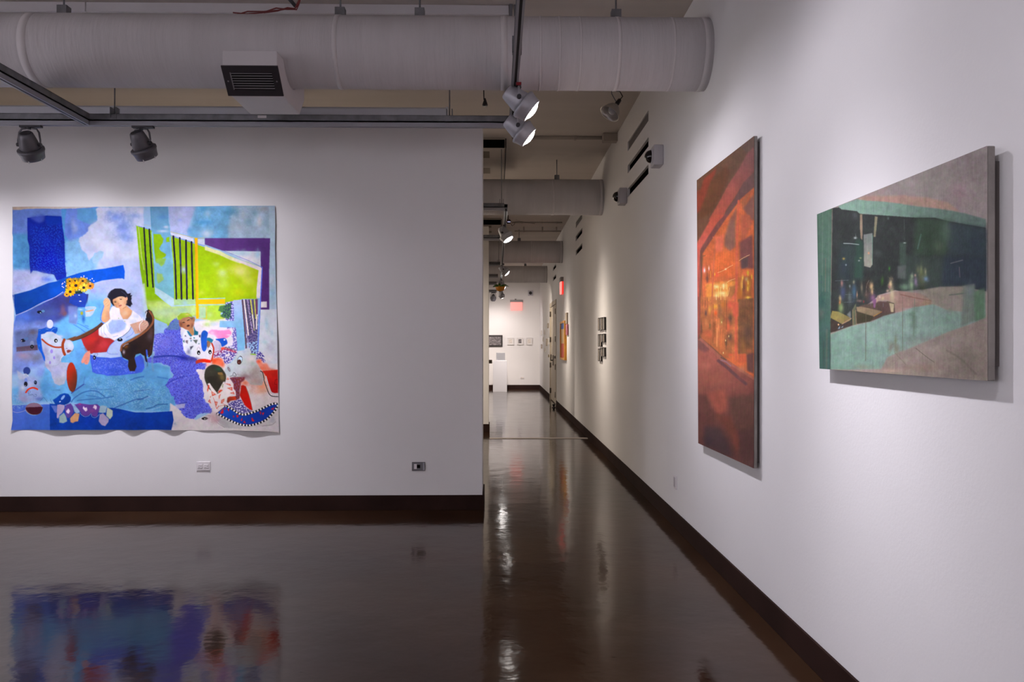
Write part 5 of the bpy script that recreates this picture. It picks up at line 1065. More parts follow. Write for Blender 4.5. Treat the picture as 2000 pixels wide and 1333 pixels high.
poly(t34(40, 450, 100, 445, 185, 490, 150, 562, 40, 512), (28, 120, 156), soft=.3); poly(t34(20, 560, 60, 505, 130, 545, 110, 620, 85, 675, 50, 640, 20, 600), (150, 104, 76), soft=.4); line(t34(60, 540, 40, 600), .8, (110, 70, 50), .6); line(t34(95, 560, 80, 640), .8, (196, 150, 120), .6)
poly(t33(1360, 390, 1390, 310, 1440, 285, 1510, 340, 1490, 450, 1490, 620, 1475, 700, 1430, 745, 1385, 705, 1360, 560), ((24, 82, 182), (30, 92, 204), t33(1380, 400)[0], t33(1480, 500)[0]), soft=.4, smooth=True, var=.07)
for t, x, y in ((t33, 1308, 770), (t34, 112, 755)):
    E(t, x, y - 40, 40, 80, (236, 234, 240)); E(t, x, y, 36, 48, (18, 18, 24)); E(t, x + 4, y + 14, 13, 14, (230, 228, 236))
line(t33(1272, 740, 1280, 680, 1310, 650, 1345, 690), .5, (90, 90, 110), .8); line(t34(70, 720, 70, 660, 110, 650, 150, 700), .5, (90, 90, 110), .8)
line(t34(150, 570, 190, 680, 180, 800, 145, 950), 3.0, (190, 54, 34), soft=.4)
# red mouth, red haze, woven flecks
poly(t34(150, 930, 280, 870, 380, 900, 430, 1000, 420, 1100, 330, 1060, 160, 1020), (238, 96, 54), soft=2, rough=.8, a=.9); Bl(t34, 200, 940, 60, 50, (240, 70, 20), .8); Bl(t33, 1500, 1030, 50, 40, (250, 150, 140), .7)
wv = t34(180, 870, 200, 780, 350, 740, 430, 650, 560, 670, 690, 740, 690, 800, 630, 880, 560, 980, 480, 1020, 430, 1000, 400, 900, 330, 860)
poly(wv, (216, 208, 226), soft=.4, rough=.6); weave(wv, (92, 78, 160), thr=-.25, rough=.6); poly(t34(350, 660, 420, 645, 690, 740, 680, 780, 420, 700, 350, 740), (200, 40, 50), a=.6, soft=1); weave(t34(200, 760, 420, 680, 420, 760, 200, 880), (170, 30, 80), thr=0, a=.6); E(t34, 390, 680, 40, 26, (250, 84, 60)); line(t34(440, 650, 560, 680, 700, 720), .9, (110, 130, 50), .8)
poly(t34(440, 800, 540, 800, 535, 850, 450, 855), (226, 216, 220), soft=.4)
w2 = t34(1090, 860, 1160, 750, 1230, 760, 1300, 860, 1250, 870, 1320, 940, 1310, 990, 1250, 960, 1190, 900, 1090, 925); poly(w2, (204, 200, 220), soft=.5); weave(w2, (72, 62, 150), thr=-.4, rough=.5)
poly(t33(1240, 950, 1310, 915, 1400, 903, 1555, 915) + t34(0, 905, 130, 932, 130, 992, 0, 980) + t33(1555, 1000, 1440, 975, 1330, 990, 1250, 1018), ((238, 34, 6), (170, 60, 50), t33(1440, 940)[0], t33(1250, 990)[0]), soft=.4)
# grey toy horse with red saddle
poly(t34(1110, 960, 1140, 920, 1230, 920, 1260, 1000, 1340, 1000, 1430, 1110, 1560, 1140, 1560, 1180, 1240, 1170), (238, 128, 98), soft=1.4, rough=.8, a=.9); Bl(t34, 1170, 960, 50, 40, (226, 76, 40), .8); Bl(t34, 1230, 1110, 90, 40, (236, 100, 60), .7)
poly(t44(820, 60, 900, 0, 1290, 0, 1290, 80, 1400, 440, 1595, 470, 1600, 560, 1420, 620, 1200, 720, 1060, 745, 1040, 690, 960, 400, 870, 220), (218, 206, 204), soft=.8, var=.03)
Bl(t44, 1240, 220, 150, 150, (234, 146, 106), .9); Bl(t44, 880, 150, 110, 70, (222, 96, 60), .8); Bl(t44, 1050, 180, 110, 90, (206, 150, 140), .8); Bl(t44, 1130, 330, 120, 60, (230, 180, 156), .7); Bl(t34, 1300, 1290, 60, 90, (240, 150, 110), .8)
poly(t34(425, 1200, 432, 1140, 480, 1050, 560, 1000, 650, 900, 690, 830, 720, 730, 850, 720, 890, 680, 980, 670, 1005, 740, 1000, 795, 1120, 800, 1110, 960, 1170, 1060, 1240, 1160, 1285, 1333, 1240, 1480, 1000, 1460, 880, 1333, 640, 1312, 500, 1280), ((196, 206, 210), (176, 170, 166), t34(700, 1000)[0], t34(1100, 1300)[0]), soft=.4, var=.05)
Bl(t34, 1020, 910, 100, 90, (226, 214, 206), .8); Bl(t34, 1090, 1180, 110, 130, (160, 142, 134), .8); Bl(t34, 900, 1290, 130, 60, (140, 112, 116), .8); Bl(t34, 1050, 1010, 60, 50, (160, 186, 170), .6); Bl(t34, 560, 1150, 90, 90, (176, 190, 196), .6); Bl(t34, 850, 740, 60, 40, (170, 186, 206), .8); Bl(t34, 1100, 1380, 130, 70, (180, 150, 140), .8)
E(t34, 762, 935, 56, 96, (40, 30, 32), rot=.25, soft=.3); E(t34, 762, 935, 50, 90, (190, 214, 234), rot=.25); E(t34, 748, 972, 46, 56, (78, 36, 32), rot=.25); E(t34, 742, 985, 10, 16, (130, 90, 84)); line(t34(745, 860, 770, 850, 810, 870), .8, (40, 40, 44))
E(t34, 525, 1130, 24, 56, (90, 84, 90), rot=-.45); E(t34, 527, 1132, 18, 48, (150, 138, 146), rot=-.45); line(t34(540, 1285, 600, 1265, 632, 1195, 680, 1250, 670, 1280, 615, 1270), .7, (30, 30, 34))
poly(t34(990, 795, 1060, 790, 1120, 805, 1115, 822, 1000, 815), (140, 190, 40), soft=.3)
poly(t34(1250, 1165, 1590, 1140, 1595, 1333) + t44(1592, 368, 1520, 372, 1450, 350, 1400, 250, 1330, 0), ((206, 36, 20), (184, 12, 14), t34(1400, 1200)[0], t44(1520, 250)[0]), soft=.3, var=.05)
line(t34(1215, 1170, 1260, 1200, 1290, 1333) + t44(1290, 90, 1350, 270, 1400, 390, 1460, 435, 1595, 447), 1.5, (30, 24, 24)); line(t44(1330, 10, 1400, 250, 1460, 370, 1590, 395), 2.2, (220, 206, 204)); line(t44(1575, 75, 1530, 80, 1520, 180, 1575, 185), .8, (110, 10, 14), smooth=False)
dr = t44(540, 40, 600, 25, 880, 20, 860, 90, 790, 140, 760, 300, 760, 480, 700, 540, 640, 480, 660, 400, 620, 280, 620, 160); poly(dr, (126, 50, 50), soft=.6, var=.08); weave(dr, (80, 62, 130), thr=.5, a=.8); weave(dr, (190, 90, 80), thr=1.0, a=.6)
pr = t44(500, 620, 540, 570, 720, 510, 780, 500, 850, 600, 940, 710, 1040, 750, 1000, 790, 830, 815, 700, 770, 600, 690); poly(pr, (86, 76, 146), soft=.4); weave(pr, (206, 200, 222), thr=.45)
poly(t44(790, 205, 840, 195, 890, 220, 950, 380, 1010, 580, 1045, 740, 990, 730, 880, 640, 800, 500, 760, 420, 780, 300), ((186, 26, 10), (206, 12, 6), t44(800, 300)[0], t44(950, 650)[0]), soft=.35); line(t44(890, 220, 960, 400, 1040, 740), .8, (110, 60, 40), .7)
# second boy
sh2 = t44(60, 190, 105, 150, 190, 270, 270, 365, 340, 240, 400, 130, 470, 60, 560, 90, 620, 170, 620, 270, 670, 320, 680, 430, 520, 450, 480, 520, 500, 610, 400, 680, 250, 735, 150, 640, 50, 560, 90, 450, 60, 350, 40, 260)
poly(sh2, (230, 220, 217), soft=.4, var=.03)
for tri in ((50, 290, 100, 180, 100, 250, 60, 350), (140, 300, 250, 400, 160, 440), (290, 320, 350, 280, 390, 310, 300, 380), (440, 160, 550, 170, 570, 220), (480, 260, 600, 240, 600, 320), (540, 370, 630, 340, 650, 400), (300, 430, 350, 380, 310, 510), (360, 520, 430, 490, 410, 560, 350, 600), (70, 550, 110, 500, 140, 600), (210, 550, 280, 560, 250, 660), (470, 80, 500, 30, 530, 80), (110, 460, 140, 420, 130, 470)):
    q = t44(*tri); poly(q, (214, 70, 44), soft=.3, a=.9)
    cx, cy = sum(p[0] for p in q) / len(q), sum(p[1] for p in q) / len(q); poly([(cx + (p[0] - cx) * .42, cy + (p[1] - cy) * .42) for p in q], (234, 190, 176), soft=.2)
for p in (t44(210, 540, 260, 710, 300, 640), t44(370, 590, 480, 640), t44(250, 700, 330, 650, 450, 630), t44(180, 460, 220, 560)): line(p, .8, (216, 84, 56), .9)
poly(b0(1086, 965, 1096, 925, 1130, 905, 1168, 915, 1190, 940, 1202, 965, 1196, 1000, 1175, 1030, 1158, 1060, 1150, 1052, 1118, 1040, 1094, 1000), (52, 50, 40), soft=.5, smooth=True, var=.14)
poly(t44(30, 40, 120, 0, 440, 0, 400, 110, 330, 240, 265, 355, 190, 260, 110, 150), (46, 42, 34), soft=.4, var=.12); poly(t34(280, 1200, 375, 1195, 400, 1250, 350, 1262, 285, 1240), (150, 112, 60), soft=.4); Bl(t34, 370, 1290, 60, 70, (112, 90, 50), .9); Bl(t34, 300, 1125, 60, 40, (38, 82, 56), .9); Bl(t44, 380, 40, 40, 60, (104, 92, 50), .8); Bl(t44, 250, 300, 60, 40, (60, 52, 40), .7); Bl(t34, 130, 1180, 90, 70, (66, 66, 50), .5)
poly(t44(60, 170, 105, 150, 180, 260, 262, 360, 250, 400, 150, 330), (232, 222, 216), soft=.4); poly(t44(272, 362, 340, 240, 400, 130, 440, 120, 410, 250, 330, 340), (232, 222, 214), soft=.4); poly(t44(60, 210, 95, 190, 100, 250, 70, 300), (214, 70, 44), soft=.3); poly(t44(290, 330, 350, 290, 370, 320, 310, 370), (214, 74, 46), soft=.3); line(t44(395, 180, 385, 240), 1.6, (120, 140, 80), .8); poly(t44(490, 470, 540, 445, 660, 440, 690, 515, 560, 540, 500, 592, 478, 560), ((206, 56, 24), (130, 50, 40), t44(640, 470)[0], t44(500, 570)[0]), soft=.4)
# rocking base with chequered rim
poly(t44(220, 810, 280, 820, 420, 880, 700, 1010, 900, 1062, 1100, 1042, 1330, 950, 1500, 790, 1592, 640, 1600, 880, 1540, 1000, 1460, 1060, 1250, 1085, 1000, 1130, 700, 1140, 430, 1120, 320, 1030, 240, 930), ((176, 172, 172), (204, 196, 194), t44(400, 950)[0], t44(1100, 1100)[0]), soft=.5, var=.05); Bl(t44, 1480, 960, 70, 90, (172, 172, 182), .8); line(t44(250, 990, 320, 1050, 430, 1118), .8, (120, 110, 108), .7); line(t44(1250, 1085, 1460, 1055, 1540, 990), .9, (140, 128, 126), .8)
Bl(t44, 180, 880, 90, 90, (196, 160, 160), .8); Bl(t44, 230, 960, 70, 70, (190, 150, 150), .7)
poly(t44(262, 808, 470, 640, 600, 722, 720, 795, 850, 835, 1000, 805, 1200, 730, 1400, 632, 1500, 600, 1592, 606, 1500, 775, 1330, 945, 1100, 1038, 900, 1058, 700, 1008, 450, 898), ((24, 78, 186), (16, 54, 158), t44(400, 800)[0], t44(950, 950)[0]), soft=.3, var=.06)
for q in ((330, 800, 400, 700, 410, 800, 370, 825), (480, 720, 530, 700, 525, 780), (420, 700, 460, 700, 440, 740), (610, 850, 650, 880, 620, 900), (685, 840, 745, 850, 725, 900, 695, 895), (780, 965, 825, 890, 820, 970), (840, 1010, 870, 960, 905, 1020), (1020, 905, 1045, 900, 1060, 945, 1090, 945, 1075, 985, 1035, 975), (1190, 780, 1230, 765, 1220, 850), (1245, 800, 1300, 785, 1265, 855), (1430, 720, 1520, 670, 1480, 735)): poly(t44(*q), (196, 26, 42), soft=.35)
for rim in (t44(440, 650, 500, 668, 600, 722, 720, 800, 850, 836, 1000, 802, 1200, 728, 1400, 630, 1500, 598, 1560, 600), t44(270, 815, 450, 915, 700, 1025, 900, 1066, 1100, 1045, 1330, 950, 1500, 780, 1580, 650)):
    line(rim, 4.0, (22, 22, 30), soft=.3); line(rim, 3.7, (232, 228, 226), soft=.3, dash=3.1)
line(t44(262, 808, 340, 740, 470, 640), 1.2, (60, 30, 40), .8)
E(t43, 1445, 922, 72, 30, (28, 20, 22), rot=-.05); E(t43, 1445, 930, 14, 10, (206, 200, 200)); line(t43(1420, 890, 1500, 862, 1555, 860) + t44(120, 890, 60, 930), .5, (120, 90, 96), .7); Bl(t44, 60, 920, 60, 30, (200, 170, 176), .5)
# left toy horse
poly(t31(770, 362, 900, 318, 1060, 325, 1130, 380, 1260, 482, 1400, 490, 1470, 560, 1495, 640, 1470, 720, 1390, 800, 1290, 812, 1220, 890, 1215, 980, 1400, 985, 1340, 1100, 1330, 1333) + t41(1325, 60, 1290, 170, 1180, 205, 1080, 160, 1040, 60) + t31(1030, 1333, 1000, 1200, 900, 1100, 860, 980, 860, 850, 790, 600), ((188, 198, 218), (170, 176, 202), t31(1000, 450)[0], t31(1100, 1100)[0]), soft=.5, var=.05)
Bl(t31, 880, 720, 60, 160, (150, 150, 190), .7); Bl(t31, 1140, 860, 60, 90, (144, 142, 176), .6); Bl(t31, 1130, 1190, 130, 120, (158, 160, 204), .7); Bl(t31, 1270, 1250, 40, 70, (196, 200, 214), .8); Bl(t31, 1400, 600, 50, 60, (200, 210, 216), .8); Bl(t31, 1180, 420, 80, 40, (206, 210, 224), .8); Bl(t31, 960, 400, 100, 40, (170, 196, 214), .7); Bl(t31, 900, 1050, 60, 50, (150, 130, 150), .6); Bl(t41, 1150, 110, 110, 80, (170, 168, 176), .7)
line(t31(1225, 895, 1200, 960, 1150, 1030, 1050, 1060), .7, (140, 146, 170), .7); line(t31(1280, 822, 1220, 880, 1200, 950), 1.0, (216, 220, 230), .9)
poly(t31(772, 372, 850, 355, 900, 318, 1000, 300, 1090, 360, 1135, 290, 1130, 225, 1040, 205, 980, 245, 880, 222, 790, 255, 720, 262, 702, 420, 680, 480, 685, 540, 715, 680, 790, 800, 835, 920, 868, 960, 866, 870, 800, 720, 785, 560, 770, 460), ((14, 76, 180), (8, 88, 208), t31(760, 400)[0], t31(760, 600)[0]), soft=.4, var=.08)
for p in (t31(880, 255, 930, 265), t31(1000, 290, 1050, 245, 1100, 235), t31(735, 290, 760, 285), t31(735, 600, 745, 640)): line(p, 1.0, (110, 160, 226), .7, soft=.7)
E(t31, 970, 148, 70, 94, (198, 206, 226), soft=.6); Bl(t31, 945, 160, 30, 60, (220, 222, 230), .8)
line(t31(798, 480, 880, 555, 960, 605, 1060, 645, 1150, 655, 1225, 648), 3.2, (166, 62, 32), soft=.35); line(t31(1282, 488, 1252, 570, 1250, 650, 1268, 740, 1295, 808), 5.2, (150, 60, 26), soft=.4)
E(t31, 1035, 470, 38, 40, (186, 206, 214), a=.7); E(t31, 1098, 508, 38, 42, (20, 20, 26)); E(t31, 1106, 514, 14, 16, (226, 226, 232)); poly(t31(1335, 720, 1380, 705, 1440, 722, 1400, 762, 1350, 778), (128, 50, 46), soft=.4); line(t31(1310, 690, 1340, 670, 1350, 695), .6, (60, 50, 60)); line(t31(1430, 745, 1460, 730, 1480, 700), .6, (60, 60, 70))
for c in ((1008, 740, 32, 44), (1066, 880, 24, 34), (975, 985, 22, 34)): E(t31, *c, (134, 112, 204), a=.8, soft=.6)
ell(140.4, 737.2, 9.9, 28.9, ((176, 44, 18), (108, 48, 30), (133, 735), (150, 745)), soft=.5, rot=-.05, var=.06); line([(149.5, 722), (150.6, 737), (149, 752), (145, 764)], 1.2, (70, 30, 34), .6, soft=.8)
# small horse face bottom left
poly(t41(300, 40, 480, 0, 640, 20, 760, 140, 760, 260, 820, 440, 700, 560, 440, 590, 280, 480, 300, 250), (148, 162, 206), soft=2.5, a=.85, var=.08); poly(t31(250, 1150, 330, 1200, 420, 1260, 500, 1270) + t41(420, 60, 320, 80, 280, 20), (178, 182, 204), soft=.8, a=.8)
Bl(t41, 380, 260, 50, 60, (204, 204, 216), .8); Bl(t41, 540, 190, 70, 60, (178, 186, 212), .8); Bl(t41, 380, 500, 110, 60, (170, 158, 204), .8); Bl(t41, 740, 500, 90, 40, (84, 104, 180), .7); Bl(t41, 330, 400, 40, 60, (150, 158, 190), .7)
E(t31, 468, 1165, 78, 84, (42, 62, 132), soft=1.2); line(t31(400, 1250, 450, 1235, 500, 1280), 2.2, (200, 204, 218), .8, soft=1)
E(t41, 450, 100, 34, 60, (110, 130, 210), a=.8); E(t41, 445, 175, 40, 54, (24, 22, 38)); E(t41, 436, 208, 9, 9, (190, 190, 210)); E(t41, 635, 90, 24, 50, (150, 166, 216), a=.8); E(t41, 657, 140, 32, 46, (28, 36, 62), rot=-.15); E(t41, 648, 130, 9, 12, (120, 150, 190))
line(t41(448, 355, 500, 290, 590, 255, 660, 268, 700, 288), 3.2, (214, 50, 16), soft=.4)
for p in (t41(500, 370, 500, 330, 530, 315, 540, 350, 510, 385, 495, 370), t41(500, 412, 560, 410, 600, 398, 680, 405, 670, 445, 620, 430, 600, 400), t41(840, 460, 920, 560), t41(985, 510, 1030, 590), t41(1040, 310, 1200, 305), t41(760, 540, 830, 465)): line(p, .55, (44, 70, 130), .9)
E(t41, 625, 715, 192, 136, (150, 196, 216), soft=.5); E(t41, 622, 710, 186, 130, (138, 108, 130), soft=.4); poly(t41(440, 690, 620, 675, 800, 670, 810, 720, 770, 800, 690, 838, 580, 835, 500, 790), (68, 20, 38), soft=.35, smooth=True)
# blue bulb and gem like patches
poly(t41(1040, 520, 1120, 470, 1200, 400, 1290, 370, 1380, 390, 1430, 460, 1432, 540, 1380, 590, 1290, 632, 1110, 628), ((0, 66, 166), (0, 52, 140), t41(1200, 450)[0], t41(1300, 580)[0]), soft=.35, var=.07); E(t41, 1262, 465, 26, 62, (130, 170, 226), rot=.65); E(t41, 1200, 555, 22, 12, (170, 196, 236), rot=-.6)
poly(t41(1000, 640, 1130, 640, 1140, 790, 1100, 800, 1040, 700), (108, 124, 206), soft=.5, a=.8)
for t, q, c in ((t41, (1140, 625, 1200, 612, 1300, 630, 1300, 700, 1250, 800, 1200, 840, 1170, 920, 1135, 900), (164, 150, 186)), (t41, (1190, 870, 1290, 790, 1340, 880, 1365, 980, 1280, 1020, 1195, 1005), (140, 164, 168)), (t41, (1300, 690, 1340, 620, 1430, 590, 1480, 660, 1500, 780, 1440, 880, 1370, 915, 1330, 850), (92, 66, 150)), (t41, (1385, 940, 1460, 890, 1555, 800), (206, 150, 104)),
                (t42, (-20, 920, 80, 800, 180, 815, 150, 980, 90, 990, 40, 1018, -10, 1000), (206, 152, 106)), (t42, (30, 645, 110, 670, 180, 740, 180, 790, 120, 812, 70, 780), (146, 176, 206)), (t42, (60, 620, 180, 590, 400, 620, 560, 610, 635, 670, 590, 770, 560, 880, 500, 880, 445, 850, 440, 800, 380, 850, 310, 872, 230, 840, 190, 770, 110, 660), (96, 58, 142)), (t42, (625, 650, 680, 635, 770, 660, 745, 790, 690, 800, 595, 790), (146, 172, 190)), (t42, (770, 690, 800, 690, 890, 750, 890, 860, 835, 940, 755, 860), (176, 188, 170)), (t42, (620, 830, 690, 808, 750, 870, 812, 930, 800, 1000, 735, 1085, 660, 1060, 598, 980), (164, 150, 184))): poly(t(*q), c, soft=.35, var=.05)
for t, q in ((t41, (1335, 760, 1385, 700, 1420, 760, 1390, 818, 1345, 790)), (t42, (245, 700, 262, 650, 290, 690, 335, 680, 350, 740, 310, 772)), (t42, (465, 690, 500, 622, 550, 650, 550, 700, 525, 735, 500, 700))): poly(t(*q), (226, 206, 226), soft=.3)
line(t42(180, 800, 250, 860, 310, 882, 380, 860, 430, 815, 450, 880, 520, 900, 570, 870, 620, 815), .6, (170, 176, 200), .9); Bl(t42, 180, 610, 30, 18, (176, 60, 140), .8); Bl(t42, 450, 750, 60, 40, (130, 66, 140), .8)
# bare canvas along the edges
poly(t11(140, 90, 1555, 92, 1555, 135, 1100, 148, 860, 140, 600, 145, 420, 150, 320, 168, 160, 168), ((186, 166, 150), (206, 196, 190), t11(200, 120)[0], t11(1200, 120)[0]), soft=.25); poly(t12(0, 95, 560, 92, 400, 120, 200, 128, 0, 142), (206, 200, 200), soft=.25)
line(b0(65, 70, 64, 300, 74, 600, 66, 900, 62, 1250), 1.0, (196, 190, 200), .7, smooth=False); line(b0(1462, 60, 1468, 400, 1478, 800, 1484, 1266), 1.2, (190, 190, 196), .8, smooth=False)
line(b0(920, 1257, 1200, 1258, 1483, 1264), 1.6, (214, 200, 186), .8, smooth=False); Bl(t44, 900, 1160, 320, 16, (206, 196, 180), .7)
P.finish(.04, .015)
G_WALL = 0.95
art = thing('canvas_painting', 'large unstretched blue canvas of children and toy horses on the left wall', 'painting', tuple(on_y(284, 625, YW)))
nx, ny = 640, 545
sg, tg = np.meshgrid(np.linspace(0, 1, nx), np.linspace(0, 1, ny))
def along(pts, t, ax):
    pts = np.array(pts, float); return np.interp(t, pts[:, ax], pts[:, 1 - ax])
Ltop, Lbot = np.array([23.6, 404.0]), np.array([22.8, 841.0]); Rtop, Rbot = np.array([537.2, 402.2]), np.array([545.2, 845.2])
yl = Ltop[1] + (Lbot[1] - Ltop[1]) * tg; yr = Rtop[1] + (Rbot[1] - Rtop[1]) * tg
xl_ = along([(23.6, 404), (24.2, 440), (23.6, 456), (25.0, 463), (24.2, 500), (24.0, 576), (26.8, 606), (27.0, 622), (24.4, 660), (23.8, 700), (23.4, 776), (24.8, 800), (25.4, 822), (22.8, 841)], yl, 1)
xr_ = along([(537.2, 402.2), (538.0, 440), (537.4, 480), (538.6, 540), (540.2, 600), (541.4, 640), (542.6, 700), (544.2, 780), (545.2, 845.2)], yr, 1)
PXg = xl_ + (xr_ - xl_) * sg
ytop = np.interp(PXg, [23, 60, 100, 190, 300, 400, 440, 537], [404.2, 403.6, 404.0, 404.0, 403.6, 403.0, 402.2, 402.2])
ybot = np.interp(PXg, [22, 60, 200, 330, 345, 400, 470, 520, 545], [840.6, 840.2, 840.2, 840.2, 840.8, 841.4, 841.2, 842.6, 845.4])
PYg = ytop + (ybot - ytop) * tg
# cloth hangs from its top edge and ripples away from the wall towards the bottom and right edges
off = .004 + .020 * np.clip(tg, 0, 1) ** 5 * (.45 + .55 * np.sin(PXg / 17.5 + 1.9 * np.sin(PXg / 47.0) + .6 * np.sin(PXg / 19.0))) + .012 * sg ** 10 * (.6 + .4 * np.sin(PYg / 34.0)) + .0012 * np.sin(PYg / 23.0 + PXg / 60.0)
u = (PXg - CX) / F; v = (CY - PYg) / F
dx = _f.x + _r.x * u; dy = _f.y + _r.y * u
Yp = YW - off; k = (YW - .006) / dy
XYZ = np.stack([dx * k, Yp, EYE + v * k], -1)
canvas_mesh('painted_cloth', P, PXg, PYg, XYZ, paint_material('blue_canvas_paint', .75, 1), art, (G_WALL, G_WALL, G_WALL))

# ------------------------------------------------------------------ stretched canvases on the right wall
def stretched(name, label, painter, quad, thick, gap, nx, ny, gain, edge='edge'):
    """QUAD: photo corners of the painted face, top left, top right, bottom right, bottom left"""
    Xf = XR - gap - thick
    c = [on_x(x, y, Xf) for x, y in quad]
    ctr = sum(c, Vector()) / 4
    art = thing(name, label, 'painting', (XR, ctr.y, ctr.z))
    sg, tg = np.meshgrid(np.linspace(0, 1, nx), np.linspace(0, 1, ny))
    A = np.array(c)
    XYZ = (A[0] * (1 - sg)[..., None] + A[1] * sg[..., None]) * (1 - tg)[..., None] + (A[3] * (1 - sg)[..., None] + A[2] * sg[..., None]) * tg[..., None]
    dX, dY, dZ = XYZ[..., 0], XYZ[..., 1], XYZ[..., 2] - EYE
    dep = dX * _f.x + dY * _f.y
    PX = CX + F * (dX * _r.x + dY * _r.y) / dep; PY = CY - F * dZ / dep
    XYZ[..., 0] -= .0012
    canvas_mesh('painted_face', painter, PX, PY, XYZ, paint_material(name + '_paint', .6, 1, .15), art, (gain,) * 3)
    vs = [tuple(p) for p in c] + [(XR - gap, p.y, p.z) for p in c]
    MB().add(vs, [(0, 1, 2, 3), (7, 6, 5, 4), (0, 4, 5, 1), (1, 5, 6, 2), (2, 6, 7, 3), (3, 7, 4, 0)]).build('canvas_edge', edge, art, .003)
    ins = .018
    ys, zs = [p.y for p in c], [p.z for p in c]
    MB().box((XR - gap, min(ys) + ins, min(zs) + ins + .02), (XR - .001, max(ys) - ins, max(zs) - ins - .02)).build('stretcher_back', 'edge_dark', art)
    return art

k7 = 7.838
o1, o2, o3, o4 = TL(1355, 260, k7), TL(1355, 420, k7), TL(1355, 580, k7), TL(1355, 760, k7)
P = Painter(1358, 258, 1478, 922, 4, 2.2, (112, 74, 54)); poly, line, ell, blob, weave = P.poly, P.line, P.ell, P.blob, P.weave
poly(o1(0, 700, 930, 0, 1000, 0, 1000, 1333, 0, 1333), (104, 72, 52), var=.08)
poly(o1(40, 900, 110, 860, 160, 690, 350, 540, 330, 620, 250, 780, 170, 1060, 100, 1200, 40, 1240), (136, 60, 42), soft=1.2)
poly(o1(700, 190, 930, 40, 930, 330, 800, 300), (104, 78, 66), soft=2); poly(o1(270, 740, 500, 500, 560, 620, 400, 1000, 250, 1250, 60, 1333, 110, 1150), (102, 62, 38), soft=2.5)
poly(o1(830, 300, 930, 200, 930, 600, 760, 790, 620, 1010, 500, 1180, 440, 1333, 230, 1333, 390, 1060, 530, 790, 700, 540), ((130, 78, 74), (184, 86, 66), o1(850, 400)[0], o1(330, 1300)[0]), soft=1)
poly(o2(240, 100, 310, 0, 480, 0, 400, 120, 240, 320, 130, 510, 50, 600, 40, 440, 110, 330), ((196, 88, 66), (204, 96, 80), o2(300, 100)[0], o2(100, 450)[0]), soft=1)
poly(o1(930, 600, 760, 760, 640, 990, 480, 1240, 440, 1333, 560, 1333, 700, 1090, 930, 870), (112, 76, 72), soft=1.2)
poly(o2(480, 0, 370, 110, 240, 310, 110, 520, 140, 590, 280, 390, 400, 260, 560, 0), (122, 72, 66), soft=1)
win = o1(930, 830, 720, 1010, 490, 1320) + o2(330, 300, 140, 590, 110, 1333) + o3(110, 620, 330, 800, 500, 960, 930, 1270, 930, 0)
poly(win, (206, 104, 58), soft=.8, var=.10)
poly(o2(480, 320, 560, 60, 640, 0, 640, 480, 560, 560, 470, 470), (140, 96, 80), soft=2); poly(o1(560, 1333, 660, 1130, 650, 1333), (150, 92, 74), soft=1.5)
poly(o1(730, 1060, 860, 900, 800, 1080, 770, 1200), (176, 100, 62), soft=1.5); poly(o1(760, 1150, 930, 930, 930, 1333, 860, 1333), (136, 88, 76), soft=2); poly(o2(720, 0, 860, 0, 900, 120, 780, 390, 730, 400), (186, 96, 66), soft=1.5)
poly(o2(700, 420, 900, 300, 920, 820, 720, 820), (124, 72, 68), soft=2); poly(o2(730, 690, 840, 640, 830, 790, 740, 830), (92, 68, 68), soft=1.2)
poly(o2(330, 330, 470, 300, 440, 560, 330, 640), (232, 116, 84), soft=2); poly(o2(320, 560, 640, 560, 640, 940, 300, 940), (222, 108, 52), soft=3, a=.8)
poly(o2(190, 1060, 500, 1010, 640, 1000, 640, 1333, 190, 1333), (226, 142, 62), soft=2, var=.14); poly(o3(190, 0, 640, 0, 500, 110, 280, 130), (226, 146, 66), soft=2)
for x, y, rx, ry in ((350, 1100, 40, 30), (465, 1090, 40, 40), (440, 1200, 70, 30), (350, 1260, 50, 50), (470, 1270, 30, 50)): Bl(o2, x, y, rx, ry, (255, 222, 150), .9, k=k7)
Bl(o2, 260, 1230, 40, 90, (236, 150, 60), .8, k=k7); poly(o2(540, 1100, 640, 1080, 650, 1200, 560, 1333, 510, 1333), (156, 96, 56), soft=1.5, a=.8); line(o2(505, 1050, 505, 1140), .9, (246, 200, 110)); line(o2(550, 1120, 530, 1220, 490, 1300), .9, (240, 190, 110), .8)
poly(o2(680, 960, 900, 930, 900, 1333, 690, 1333), (150, 88, 44), soft=2, a=.8)
for x, y, rx, ry, c in ((832, 890, 22, 45, (212, 172, 40)), (890, 950, 12, 40, (212, 170, 40)), (810, 985, 24, 34, (190, 162, 110)), (840, 1050, 24, 60, (206, 150, 40)), (832, 1140, 24, 50, (216, 160, 50)), (835, 1270, 40, 24, (246, 196, 70)), (755, 960, 14, 40, (222, 170, 60)), (735, 1080, 20, 90, (230, 170, 70)), (770, 1120, 24, 110, (110, 64, 48)), (710, 1200, 30, 60, (190, 110, 30))): Bl(o2, x, y, rx, ry, c, .9, k=k7)
for pts in (o2(370, 885, 420, 868, 490, 832, 540, 800, 600, 770), o2(510, 1036, 560, 1005, 640, 975), o2(700, 700, 760, 660, 860, 610)): line(pts, .9, (250, 200, 140), .9, soft=.4)
Bl(o2, 165, 850, 18, 40, (255, 226, 230), 1, k=k7); Bl(o2, 235, 820, 10, 34, (255, 214, 206), 1, k=k7); Bl(o2, 490, 832, 14, 14, (255, 224, 170), 1, k=k7); Bl(o2, 140, 840, 14, 40, (250, 90, 90), .7, k=k7); Bl(o2, 350, 920, 40, 40, (240, 90, 60), .7, k=k7); Bl(o2, 210, 980, 18, 60, (110, 70, 66), .8, k=k7); Bl(o2, 325, 910, 8, 20, (250, 190, 60), 1, k=k7)
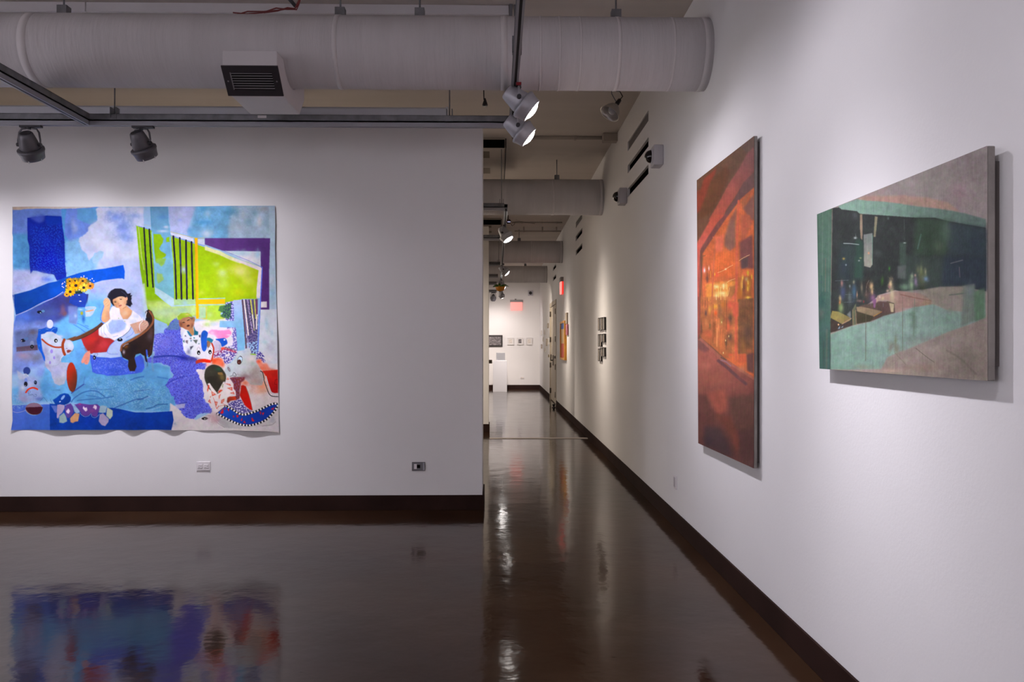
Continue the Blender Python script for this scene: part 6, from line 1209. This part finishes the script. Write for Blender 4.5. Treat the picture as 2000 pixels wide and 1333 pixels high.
line(o2(300, 340, 330, 400, 310, 760, 290, 1100, 285, 1333) + o3(285, 0, 285, 500, 310, 760), 2.6, (204, 106, 72), .9, soft=.6); line(o2(180, 620, 130, 700, 130, 1333) + o3(130, 560), 1.6, (120, 78, 56), .7, soft=.7)
poly(o2(50, 600, 95, 450, 105, 900, 90, 1333, 45, 1333) , (196, 92, 78), soft=.8); poly(o3(45, 0, 100, 0, 105, 560, 60, 640, 50, 640), (158, 78, 66), soft=1); line(o2(110, 560, 85, 900, 95, 1333) + o3(90, 300, 80, 640), 1.3, (120, 58, 58), .7, soft=.7)
# lower half of the window: figures
poly(o3(110, 0, 500, 0, 640, 0, 640, 900, 500, 950, 320, 790, 110, 620), (184, 108, 62), soft=1.5, a=.8, var=.16)
for x, y, rx, ry, c in ((190, 250, 18, 50, (80, 62, 66)), (245, 200, 20, 60, (230, 170, 70)), (340, 250, 22, 36, (236, 84, 24)), (335, 150, 40, 40, (226, 168, 50)), (410, 200, 40, 110, (140, 94, 62)), (430, 380, 20, 60, (176, 140, 70)), (460, 120, 40, 60, (206, 116, 40)), (560, 330, 34, 70, (84, 68, 58)), (560, 120, 40, 70, (226, 90, 66)), (530, 460, 26, 90, (234, 104, 66)), (380, 460, 16, 60, (240, 150, 90)), (360, 620, 20, 130, (236, 140, 80)), (420, 700, 40, 130, (222, 120, 66)), (560, 620, 50, 70, (88, 66, 58)), (500, 720, 16, 70, (84, 62, 50)), (190, 400, 24, 80, (216, 134, 80)), (250, 440, 16, 50, (122, 96, 60)), (240, 590, 60, 50, (206, 96, 62)), (560, 800, 50, 90, (170, 104, 62)), (570, 890, 50, 24, (220, 96, 60)), (320, 480, 18, 100, (136, 76, 40)), (120, 460, 12, 110, (90, 60, 50))): Bl(o3, x, y, rx, ry, c, .85, k=k7)
for x, y in ((430, 390), (540, 605), (490, 670), (455, 860)): E(o3, x, y, 6, 16, (246, 214, 140), k=k7)
poly(o3(680, 40, 915, 20, 915, 880, 680, 880), (126, 82, 52), soft=1, var=.12); Bl(o3, 830, 560, 80, 150, (96, 70, 58), .8, k=k7); Bl(o3, 760, 760, 30, 110, (150, 100, 50), .8, k=k7); Bl(o3, 850, 830, 60, 40, (176, 96, 60), .8, k=k7); poly(o3(680, 880, 800, 870, 810, 1000, 680, 1010), (196, 92, 58), soft=1); poly(o3(810, 880, 920, 860, 920, 1180, 820, 1130), (104, 66, 62), soft=1.2)
line(o1(690, 1040, 680, 1333) + o2(668, 300, 660, 700, 655, 1100) + o3(640, 0, 650, 400, 645, 700, 650, 960), 4.4, (208, 98, 68), .95, soft=.8)
poly(o2(640, 1180, 600, 1333, 690, 1333) + o3(690, 300, 600, 300, 590, 0), (210, 92, 66), soft=1, a=.8)
# pavement
poly(o3(40, 640, 130, 660, 330, 830, 500, 980, 700, 1100, 930, 1270, 930, 1333) + o4(930, 1300, 40, 900), ((164, 90, 76), (96, 58, 54), o3(200, 1000)[0], o4(700, 700)[0]), soft=.5, var=.06)
poly(o3(40, 640, 140, 690, 240, 800, 180, 860, 60, 800), (124, 76, 74), soft=2, a=.9)
line(o3(110, 650, 240, 770, 400, 920, 520, 1000, 700, 1110, 930, 1260), 5.0, (170, 100, 84), .9, soft=1.6); line(o3(380, 980, 520, 1090, 640, 1200, 800, 1333), 6, (92, 62, 70), .8, soft=2.4); line(o3(420, 970, 500, 1000, 570, 1060), 2.4, (150, 120, 136), .8, soft=1); line(o3(420, 930, 500, 970), 1.8, (84, 70, 62), .9, soft=.7); Bl(o3, 740, 1110, 60, 50, (190, 124, 92), .8, k=k7); Bl(o3, 760, 1230, 90, 50, (136, 78, 70), .8, k=k7)
Bl(o3, 180, 1060, 90, 60, (180, 104, 88), .7, k=k7); Bl(o3, 300, 1250, 180, 90, (166, 92, 74), .8, k=k7)
poly(o4(40, 60, 190, 100, 260, 250, 340, 480, 420, 650, 420, 900, 40, 860), (104, 60, 56), soft=3); poly(o4(210, 60, 480, 0, 520, 180, 500, 340, 380, 400, 290, 250), (160, 84, 68), soft=3); poly(o4(520, 130, 930, 80, 930, 640, 620, 600), (98, 64, 56), soft=4); poly(o4(330, 400, 560, 420, 720, 800, 660, 1020, 560, 700), (116, 62, 50), soft=3, a=.9)
poly(o4(160, 560, 400, 600, 520, 800, 600, 1060, 160, 860), (72, 52, 56), soft=4); Bl(o4, 230, 800, 60, 80, (64, 46, 58), .8, k=k7); poly(o4(700, 640, 930, 600, 930, 1230, 720, 1100), (84, 54, 52), soft=3); line(o4(930, 1230, 700, 1120, 500, 1020), 1.4, (120, 66, 50), .7, soft=.8); Bl(o4, 860, 1140, 50, 60, (104, 74, 70), .7, k=k7); line(o4(70, 0, 72, 820), 1.0, (110, 56, 50), .8)
for x, y0, y1, cc in ((325, 1080, 1140, (255, 232, 170)), (380, 1090, 1260, (250, 206, 110)), (415, 1110, 1300, (252, 214, 130)), (455, 1060, 1140, (255, 236, 180)), (480, 1060, 1300, (246, 190, 96)), (345, 1220, 1300, (255, 226, 150)), (515, 1060, 1240, (244, 186, 96)), (230, 1140, 1320, (240, 160, 66)), (260, 860, 960, (250, 176, 50)), (745, 960, 1120, (236, 186, 80)), (833, 860, 930, (232, 196, 60)), (890, 920, 980, (230, 190, 60)), (832, 1010, 1060, (246, 216, 120)), (828, 1110, 1160, (240, 206, 90)), (830, 1250, 1290, (252, 212, 90))): line(o2(x, y0, x + 3, y1), 1.0, cc, .8, soft=.5)
for x, y0, y1, cc in ((180, 60, 160, (110, 66, 44)), (215, 20, 200, (150, 84, 50)), (300, 120, 700, (130, 76, 46)), (390, 120, 320, (120, 82, 56)), (470, 60, 360, (150, 92, 52)), (505, 60, 500, (128, 74, 48)), (700, 60, 420, (150, 96, 56)), (790, 60, 300, (112, 72, 50)), (870, 100, 460, (130, 84, 52)), (360, 480, 760, (246, 166, 106)), (430, 500, 760, (226, 126, 66))): line(o3(x, y0, x - 4, y1), 1.6, cc, .6, soft=.9)
P.finish(.06, .02, .025)
stretched('orange_canvas', 'tall orange and brown canvas of a glowing night window on the right wall', P, [(1361.2, 352.4), (1473.4, 265.4), (1472.9, 915.6), (1364.0, 866.3)], .016, .016, 200, 640, 1.05)

ka, kb, kc = 6.667, 6.06, 4.76
g1, g2, g3, g4 = TL(1590, 370, ka), TL(1760, 280, kb), TL(1590, 540, ka), TL(1760, 500, kc)
P = Painter(1592, 278, 1936, 750, 2.2, 2.2, (160, 146, 140)); poly, line, ell, blob, weave = P.poly, P.line, P.ell, P.blob, P.weave
poly(g2(-100, 480, 1060, 0, 1060, 1000, 600, 780, 0, 700, -300, 690), (156, 146, 142), soft=1, var=.05); Bl(g2, 380, 450, 220, 130, (160, 154, 146), .8, k=kb); Bl(g2, 700, 600, 110, 150, (160, 138, 140), .9, k=kb); Bl(g2, 900, 250, 160, 160, (144, 132, 130), .8, k=kb); Bl(g2, 100, 480, 120, 70, (172, 164, 158), .8, k=kb)
poly(g1(560, 140, 660, 90, 1200, 80, 1200, 210, 900, 170), (180, 146, 132), soft=1.8); poly(g2(0, 620, 300, 640, 560, 700, 700, 810, 400, 770, 0, 710), (176, 146, 130), soft=2)
poly(g1(320, 215, 420, 180, 560, 130, 700, 150, 900, 160, 1210, 195) + g2(0, 720, 200, 750, 400, 770, 600, 800, 760, 830, 1010, 900, 1010, 1000, 800, 970, 600, 930, 400, 890, 180, 885, 0, 880) + g1(1200, 360, 900, 350, 620, 320, 480, 280, 340, 265), ((134, 168, 150), (104, 126, 116), g1(600, 230)[0], g2(800, 900)[0]), soft=.8, var=.06)
# dark interior
poly(g1(245, 245, 330, 235, 360, 262, 560, 285, 600, 320, 830, 335, 1200, 360) + g2(0, 870, 180, 880, 400, 880, 560, 920, 800, 965, 1010, 1000) + g4(795, 60, 795, 330, 600, 290, 360, 290, 220, 310, 0, 330) + g3(1060, 180, 860, 240, 560, 480, 560, 620, 215, 735), (48, 54, 52), soft=.5, var=.14)
poly(g2(180, 880, 560, 920, 560, 1333, 150, 1333), (58, 78, 62), soft=4); poly(g4(0, 0, 480, 0, 480, 300, 0, 330), (62, 76, 70), soft=5, a=.8); poly(g2(560, 930, 1010, 1000, 1010, 1333, 560, 1333), (58, 72, 76), soft=4); poly(g4(400, 0, 800, 0, 800, 330, 600, 280, 380, 280), (50, 62, 72), soft=4); Bl(g2, 540, 1050, 60, 160, (88, 112, 96), .8, k=kb); Bl(g2, 330, 1150, 60, 150, (48, 66, 50), .8, k=kb); Bl(g2, 450, 1230, 60, 60, (84, 100, 80), .7, k=kb); line(g2(240, 1080, 200, 1250), 2.5, (92, 128, 112), .6, soft=1.4)
Bl(g2, 900, 1200, 130, 160, (48, 62, 72), .7, k=kb); poly(g1(330, 700, 600, 680, 640, 1200, 300, 1200), (48, 62, 62), soft=4, a=.7); poly(g1(560, 640, 650, 680, 640, 1150, 520, 1150), (48, 76, 64), soft=2.5, a=.9); Bl(g1, 400, 1020, 60, 130, (46, 58, 66), .8, k=ka); line(g2(40, 900, 45, 1150), .6, (110, 124, 116), .6)
poly(g1(600, 325, 632, 325, 635, 520, 632, 660, 612, 640, 602, 520), (160, 140, 116), soft=.5, a=.9); poly(g1(795, 350, 832, 360, 805, 620, 780, 620), (140, 136, 108), soft=.6, a=.9); poly(g1(650, 590, 765, 570, 765, 980, 735, 1020, 655, 1000), ((120, 128, 122), (142, 142, 128), g1(700, 620)[0], g1(700, 960)[0]), soft=.6); line(g1(765, 600, 762, 980), 1, (112, 160, 140), .7); Bl(g1, 715, 832, 12, 16, (220, 150, 110), .9, k=ka)
line(g1(390, 705, 480, 708, 585, 720), 1.8, (150, 164, 160), .9, soft=.7); Bl(g1, 540, 635, 18, 14, (180, 190, 186), 1, k=ka); line(g1(545, 575, 548, 630), .6, (130, 140, 136), .8); Bl(g1, 390, 905, 16, 16, (176, 150, 80), .9, k=ka); Bl(g1, 420, 985, 10, 12, (150, 166, 170), .9, k=ka); Bl(g1, 610, 895, 14, 10, (150, 156, 110), .8, k=ka); Bl(g1, 590, 930, 12, 8, (160, 166, 160), .9, k=ka); Bl(g1, 985, 1030, 12, 26, (60, 130, 50), .9, k=ka); poly(g1(1090, 1000, 1200, 980, 1200, 1170, 1095, 1160), (92, 100, 96), soft=1.5, a=.8); poly(g1(1120, 700, 1200, 690, 1200, 980, 1120, 990), (70, 90, 78), soft=1.5, a=.8); Bl(g1, 540, 340, 30, 40, (80, 88, 88), .8, k=ka); Bl(g1, 970, 380, 14, 20, (92, 110, 104), .8, k=ka); Bl(g1, 840, 830, 50, 40, (72, 80, 78), .8, k=ka); Bl(g1, 1185, 698, 16, 9, (170, 184, 176), .9, k=ka)
line(g4(465, 70, 520, 55, 575, 40), 2, (120, 120, 120), .7, soft=1); line(g4(545, 105, 550, 200), 1.4, (126, 110, 116), .7, soft=.7)
for x, y, rx, ry, c in ((190, 150, 14, 60, (150, 156, 110)), (160, 130, 18, 40, (100, 112, 84)), (200, 200, 40, 80, (92, 100, 70)), (105, 190, 12, 24, (150, 172, 140)), (100, 270, 20, 60, (140, 166, 130)), (140, 240, 16, 40, (140, 122, 150)), (135, 180, 10, 12, (190, 160, 140)), (235, 215, 22, 24, (120, 150, 180)), (230, 150, 10, 30, (150, 150, 120)), (40, 290, 40, 30, (120, 150, 124)), (195, 300, 24, 18, (50, 60, 40))): Bl(g4, x, y, rx, ry, c, .9, k=kc)
# counters and tables
poly(g3(830, 250, 1000, 225, 1060, 200, 1200, 185) + g4(0, 330, 180, 350, 300, 410, 250, 470, 0, 490) + g3(1200, 440, 1050, 470, 1050, 350, 950, 310, 830, 310), (158, 130, 118), soft=.8, var=.07); line(g4(0, 360, 130, 390, 290, 420), 2.4, (136, 100, 88), .8, soft=1); Bl(g4, 250, 440, 60, 24, (150, 130, 100), .8, k=kc); Bl(g4, 330, 360, 110, 40, (100, 104, 86), .8, k=kc)
poly(g4(210, 320, 360, 290, 610, 280, 600, 360, 570, 520, 420, 500, 300, 440), (142, 136, 122), soft=1.5, var=.06, a=.9); line(g4(455, 365, 580, 350), 3, (92, 104, 92), .8, soft=1); Bl(g4, 500, 430, 90, 60, (150, 142, 134), .8, k=kc)
poly(g3(600, 380, 860, 330, 1050, 360, 1060, 480, 760, 580, 560, 620, 560, 470), (84, 70, 62), soft=.8, var=.1); poly(g3(560, 460, 700, 500, 780, 520, 740, 590, 560, 620), (64, 60, 44), soft=.8); poly(g3(555, 400, 620, 395, 890, 455, 780, 522, 560, 455), (134, 118, 92), soft=.5, var=.08); line(g3(780, 522, 890, 460), 1.5, (176, 130, 60), .8); poly(g3(820, 330, 1000, 330, 1010, 470, 900, 480), (90, 70, 66), soft=1.5)
poly(g3(215, 540, 240, 450, 320, 460, 490, 545, 470, 580, 370, 625), ((150, 138, 80), (128, 114, 72), g3(300, 500)[0], g3(400, 590)[0]), soft=.5, var=.08); line(g3(370, 622, 490, 550), 1.8, (170, 140, 110), .8); poly(g3(215, 550, 370, 630, 490, 580, 500, 640, 280, 720, 215, 735), (64, 54, 48), soft=.8, var=.12)
poly(g3(310, 690, 340, 645, 340, 680), (140, 164, 186), soft=.4); poly(g3(350, 675, 385, 640, 380, 665), (140, 164, 186), soft=.4); E(g3, 322, 630, 10, 12, (214, 176, 130), k=ka)
# drinkers
def figure(t, k, head, body, cols): 
    Bl(t, *body, cols[1], .95, k=k); Bl(t, *head, cols[0], .95, k=k)
for head, body, cols in (((345, 285, 16, 34), (355, 410, 34, 70), ((206, 190, 120), (136, 160, 104))), ((365, 90, 16, 40), (380, 210, 34, 90), ((150, 110, 106), (66, 78, 104))), ((520, 75, 14, 26), (525, 200, 30, 90), ((130, 130, 106), (66, 96, 116))), ((470, 130, 10, 20), (468, 280, 24, 80), ((120, 128, 132), (88, 102, 100))), ((700, 110, 40, 60), (690, 240, 40, 60), ((62, 50, 44), (90, 74, 66))), ((752, 130, 22, 50), (770, 280, 44, 50), ((206, 176, 130), (136, 96, 130))), ((1000, 100, 24, 56), (1020, 240, 34, 100), ((214, 192, 142), (190, 180, 142)))): figure(g3, ka, head, body, cols)
Bl(g3, 340, 340, 14, 26, (200, 130, 80), .8, k=ka); Bl(g3, 760, 200, 16, 40, (206, 170, 126), .9, k=ka); Bl(g3, 820, 310, 14, 24, (210, 180, 140), .9, k=ka); poly(g3(770, 300, 820, 300, 800, 410, 780, 410), (136, 92, 130), soft=.6, a=.9); poly(g3(985, 350, 1045, 360, 1040, 465, 1005, 465), (184, 172, 136), soft=.6); line(g3(955, 330, 1045, 355), 1.6, (92, 84, 64), .9); Bl(g3, 960, 190, 18, 18, (200, 170, 150), .8, k=ka); Bl(g3, 985, 140, 14, 20, (170, 110, 120), .6, k=ka)
line(g3(720, 50, 690, 120, 680, 250), .6, (160, 150, 140), .7); Bl(g3, 900, 290, 20, 24, (190, 176, 130), .8, k=ka); Bl(g3, 860, 270, 12, 24, (206, 190, 170), .8, k=ka); Bl(g3, 625, 150, 16, 70, (120, 112, 92), .8, k=ka); Bl(g3, 600, 320, 30, 16, (140, 116, 106), .7, k=ka); Bl(g3, 650, 330, 8, 18, (150, 40, 50), .8, k=ka); Bl(g3, 895, 60, 16, 50, (70, 110, 50), .8, k=ka); Bl(g3, 565, 240, 8, 40, (180, 140, 110), .8, k=ka)
for p in (g3(395, 340, 500, 336), g3(410, 238, 490, 236), g3(280, 60, 450, 50), g3(740, 380, 750, 340), g3(905, 400, 905, 350)): line(p, .6, (120, 136, 140), .7)
poly(g3(500, 440, 550, 350, 552, 630, 505, 640), (96, 100, 78), soft=.6); line(g3(545, 440, 555, 640), 1.2, (150, 126, 100), .8); line(g3(508, 440, 512, 640), .8, (176, 140, 90), .7); poly(g3(430, 500, 480, 450, 485, 560), (140, 144, 144), soft=1, a=.7)
# teal street front and pavement
poly(g3(215, 760, 330, 710, 480, 655, 620, 620, 760, 590, 900, 520, 1010, 490, 1200, 455) + g4(0, 520, 120, 480, 300, 450, 420, 500, 570, 520, 600, 380, 680, 260, 690, 400, 780, 330, 790, 590, 640, 640, 440, 710, 300, 770, 140, 840, 0, 900) + g3(1200, 950, 960, 1060, 880, 1210, 215, 1215), ((126, 158, 142), (134, 160, 148), g3(300, 1000)[0], g3(900, 700)[0]), soft=.8, var=.05)
poly(g4(580, 280, 690, 260, 690, 600, 560, 660), (112, 124, 112), soft=2, a=.85); poly(g4(680, 330, 785, 300, 785, 600, 690, 610), (92, 122, 96), soft=2, a=.9); Bl(g4, 640, 330, 40, 60, (110, 122, 122), .8, k=kc); Bl(g4, 480, 470, 80, 50, (150, 140, 132), .8, k=kc); Bl(g4, 120, 600, 26, 110, (100, 124, 106), .9, k=kc); Bl(g4, 450, 620, 60, 90, (118, 146, 130), .6, k=kc)
for p, w, c in ((g3(680, 480, 678, 700, 676, 1100), 1.4, (96, 92, 76)), (g3(1158, 420, 1158, 980), 1.1, (92, 104, 88)), (g4(18, 380, 18, 880), .8, (112, 110, 92)), (g4(308, 450, 308, 640), .9, (100, 116, 96)), (g4(130, 400, 120, 740), 1.4, (104, 120, 102)), (g4(620, 480, 620, 640), .8, (110, 110, 92))): line(p, w, c, .7, soft=.7)
poly(g3(880, 1220, 960, 1060, 1200, 950) + g4(0, 900, 140, 840, 300, 775, 440, 710, 640, 640, 800, 570, 800, 1170, 0, 1110) + g3(1200, 1290, 900, 1270), (148, 136, 126), soft=1.2, var=.06)
Bl(g4, 250, 870, 140, 80, (160, 148, 138), .8, k=kc); Bl(g4, 620, 980, 150, 120, (128, 120, 108), .7, k=kc); line(g4(140, 860, 240, 940, 310, 990), 1.6, (112, 106, 94), .8, soft=.8); line(g4(430, 880, 560, 960, 700, 1100), 4, (118, 110, 100), .6, soft=2); Bl(g4, 450, 800, 130, 50, (152, 142, 134), .8, k=kc); Bl(g4, 200, 1040, 160, 40, (150, 130, 116), .8, k=kc); line(g3(200, 1215, 700, 1240, 1200, 1280), 1.2, (150, 140, 120), .7); Bl(g3, 1000, 1230, 160, 30, (176, 150, 134), .8, k=ka); Bl(g3, 640, 1180, 110, 30, (136, 140, 122), .7, k=ka); Bl(g3, 1065, 850, 20, 70, (122, 126, 96), .7, k=ka); Bl(g3, 1080, 960, 40, 60, (130, 122, 104), .7, k=ka); Bl(g3, 1000, 930, 24, 60, (134, 128, 112), .7, k=ka); line(g3(1060, 1000, 1200, 1150), 2, (128, 116, 106), .6, soft=1.2)
# pillar at left
poly(g1(20, 325, 240, 240, 232, 800, 222, 1333) + g3(215, 700, 220, 1215, 60, 1210, 30, 300), ((84, 116, 98), (66, 98, 90), g1(130, 500)[0], g3(130, 900)[0]), soft=.4, var=.05)
for p, w, c in ((g1(115, 300, 110, 1333), 2, (104, 128, 112)), (g1(200, 270, 190, 1333), 2, (96, 124, 106)), (g1(60, 330, 60, 1333), 2, (74, 104, 88)), (g3(100, 0, 90, 1200), 4, (66, 100, 90)), (g1(155, 900, 150, 1333), 1.6, (110, 110, 96)), (g3(170, 700, 165, 1200), 4, (92, 108, 96)), (g1(238, 245, 225, 1333), 1.4, (110, 100, 88)), (g3(214, 700, 212, 1200), 1.0, (56, 70, 60)), (g3(130, 840, 130, 1200), .8, (70, 72, 64))): line(p, w, c, .8, soft=1)
Bl(g3, 100, 330, 50, 90, (50, 88, 82), .8, k=ka); Bl(g3, 100, 480, 30, 60, (96, 100, 92), .7, k=ka); line(g3(58, 220, 60, 520), 1, (140, 130, 80), .8)
P.finish(.05, .02, .018)
stretched('green_canvas', 'wide green and grey canvas of a dim bar interior, nearest on the right wall', P, [(1596.2, 419.0), (1929.4, 284.6), (1929.6, 744.6), (1601.2, 720.6)], .020, .022, 400, 500, .94)
